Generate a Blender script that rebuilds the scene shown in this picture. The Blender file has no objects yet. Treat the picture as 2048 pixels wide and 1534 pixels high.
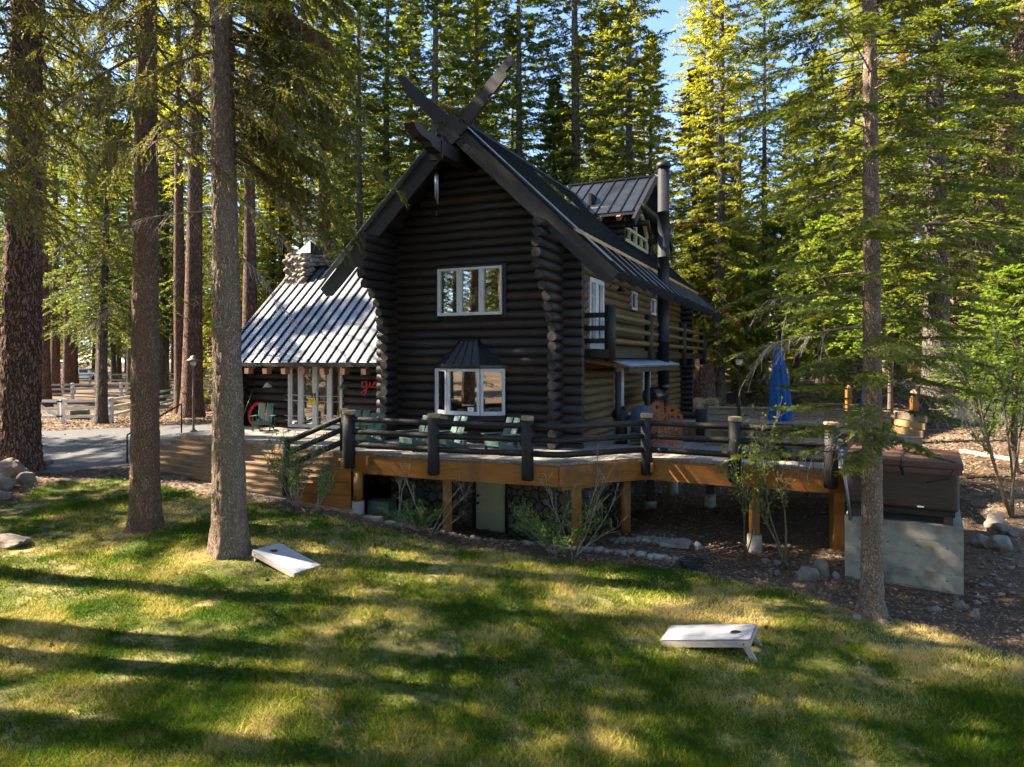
import bpy, math, random
import numpy as np
from mathutils import Vector, Matrix, noise as mnoise

# ---------------------------------------------------------------- camera, world, sun, exposure
S = bpy.context.scene
CAMZ, FPX, HOR = 4.0, 1385.0, 720.0        # camera height, focal length and horizon in photo pixels
cam = bpy.data.cameras.new('camera'); cam_o = bpy.data.objects.new('camera', cam)
S.collection.objects.link(cam_o); S.camera = cam_o
cam.sensor_width = 36.0; cam.lens = 36.0 * FPX / 2048.0
cam.shift_y = -(767.0 - HOR) / 2048.0
cam.clip_start = 0.1; cam.clip_end = 1500
cam_o.location = (0, 0, CAMZ); cam_o.rotation_euler = (math.radians(90), 0, 0)

SUN_EL, SUN_AZ = math.radians(41), math.radians(-81)     # azimuth from +Y, clockwise
sd = Vector((math.sin(SUN_AZ) * math.cos(SUN_EL), math.cos(SUN_AZ) * math.cos(SUN_EL), math.sin(SUN_EL)))
W = bpy.data.worlds.new('World'); S.world = W; W.use_nodes = True
nt = W.node_tree; bg = nt.nodes['Background']
sky = nt.nodes.new('ShaderNodeTexSky'); sky.sky_type = 'NISHITA'; sky.sun_disc = False
sky.sun_elevation = SUN_EL; sky.sun_rotation = SUN_AZ % (2 * math.pi)
sky.air_density = 1.0; sky.dust_density = 0.6; sky.ozone_density = 1.5; sky.altitude = 1800
nt.links.new(sky.outputs[0], bg.inputs[0]); bg.inputs[1].default_value = 0.08
sl = bpy.data.lights.new('sun', 'SUN'); sl.energy = 5.0; sl.angle = math.radians(0.5); sl.color = (1.0, 0.87, 0.68)
so = bpy.data.objects.new('sun', sl); S.collection.objects.link(so)
so.rotation_euler = sd.to_track_quat('Z', 'Y').to_euler(); so.location = (-20, 5, 30)
S.view_settings.view_transform = 'Standard'; S.view_settings.look = 'None'
S.view_settings.exposure = 2.55; S.view_settings.gamma = 1.0; S.view_settings.use_curve_mapping = False
S.cycles.max_bounces = 5; S.cycles.diffuse_bounces = 3; S.cycles.glossy_bounces = 3
S.cycles.transmission_bounces = 3; S.cycles.transparent_max_bounces = 6
S.cycles.denoising_prefilter = 'FAST'; S.cycles.use_adaptive_sampling = True; S.cycles.adaptive_threshold = 0.02
S.cycles.sample_clamp_indirect = 4.0
try: S.cycles.use_denoising = True
except Exception: pass

# ---------------------------------------------------------------- helpers
def px(x, y, D):           # a photo pixel at depth D -> world point
    return np.array(((x - 1024) / FPX * D, D, CAMZ - (y - HOR) / FPX * D))
def pg(x, D, z=None):      # a photo column at depth D, on the terrain
    X = (x - 1024) / FPX * D
    return np.array((X, D, ground(X, D) if z is None else z))

HC, HS = math.cos(math.radians(24.3)), math.sin(math.radians(24.3))
HO = (1.226, 17.5)
def hw(u, v, z=0.0):       # house frame -> world
    return np.array((HO[0] + HC * u + HS * v, HO[1] - HS * u + HC * v, z))

class MB:
    """collects shapes; build() links them as one mesh object"""
    def __init__(s): s.v = []; s.f = []; s.m = []; s.sm = []; s.n = 0
    def add(s, v, f, mi=0, smooth=False):
        v = [tuple(map(float, p)) for p in v]
        s.v += v
        s.f += [tuple(i + s.n for i in q) for q in f]
        if isinstance(mi, (list, tuple)): s.m += list(mi)
        else: s.m += [mi] * len(f)
        if isinstance(smooth, (list, tuple)): s.sm += list(smooth)
        else: s.sm += [smooth] * len(f)
        s.n += len(v); return s
    def box(s, c, h, rz=0.0, mi=0, R=None):
        """c centre, h half sizes"""
        pts = []
        for dz in (-1, 1):
            for dx, dy in ((-1, -1), (1, -1), (1, 1), (-1, 1)):
                pts.append((dx * h[0], dy * h[1], dz * h[2]))
        if R is None:
            cz, sz = math.cos(rz), math.sin(rz)
            pts = [(c[0] + x * cz - y * sz, c[1] + x * sz + y * cz, c[2] + z) for x, y, z in pts]
        else:
            pts = [tuple(Vector(c) + R @ Vector(p)) for p in pts]
        return s.add(pts, [(3, 2, 1, 0), (4, 5, 6, 7), (0, 1, 5, 4), (1, 2, 6, 5), (2, 3, 7, 6), (3, 0, 4, 7)], mi)
    def lbox(s, a, b, mi=0):
        return s.box([(a[i] + b[i]) / 2 for i in range(3)], [abs(b[i] - a[i]) / 2 for i in range(3)], mi=mi)
    def beam(s, p0, p1, w, h, mi=0, up=(0, 0, 1)):
        """rectangular bar from p0 to p1, w wide, h high"""
        p0, p1 = Vector(p0), Vector(p1); d = (p1 - p0); L = d.length; d.normalize()
        sx = d.cross(Vector(up))
        if sx.length < 1e-4: sx = d.cross(Vector((1, 0, 0)))
        sx.normalize(); uz = sx.cross(d)
        R = Matrix((sx, d, uz)).transposed()
        return s.box((p0 + p1) / 2, (w / 2, L / 2, h / 2), R=R, mi=mi)
    def tube(s, pts, rad, n=10, mi=0, capmi=None, smooth=True, caps=True, flat=None):
        pts = [Vector(p) for p in pts]
        if not hasattr(rad, '__len__'): rad = [rad] * len(pts)
        vs = []; prev = None
        for i, p in enumerate(pts):
            a = pts[max(i - 1, 0)]; b = pts[min(i + 1, len(pts) - 1)]
            d = (b - a)
            if d.length < 1e-9: d = Vector((0, 0, 1))
            d.normalize()
            if prev is None:
                x = d.cross(Vector((0, 0, 1)))
                if x.length < 0.05: x = d.cross(Vector((0, 1, 0)))
            else: x = prev - d * prev.dot(d)
            x.normalize(); y = d.cross(x); prev = x
            for k in range(n):
                t = 2 * math.pi * k / n
                vs.append(p + (x * math.cos(t) + y * math.sin(t)) * rad[i])
        fs = []; ms = []; sms = []
        for i in range(len(pts) - 1):
            for k in range(n):
                k2 = (k + 1) % n
                fs.append((i * n + k, i * n + k2, (i + 1) * n + k2, (i + 1) * n + k)); ms.append(mi); sms.append(smooth)
        if caps:
            cm = mi if capmi is None else capmi
            fs.append(tuple(range(n - 1, -1, -1))); ms.append(cm); sms.append(False)
            fs.append(tuple((len(pts) - 1) * n + k for k in range(n))); ms.append(cm); sms.append(False)
        return s.add(vs, fs, ms, sms)
    def log(s, p0, p1, r, rng, mi=0, capmi=1, n=12, wob=0.012):
        p0, p1 = Vector(p0), Vector(p1); L = (p1 - p0).length
        k = max(2, int(L / 0.8) + 1)
        pts = []; rr = []
        for i in range(k):
            t = i / (k - 1); p = p0.lerp(p1, t)
            pts.append(p + Vector((0, 0, rng.uniform(-wob, wob) * 0.6)))
            rr.append(r * (1 + rng.uniform(-0.05, 0.05)))
        if L > 0.3:     # slightly rounded ends
            pts = [p0.lerp(p1, 0.0)] + [p0.lerp(p1, 0.02 / L)] + pts[1:-1] + [p0.lerp(p1, 1 - 0.02 / L), p1]
            rr = [rr[0] * 0.9, rr[0]] + rr[1:-1] + [rr[-1], rr[-1] * 0.9]
        return s.tube(pts, rr, n, mi, capmi)
    def lathe(s, c, prof, n=20, mi=0, smooth=True):
        vs = []; fs = []
        for (r, z) in prof:
            for k in range(n):
                t = 2 * math.pi * k / n
                vs.append((c[0] + r * math.cos(t), c[1] + r * math.sin(t), c[2] + z))
        for i in range(len(prof) - 1):
            for k in range(n):
                k2 = (k + 1) % n
                fs.append((i * n + k, i * n + k2, (i + 1) * n + k2, (i + 1) * n + k))
        fs.append(tuple(range(n - 1, -1, -1))); fs.append(tuple((len(prof) - 1) * n + k for k in range(n)))
        return s.add(vs, fs, mi, smooth)
    def prism(s, poly, z0, z1, mi=0, topmi=None):
        """poly: list of xy (counter-clockwise)"""
        n = len(poly)
        vs = [(x, y, z0) for x, y in poly] + [(x, y, z1) for x, y in poly]
        fs = [tuple(range(n - 1, -1, -1)), tuple(range(n, 2 * n))] + [(i, (i + 1) % n, n + (i + 1) % n, n + i) for i in range(n)]
        return s.add(vs, fs, [mi, mi if topmi is None else topmi] + [mi] * n)
    def slab(s, quad, th, mi=0):
        """4 points, thickened by th against its normal"""
        q = [Vector(p) for p in quad]; nrm = (q[1] - q[0]).cross(q[3] - q[0]).normalized()
        vs = q + [p - nrm * th for p in q]
        return s.add(vs, [(0, 1, 2, 3), (7, 6, 5, 4), (4, 5, 1, 0), (5, 6, 2, 1), (6, 7, 3, 2), (7, 4, 0, 3)], mi)
    def build(s, name, mats, parent=None, world=False, bevel=0.0):
        me = bpy.data.meshes.new(name)
        vs = s.v
        if world and parent is not None:
            L = parent.location; vs = [(x - L[0], y - L[1], z - L[2]) for x, y, z in vs]
        me.from_pydata(vs, [], s.f)
        if not isinstance(mats, (list, tuple)): mats = [mats]
        for m in mats: me.materials.append(m)
        me.polygons.foreach_set('material_index', s.m); me.polygons.foreach_set('use_smooth', s.sm)
        me.update()
        o = bpy.data.objects.new(name, me); S.collection.objects.link(o)
        if parent is not None: o.parent = parent
        if bevel > 0:
            b = o.modifiers.new('bevel', 'BEVEL'); b.width = bevel; b.segments = 2; b.limit_method = 'ANGLE'
        return o

def big_mesh(name, verts, quads, mats, attrs=None, mi=None, smooth=False, tri=False):
    """numpy mesh: verts (N,3), quads (M,4) or (M,3)"""
    me = bpy.data.meshes.new(name)
    k = quads.shape[1]
    me.vertices.add(len(verts)); me.vertices.foreach_set('co', np.ascontiguousarray(verts, dtype=np.float32).ravel())
    me.loops.add(quads.size); me.loops.foreach_set('vertex_index', np.ascontiguousarray(quads, dtype=np.int32).ravel())
    me.polygons.add(len(quads)); me.polygons.foreach_set('loop_start', np.arange(0, quads.size, k, dtype=np.int32))
    if mi is not None: me.polygons.foreach_set('material_index', np.ascontiguousarray(mi, dtype=np.int32))
    if smooth: me.polygons.foreach_set('use_smooth', np.ones(len(quads), dtype=bool))
    for m in (mats if isinstance(mats, (list, tuple)) else [mats]): me.materials.append(m)
    if attrs:
        for an, av in attrs.items():
            a = me.attributes.new(an, 'FLOAT', 'POINT'); a.data.foreach_set('value', np.ascontiguousarray(av, dtype=np.float32))
    me.update(calc_edges=True)
    return me

def tag(o, label=None, cat=None, group=None, kind=None):
    if label: o['label'] = label
    if cat: o['category'] = cat
    if group: o['group'] = group
    if kind: o['kind'] = kind
    return o
def thing(name, label, cat, loc=(0, 0, 0), rz=0.0, group=None):
    o = bpy.data.objects.new(name, None); S.collection.objects.link(o)
    o.location = tuple(float(c) for c in loc); o.rotation_euler = (0, 0, rz); o.empty_display_size = 0.2
    return tag(o, label, cat, group)
def link_mesh(name, me, parent=None, loc=None):
    o = bpy.data.objects.new(name, me); S.collection.objects.link(o)
    if parent is not None: o.parent = parent
    if loc is not None: o.location = tuple(float(c) for c in loc)
    return o
def kids(o): return [c for c in bpy.data.objects if c.parent == o]
def dup(root, loc, rz, label, group=None, scale=None, tree=None):
    r = root.copy(); S.collection.objects.link(r)
    r.location = tuple(float(c) for c in loc); r.rotation_euler = (0, 0, rz); r['label'] = label
    if group: r['group'] = group
    if scale: r.scale = scale
    tree = tree or root_kids(root)
    for ch, sub in tree:
        c = ch.copy(); S.collection.objects.link(c); c.parent = r
        for g in sub:
            d = g.copy(); S.collection.objects.link(d); d.parent = c
    return r
def root_kids(root): return [(c, kids(c)) for c in kids(root)]

# ---------------------------------------------------------------- materials
def mat(name, c1, c2=None, rough=0.7, scale=(1, 1, 1), ns=6.0, bump=0.3, bscale=None, metal=0.0, spec=0.4, detail=6,
        ramp=(0.3, 0.7), dist=0.02, c3=None, s3=1.5, r3=(0.45, 0.7), coords='Object'):
    """noise-mottled principled material; scale stretches the grain; c3 adds large soft patches"""
    m = bpy.data.materials.new(name); m.use_nodes = True; t = m.node_tree; N = t.nodes; K = t.links.new
    b = N['Principled BSDF']; b.inputs['Roughness'].default_value = rough
    b.inputs['Metallic'].default_value = metal; b.inputs['Specular IOR Level'].default_value = spec
    tc = N.new('ShaderNodeTexCoord'); mp = N.new('ShaderNodeMapping'); mp.inputs['Scale'].default_value = scale
    K(tc.outputs[coords], mp.inputs[0])
    n = N.new('ShaderNodeTexNoise'); n.inputs['Scale'].default_value = ns; n.inputs['Detail'].default_value = detail
    n.inputs['Roughness'].default_value = 0.65
    K(mp.outputs[0], n.inputs[0])
    r = N.new('ShaderNodeValToRGB'); r.color_ramp.elements[0].position = ramp[0]; r.color_ramp.elements[1].position = ramp[1]
    r.color_ramp.elements[0].color = (*c1, 1); r.color_ramp.elements[1].color = (*(c2 or c1), 1)
    K(n.outputs[0], r.inputs[0]); out = r.outputs[0]
    if c3:
        n3 = N.new('ShaderNodeTexNoise'); n3.inputs['Scale'].default_value = s3; n3.inputs['Detail'].default_value = 4
        K(tc.outputs[coords], n3.inputs[0])
        r3n = N.new('ShaderNodeMapRange'); r3n.inputs[1].default_value = r3[0]; r3n.inputs[2].default_value = r3[1]
        K(n3.outputs[0], r3n.inputs[0])
        mx = N.new('ShaderNodeMix'); mx.data_type = 'RGBA'; mx.inputs[7].default_value = (*c3, 1)
        K(r3n.outputs[0], mx.inputs[0]); K(out, mx.inputs[6]); out = mx.outputs[2]
    K(out, b.inputs['Base Color'])
    if bump:
        bp = N.new('ShaderNodeBump'); bp.inputs['Strength'].default_value = bump; bp.inputs['Distance'].default_value = dist
        if bscale:
            nb = N.new('ShaderNodeTexNoise'); nb.inputs['Scale'].default_value = bscale; nb.inputs['Detail'].default_value = 6
            K(mp.outputs[0], nb.inputs[0]); K(nb.outputs[0], bp.inputs['Height'])
        else: K(n.outputs[0], bp.inputs['Height'])
        K(bp.outputs[0], b.inputs['Normal'])
    return m

def bark(name, c_groove, c1, c2, vs=9.0, st=0.22, dist=0.05, vdepth=0.35):
    """plated conifer bark: stretched voronoi plates with grooves"""
    m = bpy.data.materials.new(name); m.use_nodes = True; t = m.node_tree; N = t.nodes; K = t.links.new
    b = N['Principled BSDF']; b.inputs['Roughness'].default_value = 0.9; b.inputs['Specular IOR Level'].default_value = 0.15
    tc = N.new('ShaderNodeTexCoord'); mp = N.new('ShaderNodeMapping'); mp.inputs['Scale'].default_value = (1, 1, st)
    n0 = N.new('ShaderNodeTexNoise'); n0.inputs['Scale'].default_value = 3.0; n0.inputs['Detail'].default_value = 4
    K(tc.outputs['Object'], n0.inputs[0])
    ad = N.new('ShaderNodeVectorMath'); ad.operation = 'MULTIPLY_ADD'; ad.inputs[1].default_value = (0.30, 0.30, 0.9)
    K(n0.outputs['Color'], ad.inputs[0]); K(tc.outputs['Object'], ad.inputs[2]); K(ad.outputs[0], mp.inputs[0])
    v = N.new('ShaderNodeTexVoronoi'); v.feature = 'DISTANCE_TO_EDGE'; v.inputs['Scale'].default_value = vs; K(mp.outputs[0], v.inputs[0])
    mr = N.new('ShaderNodeMapRange'); mr.inputs[1].default_value = 0.0; mr.inputs[2].default_value = vdepth; K(v.outputs[0], mr.inputs[0])
    n = N.new('ShaderNodeTexNoise'); n.inputs['Scale'].default_value = 28; n.inputs['Detail'].default_value = 8; n.inputs['Roughness'].default_value = 0.8; K(mp.outputs[0], n.inputs[0])
    mx1 = N.new('ShaderNodeMix'); mx1.data_type = 'RGBA'; mx1.inputs[6].default_value = (*c1, 1); mx1.inputs[7].default_value = (*c2, 1)
    mr2 = N.new('ShaderNodeMapRange'); mr2.inputs[1].default_value = 0.35; mr2.inputs[2].default_value = 0.65; K(n.outputs[0], mr2.inputs[0]); K(mr2.outputs[0], mx1.inputs[0])
    mx2 = N.new('ShaderNodeMix'); mx2.data_type = 'RGBA'; mx2.inputs[6].default_value = (*c_groove, 1)
    K(mr.outputs[0], mx2.inputs[0]); K(mx1.outputs[2], mx2.inputs[7]); K(mx2.outputs[2], b.inputs['Base Color'])
    sm = N.new('ShaderNodeMath'); sm.operation = 'MULTIPLY_ADD'; sm.inputs[1].default_value = 0.35
    K(n.outputs[0], sm.inputs[0]); K(mr.outputs[0], sm.inputs[2])
    bp = N.new('ShaderNodeBump'); bp.inputs['Strength'].default_value = 1.0; bp.inputs['Distance'].default_value = dist
    K(sm.outputs[0], bp.inputs['Height']); K(bp.outputs[0], b.inputs['Normal'])
    return m

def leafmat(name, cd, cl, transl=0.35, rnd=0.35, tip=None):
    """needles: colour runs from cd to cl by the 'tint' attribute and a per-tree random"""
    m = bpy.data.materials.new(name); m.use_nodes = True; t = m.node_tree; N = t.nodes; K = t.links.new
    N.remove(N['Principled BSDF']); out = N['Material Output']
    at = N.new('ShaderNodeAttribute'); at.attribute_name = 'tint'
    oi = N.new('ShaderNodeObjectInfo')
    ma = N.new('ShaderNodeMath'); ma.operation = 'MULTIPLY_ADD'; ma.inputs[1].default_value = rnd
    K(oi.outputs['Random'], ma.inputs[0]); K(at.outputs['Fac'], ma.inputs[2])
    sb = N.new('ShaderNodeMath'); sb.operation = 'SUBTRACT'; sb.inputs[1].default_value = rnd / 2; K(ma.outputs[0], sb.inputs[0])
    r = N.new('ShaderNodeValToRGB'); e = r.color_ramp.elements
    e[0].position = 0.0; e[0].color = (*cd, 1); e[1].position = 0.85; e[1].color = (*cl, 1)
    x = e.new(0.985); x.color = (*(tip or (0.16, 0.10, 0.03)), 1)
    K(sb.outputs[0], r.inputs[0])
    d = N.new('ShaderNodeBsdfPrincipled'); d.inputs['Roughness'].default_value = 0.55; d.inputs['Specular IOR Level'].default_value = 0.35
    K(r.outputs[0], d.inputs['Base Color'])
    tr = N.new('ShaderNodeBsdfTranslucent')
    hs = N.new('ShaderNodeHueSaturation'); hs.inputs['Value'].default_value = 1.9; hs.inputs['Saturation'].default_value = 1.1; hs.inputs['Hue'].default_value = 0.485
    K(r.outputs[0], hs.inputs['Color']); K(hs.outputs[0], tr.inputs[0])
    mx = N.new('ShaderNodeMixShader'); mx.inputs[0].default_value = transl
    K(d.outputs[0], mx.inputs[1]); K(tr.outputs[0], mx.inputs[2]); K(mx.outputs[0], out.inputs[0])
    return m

def plank_mat(name, c1, c2, axis_deg, width=0.14, rough=0.75, gap=(0.03, 0.02, 0.015)):
    """deck boards: lines every `width` metres, boards turned by axis_deg, each with its own tone"""
    m = bpy.data.materials.new(name); m.use_nodes = True; t = m.node_tree; N = t.nodes; K = t.links.new
    b = N['Principled BSDF']; b.inputs['Roughness'].default_value = rough; b.inputs['Specular IOR Level'].default_value = 0.3
    tc = N.new('ShaderNodeTexCoord'); mp = N.new('ShaderNodeMapping'); mp.inputs['Rotation'].default_value = (0, 0, math.radians(axis_deg))
    K(tc.outputs['Object'], mp.inputs[0]); sp = N.new('ShaderNodeSeparateXYZ'); K(mp.outputs[0], sp.inputs[0])
    dv = N.new('ShaderNodeMath'); dv.operation = 'DIVIDE'; dv.inputs[1].default_value = width; K(sp.outputs[1], dv.inputs[0])
    fr = N.new('ShaderNodeMath'); fr.operation = 'FRACT'; K(dv.outputs[0], fr.inputs[0])
    fl = N.new('ShaderNodeMath'); fl.operation = 'FLOOR'; K(dv.outputs[0], fl.inputs[0])
    wn = N.new('ShaderNodeTexWhiteNoise'); wn.noise_dimensions = '1D'; K(fl.outputs[0], wn.inputs['W'])
    n = N.new('ShaderNodeTexNoise'); n.inputs['Scale'].default_value = 5; n.inputs['Detail'].default_value = 8
    m2 = N.new('ShaderNodeMapping'); m2.inputs['Scale'].default_value = (0.6, 9, 9); K(mp.outputs[0], m2.inputs[0]); K(m2.outputs[0], n.inputs[0])
    av = N.new('ShaderNodeMath'); av.operation = 'MULTIPLY_ADD'; av.inputs[1].default_value = 0.5; K(wn.outputs[0], av.inputs[0])
    hf = N.new('ShaderNodeMath'); hf.operation = 'MULTIPLY'; hf.inputs[1].default_value = 0.6; K(n.outputs[0], hf.inputs[0]); K(hf.outputs[0], av.inputs[2])
    r = N.new('ShaderNodeValToRGB'); r.color_ramp.elements[0].position = 0.15; r.color_ramp.elements[1].position = 0.85
    r.color_ramp.elements[0].color = (*c1, 1); r.color_ramp.elements[1].color = (*c2, 1); K(av.outputs[0], r.inputs[0])
    gp = N.new('ShaderNodeMath'); gp.operation = 'LESS_THAN'; gp.inputs[1].default_value = 0.06; K(fr.outputs[0], gp.inputs[0])
    mx = N.new('ShaderNodeMix'); mx.data_type = 'RGBA'; mx.inputs[7].default_value = (*gap, 1)
    K(gp.outputs[0], mx.inputs[0]); K(r.outputs[0], mx.inputs[6]); K(mx.outputs[2], b.inputs['Base Color'])
    bp = N.new('ShaderNodeBump'); bp.inputs['Strength'].default_value = 0.5; bp.inputs['Distance'].default_value = 0.01; bp.invert = True
    K(gp.outputs[0], bp.inputs['Height']); K(bp.outputs[0], b.inputs['Normal'])
    return m

def stone_mat(name, cols, grout, scale=5.0, bump=0.05, edge=0.12):
    m = bpy.data.materials.new(name); m.use_nodes = True; t = m.node_tree; N = t.nodes; K = t.links.new
    b = N['Principled BSDF']; b.inputs['Roughness'].default_value = 0.85
    tc = N.new('ShaderNodeTexCoord')
    v = N.new('ShaderNodeTexVoronoi'); v.inputs['Scale'].default_value = scale; K(tc.outputs['Object'], v.inputs[0])
    v2 = N.new('ShaderNodeTexVoronoi'); v2.feature = 'DISTANCE_TO_EDGE'; v2.inputs['Scale'].default_value = scale; K(tc.outputs['Object'], v2.inputs[0])
    sp = N.new('ShaderNodeSeparateColor'); K(v.outputs['Color'], sp.inputs[0])
    r = N.new('ShaderNodeValToRGB'); e = r.color_ramp.elements
    e[0].color = (*cols[0], 1); e[1].color = (*cols[-1], 1)
    for i, c in enumerate(cols[1:-1]): q = e.new((i + 1) / (len(cols) - 1)); q.color = (*c, 1)
    K(sp.outputs[0], r.inputs[0])
    mr = N.new('ShaderNodeMapRange'); mr.inputs[1].default_value = 0.0; mr.inputs[2].default_value = edge; K(v2.outputs[0], mr.inputs[0])
    mx = N.new('ShaderNodeMix'); mx.data_type = 'RGBA'; mx.inputs[6].default_value = (*grout, 1)
    K(mr.outputs[0], mx.inputs[0]); K(r.outputs[0], mx.inputs[7]); K(mx.outputs[2], b.inputs['Base Color'])
    bp = N.new('ShaderNodeBump'); bp.inputs['Strength'].default_value = 0.9; bp.inputs['Distance'].default_value = bump
    K(mr.outputs[0], bp.inputs['Height']); K(bp.outputs[0], b.inputs['Normal'])
    return m

def glass_mat(name, refl=0.32, tint=(1, 1, 1)):
    m = bpy.data.materials.new(name); m.use_nodes = True; t = m.node_tree; N = t.nodes; K = t.links.new
    N.remove(N['Principled BSDF']); out = N['Material Output']
    g = N.new('ShaderNodeBsdfGlossy'); g.inputs['Roughness'].default_value = 0.02; g.inputs[0].default_value = (*tint, 1)
    tr = N.new('ShaderNodeBsdfTransparent'); tr.inputs[0].default_value = (0.55, 0.58, 0.56, 1)
    lw = N.new('ShaderNodeFresnel'); lw.inputs[0].default_value = 1.5
    ad = N.new('ShaderNodeMath'); ad.operation = 'ADD'; ad.inputs[1].default_value = refl; ad.use_clamp = True; K(lw.outputs[0], ad.inputs[0])
    mx = N.new('ShaderNodeMixShader'); K(ad.outputs[0], mx.inputs[0]); K(tr.outputs[0], mx.inputs[1]); K(g.outputs[0], mx.inputs[2])
    K(mx.outputs[0], out.inputs[0]); return m

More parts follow.
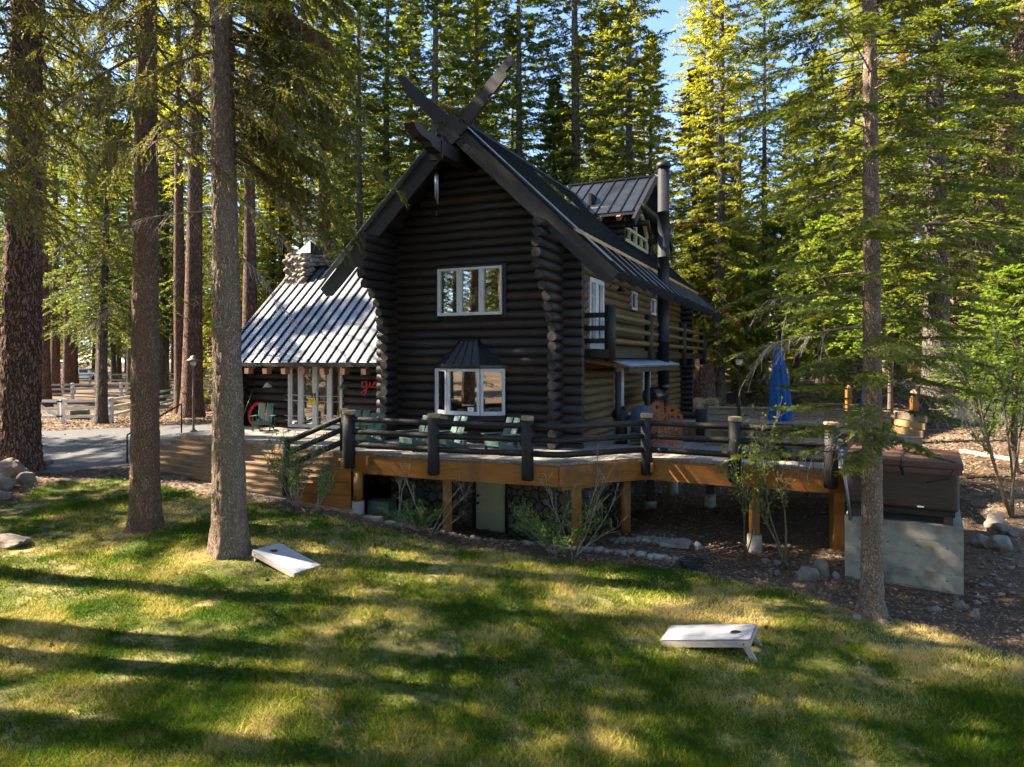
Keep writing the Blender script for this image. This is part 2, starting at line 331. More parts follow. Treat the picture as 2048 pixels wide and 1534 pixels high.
DK = ((0.006, 0.005, 0.005), (0.021, 0.017, 0.016))
M = dict(
    logx=mat('dark_logs_across', *DK, rough=0.55, scale=(0.5, 9, 9), ns=5, bump=0.7, c3=(0.028, 0.014, 0.009), s3=0.9, r3=(0.5, 0.72)),
    logx2=mat('dark_logs_worn', (0.010, 0.009, 0.010), (0.036, 0.032, 0.032), rough=0.5, scale=(0.4, 11, 11), ns=6, bump=0.8, c3=(0.012, 0.01, 0.01), s3=1.3),
    logx3=mat('dark_logs_brown', (0.008, 0.005, 0.004), (0.032, 0.019, 0.013), rough=0.6, scale=(0.6, 8, 8), ns=5, bump=0.8, c3=(0.04, 0.022, 0.014), s3=1.1),
    logy=mat('dark_logs_along', *DK, rough=0.55, scale=(9, 0.5, 9), ns=5, bump=0.7, c3=(0.026, 0.015, 0.011), s3=0.9, r3=(0.5, 0.72)),
    logz=mat('dark_logs_upright', *DK, rough=0.6, scale=(9, 9, 0.5), ns=5, bump=0.6),
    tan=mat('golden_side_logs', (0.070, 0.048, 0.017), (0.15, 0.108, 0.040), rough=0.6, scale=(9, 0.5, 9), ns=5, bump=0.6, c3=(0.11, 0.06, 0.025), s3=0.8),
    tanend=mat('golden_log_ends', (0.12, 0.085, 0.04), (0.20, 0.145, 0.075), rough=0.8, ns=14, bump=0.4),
    logend=mat('weathered_log_ends', (0.008, 0.007, 0.007), (0.040, 0.034, 0.030), rough=0.8, ns=9, bump=0.4),
    trim=mat('black_stained_timber', (0.006, 0.005, 0.006), (0.022, 0.017, 0.017), rough=0.5, scale=(3, 3, 3), ns=9, bump=0.4),
    chink=mat('wall_core', (0.01, 0.009, 0.008), rough=0.9, bump=0),
    copper=mat('rafter_end', (0.16, 0.07, 0.04), (0.30, 0.15, 0.09), rough=0.7, ns=10),
    cap=mat('sawn_post_cap', (0.22, 0.14, 0.07), (0.34, 0.24, 0.14), rough=0.7, ns=14),
    roof=mat('standing_seam_steel', (0.21, 0.215, 0.225), (0.28, 0.285, 0.295), rough=0.34, ns=2.5, bump=0.05, metal=0.75, spec=0.5, c3=(0.16, 0.165, 0.175), s3=0.7),
    roofd=mat('dark_roof_steel', (0.035, 0.038, 0.045), (0.055, 0.058, 0.066), rough=0.33, ns=2.5, bump=0.05, metal=0.6, spec=0.5),
    roofm=mat('dormer_roof_steel', (0.075, 0.085, 0.11), (0.11, 0.12, 0.15), rough=0.3, ns=2.5, bump=0.05, metal=0.8, spec=0.5, c3=(0.05, 0.055, 0.07), s3=1.1),
    seam=mat('roof_seam', (0.014, 0.016, 0.02), rough=0.4, bump=0, metal=0.4),
    corr=mat('porch_steel', (0.20, 0.23, 0.28), (0.28, 0.31, 0.36), rough=0.4, ns=3, bump=0.05, metal=0.6),
    pipe=mat('black_flue_steel', (0.012, 0.013, 0.016), (0.022, 0.023, 0.028), rough=0.55, ns=4, bump=0.1, metal=0.0, spec=0.3),
    white=mat('window_frame_paint', (0.46, 0.47, 0.50), (0.58, 0.58, 0.60), rough=0.45, ns=8, bump=0.1),
    cream=mat('dormer_frame_paint', (0.36, 0.37, 0.24), (0.46, 0.46, 0.31), rough=0.5, ns=8, bump=0.1),
    glass=glass_mat('window_glass'), glassd=glass_mat('door_glass', 0.08),
    room=mat('room_lining', (0.022, 0.014, 0.009), (0.04, 0.025, 0.016), rough=0.9, bump=0),
    stonef=stone_mat('field_stone_wall', [(0.10, 0.07, 0.05), (0.17, 0.12, 0.08), (0.08, 0.07, 0.065), (0.2, 0.15, 0.10)], (0.03, 0.025, 0.02), 4.5),
    stonec=stone_mat('river_stone_chimney', [(0.26, 0.22, 0.17), (0.42, 0.38, 0.32), (0.30, 0.24, 0.18), (0.5, 0.46, 0.4)], (0.10, 0.085, 0.07), 4.2, 0.09),
    deckw=plank_mat('weathered_deck_boards', (0.17, 0.145, 0.12), (0.31, 0.275, 0.24), 24.3 + 90),
    orange=mat('oiled_cedar_beam', (0.20, 0.068, 0.009), (0.33, 0.125, 0.018), rough=0.5, scale=(0.7, 0.7, 9), ns=4, bump=0.3, c3=(0.11, 0.042, 0.012), s3=1.6, r3=(0.5, 0.75)),
    orangev=mat('oiled_cedar_post', (0.18, 0.072, 0.013), (0.28, 0.125, 0.028), rough=0.5, scale=(9, 9, 0.7), ns=4, bump=0.3),
    tread=mat('stair_tread', (0.11, 0.078, 0.052), (0.20, 0.15, 0.105), rough=0.7, scale=(1, 1, 6), ns=5, bump=0.3),
    riser=mat('stair_riser', (0.19, 0.082, 0.018), (0.31, 0.145, 0.036), rough=0.6, scale=(0.7, 0.7, 7), ns=4, bump=0.3, c3=(0.08, 0.038, 0.012), s3=1.4),
    conc=mat('cast_concrete', (0.22, 0.198, 0.16), (0.36, 0.33, 0.28), rough=0.85, ns=4, bump=0.25, bscale=30, dist=0.006, c3=(0.15, 0.132, 0.105), s3=2.4, r3=(0.48, 0.68)),
    iron=mat('black_iron', (0.02, 0.02, 0.02), (0.04, 0.035, 0.03), rough=0.5, bump=0.1, metal=0.6),
    rust=mat('rusted_steel', (0.12, 0.035, 0.01), (0.27, 0.10, 0.028), rough=0.8, ns=9, bump=0.3, c3=(0.12, 0.035, 0.015), s3=5),
    green=mat('sage_chair_paint', (0.04, 0.088, 0.073), (0.065, 0.125, 0.105), rough=0.55, ns=12, bump=0.15),
    door=mat('olive_door_paint', (0.44, 0.40, 0.22), (0.50, 0.46, 0.26), rough=0.5, ns=5, bump=0.05),
    blue=mat('blue_canvas', (0.006, 0.055, 0.20), (0.016, 0.10, 0.29), rough=0.85, scale=(6, 6, 0.8), ns=3, bump=0.5),
    maroon=mat('maroon_vinyl', (0.085, 0.036, 0.030), (0.13, 0.058, 0.050), rough=0.5, ns=5, bump=0.2),
    tub=mat('dark_brown_tub_panel', (0.035, 0.02, 0.014), (0.07, 0.04, 0.028), rough=0.5, scale=(1, 1, 8), ns=5, bump=0.3),
    gwood=mat('grey_weathered_plank', (0.15, 0.115, 0.08), (0.28, 0.225, 0.165), rough=0.8, scale=(1, 1, 5), ns=5, bump=0.3),
    ywood=mat('honey_plank', (0.34, 0.21, 0.09), (0.50, 0.34, 0.16), rough=0.7, scale=(1, 1, 5), ns=5, bump=0.3),
    board=mat('pale_painted_plywood', (0.34, 0.34, 0.36), (0.44, 0.43, 0.44), rough=0.4, scale=(2, 2, 2), ns=4, bump=0.1),
    boardw=mat('bare_board_frame', (0.34, 0.28, 0.24), (0.46, 0.39, 0.34), rough=0.7, scale=(1, 1, 6), ns=6, bump=0.2),
    fence=mat('white_fence_paint', (0.58, 0.57, 0.55), (0.76, 0.75, 0.73), rough=0.6, ns=6, bump=0.15),
    rock=mat('granite_boulder', (0.13, 0.105, 0.085), (0.32, 0.27, 0.225), rough=0.9, ns=4.5, bump=0.9, dist=0.05, c3=(0.12, 0.085, 0.06), s3=2.2),
    rock2=mat('grey_cobble', (0.15, 0.145, 0.135), (0.32, 0.305, 0.28), rough=0.85, ns=5, bump=0.6, dist=0.03),
    red=mat('red_plastic', (0.55, 0.02, 0.02), (0.65, 0.03, 0.03), rough=0.4, bump=0.05),
    yellow=mat('yellow_card', (0.75, 0.55, 0.02), rough=0.6, bump=0),
    ink=mat('black_ink', (0.02, 0.02, 0.02), rough=0.6, bump=0),
    paper=mat('white_paper', (0.72, 0.74, 0.76), rough=0.6, bump=0),
    rope=mat('pale_cord', (0.6, 0.58, 0.5), rough=0.8, bump=0),
    gutil=mat('green_box_plastic', (0.05, 0.075, 0.06), (0.08, 0.11, 0.085), rough=0.55, ns=6, bump=0.1),
    gutil2=mat('pale_green_box_plastic', (0.10, 0.16, 0.11), (0.15, 0.22, 0.16), rough=0.55, ns=6, bump=0.1),
    grill=mat('blue_grey_cover', (0.035, 0.055, 0.085), (0.06, 0.09, 0.13), rough=0.7, ns=4, bump=0.5),
    gblack=mat('enamel_black', (0.012, 0.012, 0.014), rough=0.3, bump=0),
    cushion=mat('cream_cushion_cloth', (0.45, 0.42, 0.38), (0.58, 0.55, 0.50), rough=0.9, ns=10, bump=0.3),
    cushb=mat('pale_blue_cushion_cloth', (0.34, 0.42, 0.50), (0.48, 0.54, 0.60), rough=0.9, ns=10, bump=0.3),
    glassy=mat('lamp_glass', (0.55, 0.5, 0.42), rough=0.2, bump=0),
    bronze=mat('bronze_lamp_metal', (0.13, 0.08, 0.06), (0.20, 0.13, 0.10), rough=0.5, bump=0.1, metal=0.4),
    firew=mat('split_firewood', (0.30, 0.17, 0.10), (0.50, 0.36, 0.25), rough=0.85, ns=7, bump=0.4),
    carp=mat('silver_car_paint', (0.42, 0.45, 0.50), (0.46, 0.49, 0.54), rough=0.25, bump=0, metal=0.5),
    rubber=mat('tyre_rubber', (0.02, 0.02, 0.02), rough=0.8, bump=0),
    dead=mat('dead_twig_wood', (0.20, 0.15, 0.12), (0.36, 0.29, 0.25), rough=0.85, ns=12, bump=0.3),
    deadlog=mat('bleached_fallen_log', (0.26, 0.20, 0.16), (0.46, 0.39, 0.33), rough=0.9, ns=5, bump=0.6),
    bk_near=bark('ridged_grey_brown_bark', (0.15, 0.105, 0.075), (0.27, 0.19, 0.14), (0.42, 0.32, 0.25), 36, 0.34, 0.02, 0.24),
    bk_near2=bark('warm_brown_bark', (0.11, 0.066, 0.047), (0.21, 0.132, 0.094), (0.33, 0.22, 0.165), 32, 0.32, 0.02, 0.24),
    bk_red=bark('red_plated_pine_bark', (0.055, 0.033, 0.026), (0.15, 0.086, 0.064), (0.25, 0.155, 0.12), 15, 0.16, 0.05, 0.18),
    bk_grey=bark('grey_fir_bark', (0.05, 0.042, 0.036), (0.12, 0.10, 0.085), (0.17, 0.145, 0.125), 13, 0.3, 0.03, 0.18),
    bk_young=bark('smooth_sapling_bark', (0.10, 0.075, 0.05), (0.17, 0.13, 0.085), (0.22, 0.17, 0.12), 20, 0.5, 0.006),
    lf_fir=leafmat('fir_needles', (0.05, 0.078, 0.020), (0.33, 0.33, 0.05), 0.5, 0.25),
    lf_mid=leafmat('green_fir_needles', (0.040, 0.072, 0.024), (0.24, 0.28, 0.055), 0.48, 0.3),
    lf_dark=leafmat('dark_fir_needles', (0.030, 0.056, 0.016), (0.19, 0.22, 0.035), 0.45, 0.3),  # darker needle green than the other firs
    lf_near=leafmat('drooping_needles', (0.020, 0.030, 0.008), (0.15, 0.15, 0.024), 0.42, 0.2, (0.13, 0.075, 0.03)),
    lf_green=leafmat('bright_young_needles', (0.04, 0.085, 0.014), (0.19, 0.26, 0.04), 0.42, 0.25, (0.24, 0.24, 0.05)),
    lf_shrub=leafmat('shrub_leaves', (0.025, 0.06, 0.012), (0.11, 0.19, 0.025), 0.35, 0.2, (0.26, 0.28, 0.06)),
)

# ---------------------------------------------------------------- terrain
GP = np.array([
    (0, 0, 0.0), (-8, 0, 0.1), (8, 0, -0.1), (0, 5, 0.0), (-6, 6.5, 0.05), (6, 7, -0.05), (2.5, 9.7, 0.0), (-2, 9.5, 0.02), (-8, 10, 0.12),
    (-3.9, 12.6, 0.13), (-7.5, 14.15, 0.32), (-5.45, 13.4, 0.27), (-14, 19.7, 0.85), (-11.5, 19.6, 0.82), (-5.3, 15.8, 0.68), (-3.6, 16.2, 0.38),
    (-12, 13, 0.45), (-20, 12, 0.7), (-10, 22, 1.15), (-9, 26, 1.35), (-14, 24, 0.95), (-20, 28, 0.9), (-22, 34, 0.86), (-24, 50, 0.7), (-12, 48, 0.8), (-35, 40, 0.9),
    (-1.5, 15.2, 0.12), (0.5, 14.6, 0.02), (2.5, 14.3, 0.0), (-0.46, 17.9, -0.50), (-3, 18.6, -0.25), (1.0, 17.0, -0.42), (3.0, 15.6, 0.0), (4.9, 14.3, -0.03), (3.2, 17.5, 0.05),
    (5.5, 18, 0.35), (7, 20.5, 0.75), (6.1, 12.7, 0.0), (7.7, 11.7, -0.06), (5.6, 10.9, -0.02), (9.2, 13.2, 0.42), (11, 15.5, 0.85), (14, 20, 1.35), (12, 10, 0.25),
    (10, 28, 1.5), (9, 24, 1.2), (20, 30, 2.0), (16, 14, 0.9), (0, 36, 1.2), (30, 40, 2.3), (10, 50, 1.9), (-10, 60, 1.1), (20, 12, 0.8), (-20, 0, 0.3), (20, 0, 0.2), (0, -15, 0.0)], dtype=float)
def _tps(r2): return np.where(r2 > 1e-9, 0.5 * r2 * np.log(np.maximum(r2, 1e-9)), 0.0)
def _fit():
    P = GP[:, :2]; n = len(P)
    r2 = ((P[:, None] - P[None]) ** 2).sum(-1); A = np.zeros((n + 3, n + 3))
    A[:n, :n] = _tps(r2) + np.eye(n) * 0.6; A[:n, n] = 1; A[:n, n + 1:] = P; A[n, :n] = 1; A[n + 1:, :n] = P.T
    return np.linalg.solve(A, np.concatenate([GP[:, 2], np.zeros(3)]))
_W = _fit()
def ground(X, Y):
    X = np.asarray(X, float); Y = np.asarray(Y, float); sh = X.shape; x = X.ravel(); y = Y.ravel()
    out = np.empty(len(x))
    for s0 in range(0, len(x), 40000):
        a = x[s0:s0 + 40000]; b = y[s0:s0 + 40000]
        r2 = (a[:, None] - GP[None, :, 0]) ** 2 + (b[:, None] - GP[None, :, 1]) ** 2
        out[s0:s0 + 40000] = _tps(r2) @ _W[:-3] + _W[-3] + _W[-2] * a + _W[-1] * b
    out = np.clip(out, -0.6, 3.0)
    d = np.clip((np.hypot(x, y - 25) - 30) / 40, 0, 1); d = d * d * (3 - 2 * d)
    out = out * (1 - d) + 1.6 * d
    out = out + 0.02 * np.sin(x * 1.9 + 0.7 * y) * np.sin(y * 1.6 - 0.4 * x) 
    return out.reshape(sh) if sh else float(out[0])

def inpoly(x, y, poly):
    ins = np.zeros(x.shape, bool); n = len(poly); j = n - 1
    for i in range(n):
        xi, yi = poly[i]; xj, yj = poly[j]
        c = ((yi > y) != (yj > y)) & (x < (xj - xi) * (y - yi) / (yj - yi + 1e-12) + xi)
        ins ^= c; j = i
    return ins
def vnoise(x, y, s, seed=0):
    """smooth value noise in 0..1"""
    rs = np.random.RandomState(seed); T = rs.rand(64, 64)
    fx = x / s; fy = y / s; ix = np.floor(fx).astype(int); iy = np.floor(fy).astype(int); tx = fx - ix; ty = fy - iy
    tx = tx * tx * (3 - 2 * tx); ty = ty * ty * (3 - 2 * ty); a = T[ix % 64, iy % 64]; b = T[(ix + 1) % 64, iy % 64]; c = T[ix % 64, (iy + 1) % 64]; d = T[(ix + 1) % 64, (iy + 1) % 64]
    return (a * (1 - tx) + b * tx) * (1 - ty) + (c * (1 - tx) + d * tx) * ty

LAWN = [(-30, -8), (22, -8), (14, 6.0), (10.5, 7.6), (7.6, 8.8), (6.3, 10.2), (5.0, 11.6), (3.6, 12.9), (2.2, 13.3), (0.8, 13.6), (-0.8, 14.1), (-2.4, 14.9), (-3.8, 15.4), (-5.0, 15.3),
        (-6.2, 16.1), (-8.5, 17.6), (-10.6, 18.7), (-12.2, 18.4), (-11.6, 16.4), (-12.2, 14.2), (-14.5, 12.6), (-22, 11.5), (-32, 10)]
DRIVE = [(-13.6, 19.3), (-11.7, 19.9), (-10.6, 20.6), (-9.6, 21.3), (-9.0, 23.5), (-8.6, 30.0), (-13, 31.0), (-19, 30.3), (-26, 29.3), (-45, 26.5), (-70, 24), (-70, 15), (-45, 18), (-25, 21.5), (-16.5, 21.2)]
def sheet(name, poly, cell, off, m, wob=0.25, seed=3):
    xs = [p[0] for p in poly]; ys = [p[1] for p in poly]
    gx = np.arange(min(xs), max(xs) + cell, cell); gy = np.arange(min(ys), max(ys) + cell, cell)
    X, Y = np.meshgrid(gx, gy, indexing='ij')
    cx = (X[:-1, :-1] + cell / 2); cy = (Y[:-1, :-1] + cell / 2)
    wx = (vnoise(cx, cy, 0.7, seed) - 0.5) * wob * 2; wy = (vnoise(cx, cy, 0.7, seed + 1) - 0.5) * wob * 2
    ok = inpoly(cx + wx, cy + wy, poly)
    idx = np.arange(X.size).reshape(X.shape)
    q = np.stack([idx[:-1, :-1], idx[1:, :-1], idx[1:, 1:], idx[:-1, 1:]], -1)[ok]
    used, inv = np.unique(q, return_inverse=True); q = inv.reshape(q.shape)
    v = np.stack([X.ravel()[used], Y.ravel()[used], np.zeros(len(used))], 1); v[:, 2] = ground(v[:, 0], v[:, 1]) + off
    o = link_mesh(name, big_mesh(name, v, q, m, smooth=True)); return o

def ground_mat():
    m = mat('forest_floor', (0.055, 0.038, 0.026), (0.17, 0.115, 0.075), rough=0.95, ns=7, bump=0.8, bscale=22, dist=0.03, ramp=(0.3, 0.72), c3=(0.21, 0.16, 0.11), s3=0.35, r3=(0.5, 0.7), spec=0.1)
    return m
def lawn_mat():
    m = mat('lawn_turf', (0.05, 0.05, 0.014), (0.36, 0.29, 0.12), rough=0.95, ns=3.2, bump=0.9, bscale=60, dist=0.03, ramp=(0.38, 0.62), c3=(0.07, 0.095, 0.014), s3=0.6, r3=(0.45, 0.62), spec=0.1)
    return m
MG = ground_mat(); ML = lawn_mat()
MD = mat('worn_asphalt', (0.06, 0.06, 0.064), (0.105, 0.104, 0.105), rough=0.85, ns=14, bump=0.4, bscale=80, dist=0.008, c3=(0.14, 0.12, 0.10), s3=0.6, r3=(0.55, 0.75), spec=0.25)

ax = np.concatenate([np.array([-420, -300, -200, -140, -100, -80]), np.arange(-70, -20, 2.0), np.arange(-20, 20, 0.3), np.arange(20, 71, 2.0), np.array([80, 100, 140, 200, 300, 420])])
ay = np.concatenate([np.array([-120, -80, -50, -30, -20]), np.arange(-14, 5, 1.0), np.arange(5, 32, 0.3), np.arange(32, 80, 2.0), np.array([90, 110, 140, 200, 300, 450, 800])])
X, Y = np.meshgrid(ax, ay, indexing='ij'); idx = np.arange(X.size).reshape(X.shape)
gv = np.stack([X.ravel(), Y.ravel(), ground(X, Y).ravel()], 1)
gq = np.stack([idx[:-1, :-1], idx[1:, :-1], idx[1:, 1:], idx[:-1, 1:]], -1).reshape(-1, 4)
tag(link_mesh('ground', big_mesh('ground', gv, gq, MG, smooth=True)), 'brown forest floor of soil and needle duff', kind='structure')
tag(sheet('lawn', LAWN, 0.15, 0.02, ML), 'short patchy lawn of green and straw coloured grass', kind='structure')
tag(sheet('driveway', DRIVE, 0.2, 0.018, MD, 0.3), 'grey asphalt driveway behind the steps', kind='structure')

# grass blades
def grass():
    rs = np.random.RandomState(5); n = 900000
    D = 5.6 * (19.5 / 5.6) ** rs.rand(n); X = (rs.rand(n) * 2 - 1) * D * 0.80
    ok = inpoly(X + (vnoise(X, D, 0.7, 3) - 0.5) * 0.5, D, LAWN)
    cl = vnoise(X, D, 0.45, 11) * 0.5 + vnoise(X, D, 0.16, 12) * 0.3 + vnoise(X, D, 1.6, 13) * 0.45
    ok &= rs.rand(n) < np.clip((cl - 0.30) * 2.4, 0.10, 1)
    X = X[ok]; D = D[ok]; cl = cl[ok]; n = len(X)
    z = ground(X, D) + 0.015; a = rs.rand(n) * 6.283; le = rs.rand(n) * 6.283
    far = np.clip(D / 9.0, 0.8, 1.8)
    h = (0.022 + 0.06 * rs.rand(n) ** 1.4) * (0.6 + 0.85 * np.clip(cl, 0, 1)); w = 0.0045 * far * (0.7 + 0.6 * rs.rand(n)); lq = 0.3 + 1.1 * rs.rand(n)
    nt_ = np.minimum(np.hypot(X + 5.45, D - 13.4), np.minimum(np.hypot(X + 7.8, D - 14.75), np.hypot(X - 5.66, D - 10.9)))
    g = vnoise(X, D, 0.9, 21) * 0.45 + vnoise(X, D, 0.3, 22) * 0.25 + vnoise(X, D, 2.6, 23) * 0.3
    tint = np.clip((g - 0.315) * 2.9 - 0.38 * np.clip((D - 10.5) / 3, 0, 1) * np.clip((2 - X) / 4, 0, 1) + 0.9 * np.exp(-(nt_ / 0.9) ** 2) + (rs.rand(n) - 0.5) * 1.0, 0, 1)
    h *= 1 - 0.75 * np.exp(-(nt_ / 0.75) ** 2)
    ln = h * lq
    v = np.empty((n, 3, 3)); ca = np.cos(a) * w; sa = np.sin(a) * w
    v[:, 0] = np.stack([X - ca, D - sa, z], 1); v[:, 1] = np.stack([X + ca, D + sa, z], 1)
    v[:, 2] = np.stack([X + np.cos(le) * ln, D + np.sin(le) * ln, z + h], 1)
    m = bpy.data.materials.new('grass_blade'); m.use_nodes = True; t = m.node_tree; N = t.nodes; K = t.links.new
    N.remove(N['Principled BSDF'])
    at = N.new('ShaderNodeAttribute'); at.attribute_name = 'tint'; r = N.new('ShaderNodeValToRGB'); e = r.color_ramp.elements
    e[0].position = 0.0; e[0].color = (0.045, 0.105, 0.012, 1); e[1].position = 1.0; e[1].color = (0.66, 0.50, 0.20, 1)
    q = e.new(0.42); q.color = (0.19, 0.235, 0.018, 1); q = e.new(0.68); q.color = (0.43, 0.37, 0.065, 1)
    K(at.outputs['Fac'], r.inputs[0]); d = N.new('ShaderNodeBsdfDiffuse'); tr = N.new('ShaderNodeBsdfTranslucent'); mx = N.new('ShaderNodeMixShader'); mx.inputs[0].default_value = 0.35
    K(r.outputs[0], d.inputs[0]); K(r.outputs[0], tr.inputs[0]); K(d.outputs[0], mx.inputs[1]); K(tr.outputs[0], mx.inputs[2]); K(mx.outputs[0], N['Material Output'].inputs[0])
    me = big_mesh('grass', v.reshape(-1, 3), np.arange(3 * n).reshape(n, 3), m, {'tint': np.repeat(tint, 3)})
    tag(link_mesh('grass', me), 'short grass blades, green and straw coloured, covering the lawn', 'grass', kind='stuff')
grass()

def litter():
    rs = np.random.RandomState(9); n = 260000
    D = 6.5 * (42 / 6.5) ** rs.rand(n); X = (rs.rand(n) * 2 - 1) * D * 0.78
    inl = inpoly(X, D, LAWN); drv = inpoly(X, D, DRIVE)
    keep = (~inl & ~drv) | (inl & (rs.rand(n) < 0.06)) | (inl & (rs.rand(n) < 1.3 * np.exp(-(np.minimum(np.hypot(X + 5.45, D - 13.4), np.minimum(np.hypot(X + 7.8, D - 14.75), np.hypot(X - 5.66, D - 10.9))) / 0.8) ** 2))) | (drv & (rs.rand(n) < 0.02))
    u = (X - HO[0]) * HC - (D - HO[1]) * HS; v_ = (X - HO[0]) * HS + (D - HO[1]) * HC
    keep &= ~((u < 0) & (u > -12) & (v_ > 0) & (v_ < 16))
    X = X[keep]; D = D[keep]; n = len(X); z = ground(X, D) + 0.025 + 0.02 * rs.rand(n)
    sc = np.clip(D / 12, 0.7, 3); L = (0.012 + 0.03 * rs.rand(n)) * sc * np.where(inl[keep], 0.5, 1); w = L * (0.15 + 0.5 * rs.rand(n)); a = rs.rand(n) * 6.283; tl = (rs.rand(n) - 0.5) * 0.9
    ux = np.stack([np.cos(a), np.sin(a), tl], 1) * L[:, None]; uy = np.stack([-np.sin(a), np.cos(a), (rs.rand(n) - 0.5) * 0.8], 1) * w[:, None]
    c = np.stack([X, D, z], 1); v = np.stack([c - ux, c - uy * 0.8, c + ux, c + uy], 1).reshape(-1, 3)
    m = bpy.data.materials.new('leaf_litter'); m.use_nodes = True; t = m.node_tree; N = t.nodes; K = t.links.new; b = N['Principled BSDF']; b.inputs['Roughness'].default_value = 0.9
    at = N.new('ShaderNodeAttribute'); at.attribute_name = 'tint'; r = N.new('ShaderNodeValToRGB'); e = r.color_ramp.elements
    e[0].color = (0.05, 0.03, 0.02, 1); e[1].color = (0.34, 0.27, 0.20, 1); q = e.new(0.45); q.color = (0.17, 0.09, 0.05, 1); q = e.new(0.75); q.color = (0.28, 0.19, 0.11, 1)
    K(at.outputs['Fac'], r.inputs[0]); K(r.outputs[0], b.inputs['Base Color'])
    me = big_mesh('leaf_litter', v, np.arange(4 * n).reshape(n, 4), m, {'tint': np.repeat(rs.rand(n) ** 1.3, 4)})
    tag(link_mesh('leaf_litter', me), 'brown fallen leaves, needles and bark chips strewn over the forest floor', 'leaf litter', kind='stuff')
litter()

# ---------------------------------------------------------------- rocks
def rock_bm(seed, sx, sy, sz, sub=3, rough=0.22):
    import bmesh
    bm = bmesh.new(); bmesh.ops.create_icosphere(bm, subdivisions=sub, radius=1); rr = random.Random(seed)
    cuts = [(Vector((rr.gauss(0, 1), rr.gauss(0, 1), rr.gauss(0.2, 0.8))).normalized(), rr.uniform(0.55, 0.86)) for _ in range(13)]
    off = Vector((seed * 3.7, seed * 1.9, seed * 5.1)); R = Matrix.Rotation(seed * 1.3, 3, 'Z')
    for v in bm.verts:
        p = v.co.copy()
        w = p + 0.35 * mnoise.noise_vector(p * 1.7 + off); d = mnoise.voronoi(w * 1.15 + off)[0]
        a = mnoise.noise(p * 0.9 + off) * 1.5 * rough + mnoise.noise(p * 2.6 + off) * rough * 0.6 + mnoise.noise(p * 7 + off) * rough * 0.28
        c = (d[1] - d[0]) * 0.30 - 0.12
        for cn, cd in cuts:
            e = p.dot(cn) - cd
            if e > 0: p = p - cn * e * 0.92
        p = p * (1 + a * 0.55 + c * 0.5)
        v.co = R @ Vector((p.x * sx, p.y * sy, max(p.z, -0.45) * sz))
    me = bpy.data.meshes.new('rock'); bm.to_mesh(me); bm.free()
    for f in me.polygons: f.use_smooth = True
    return me
def rock(name, label, cat, x, y, size, seed, m, group=None, z=None, sub=4, sink=0.15):
    me = rock_bm(seed, *size, sub=sub); me.materials.append(m)
    zz = ground(x, y) if z is None else z
    o = link_mesh(name, me, loc=(x, y, zz + size[2] * (0.45 - sink)))
    return tag(o, label, cat, group)

# ---------------------------------------------------------------- the log house (local frame: u across the front, v to the back)
RZ = -math.radians(24.3)
house = thing('log_house', 'black log cabin with steep steel roof, crossed ridge boards and a lower left wing', 'log cabin', (HO[0], HO[1], 0), RZ)
UL, UR, VB = -4.93, 0.0, 15.5
UM = (UL + UR) / 2
RIDGE, SL = 10.17, 0.957
def roofz(u): return RIDGE - SL * abs(u - UM)
LR, LS = 0.128, 0.241        # log radius, course height
rng = random.Random(4)

def stub(z):                 # how far the corner logs stick out past the front wall
    for lim, a in ((6.2, 1.6), (5.95, 1.45), (5.72, 1.2), (5.48, 1.0), (5.24, 0.85), (5.0, 0.75)):
        if z >= lim: return a
    return 0.6
def segs(a, b, z, ops, r=LR):
    """a..b minus the openings that this course crosses"""
    out = [(a, b)]
    for (o0, o1, z0, z1) in ops:
        if z > z0 - r * 0.55 and z < z1 + r * 0.55:
            nx = []
            for (s, e) in out:
                if o1 <= s or o0 >= e: nx.append((s, e)); continue
                if o0 > s: nx.append((s, o0))
                if o1 < e: nx.append((o1, e))
            out = nx
    return out

# front wall
WIN_UP = (-3.49, -1.56, 5.19, 6.46)
BAY = (-3.57, -1.50, 2.55, 3.78)
fw = MB(); z = 1.32
while z < RIDGE - 0.5:
    half = (RIDGE - 0.30 - z) / SL
    a = max(UL - 0.6, UM - half); b = min(UR + 0.6, UM + half)
    for (s, e) in segs(a, b, z, [WIN_UP, BAY]):
        if e - s > 0.06: fw.log((s, 0, z), (e, 0, z), LR * rng.uniform(0.93, 1.07), rng, mi=rng.choice((0, 0, 3, 4)), wob=0.02)
    z += LS
# solid core behind the courses, with the openings left out
def core(mb, a, b, z0, z1, ops, y, t=0.05):
    us = sorted(q for q in {a, b} | {o[0] for o in ops} | {o[1] for o in ops} if a <= q <= b); zs = sorted(q for q in {z0, z1} | {o[2] for o in ops} | {o[3] for o in ops} if z0 <= q <= z1)
    for i in range(len(us) - 1):
        for j in range(len(zs) - 1):
            cu, cz = (us[i] + us[i + 1]) / 2, (zs[j] + zs[j + 1]) / 2
            if any(o[0] < cu < o[1] and o[2] < cz < o[3] for o in ops): continue
            yield us[i], us[i + 1], zs[j], zs[j + 1]
for (s, e, c, d) in core(fw, UL, UR, 1.2, 7.3, [WIN_UP, BAY], 0): fw.lbox((s, -0.03, c), (e, 0.03, d), mi=2)
fw.add([(UL, y, 7.3) for y in (-0.03, 0.03)] + [(UR, y, 7.3) for y in (-0.03, 0.03)] + [(UM, y, RIDGE - 0.35) for y in (-0.03, 0.03)],
       [(0, 2, 4), (1, 5, 3), (0, 4, 5, 1), (2, 3, 5, 4)], 2)
fw.build('front_wall', [M['logx'], M['logend'], M['chink'], M['logx2'], M['logx3']], house)

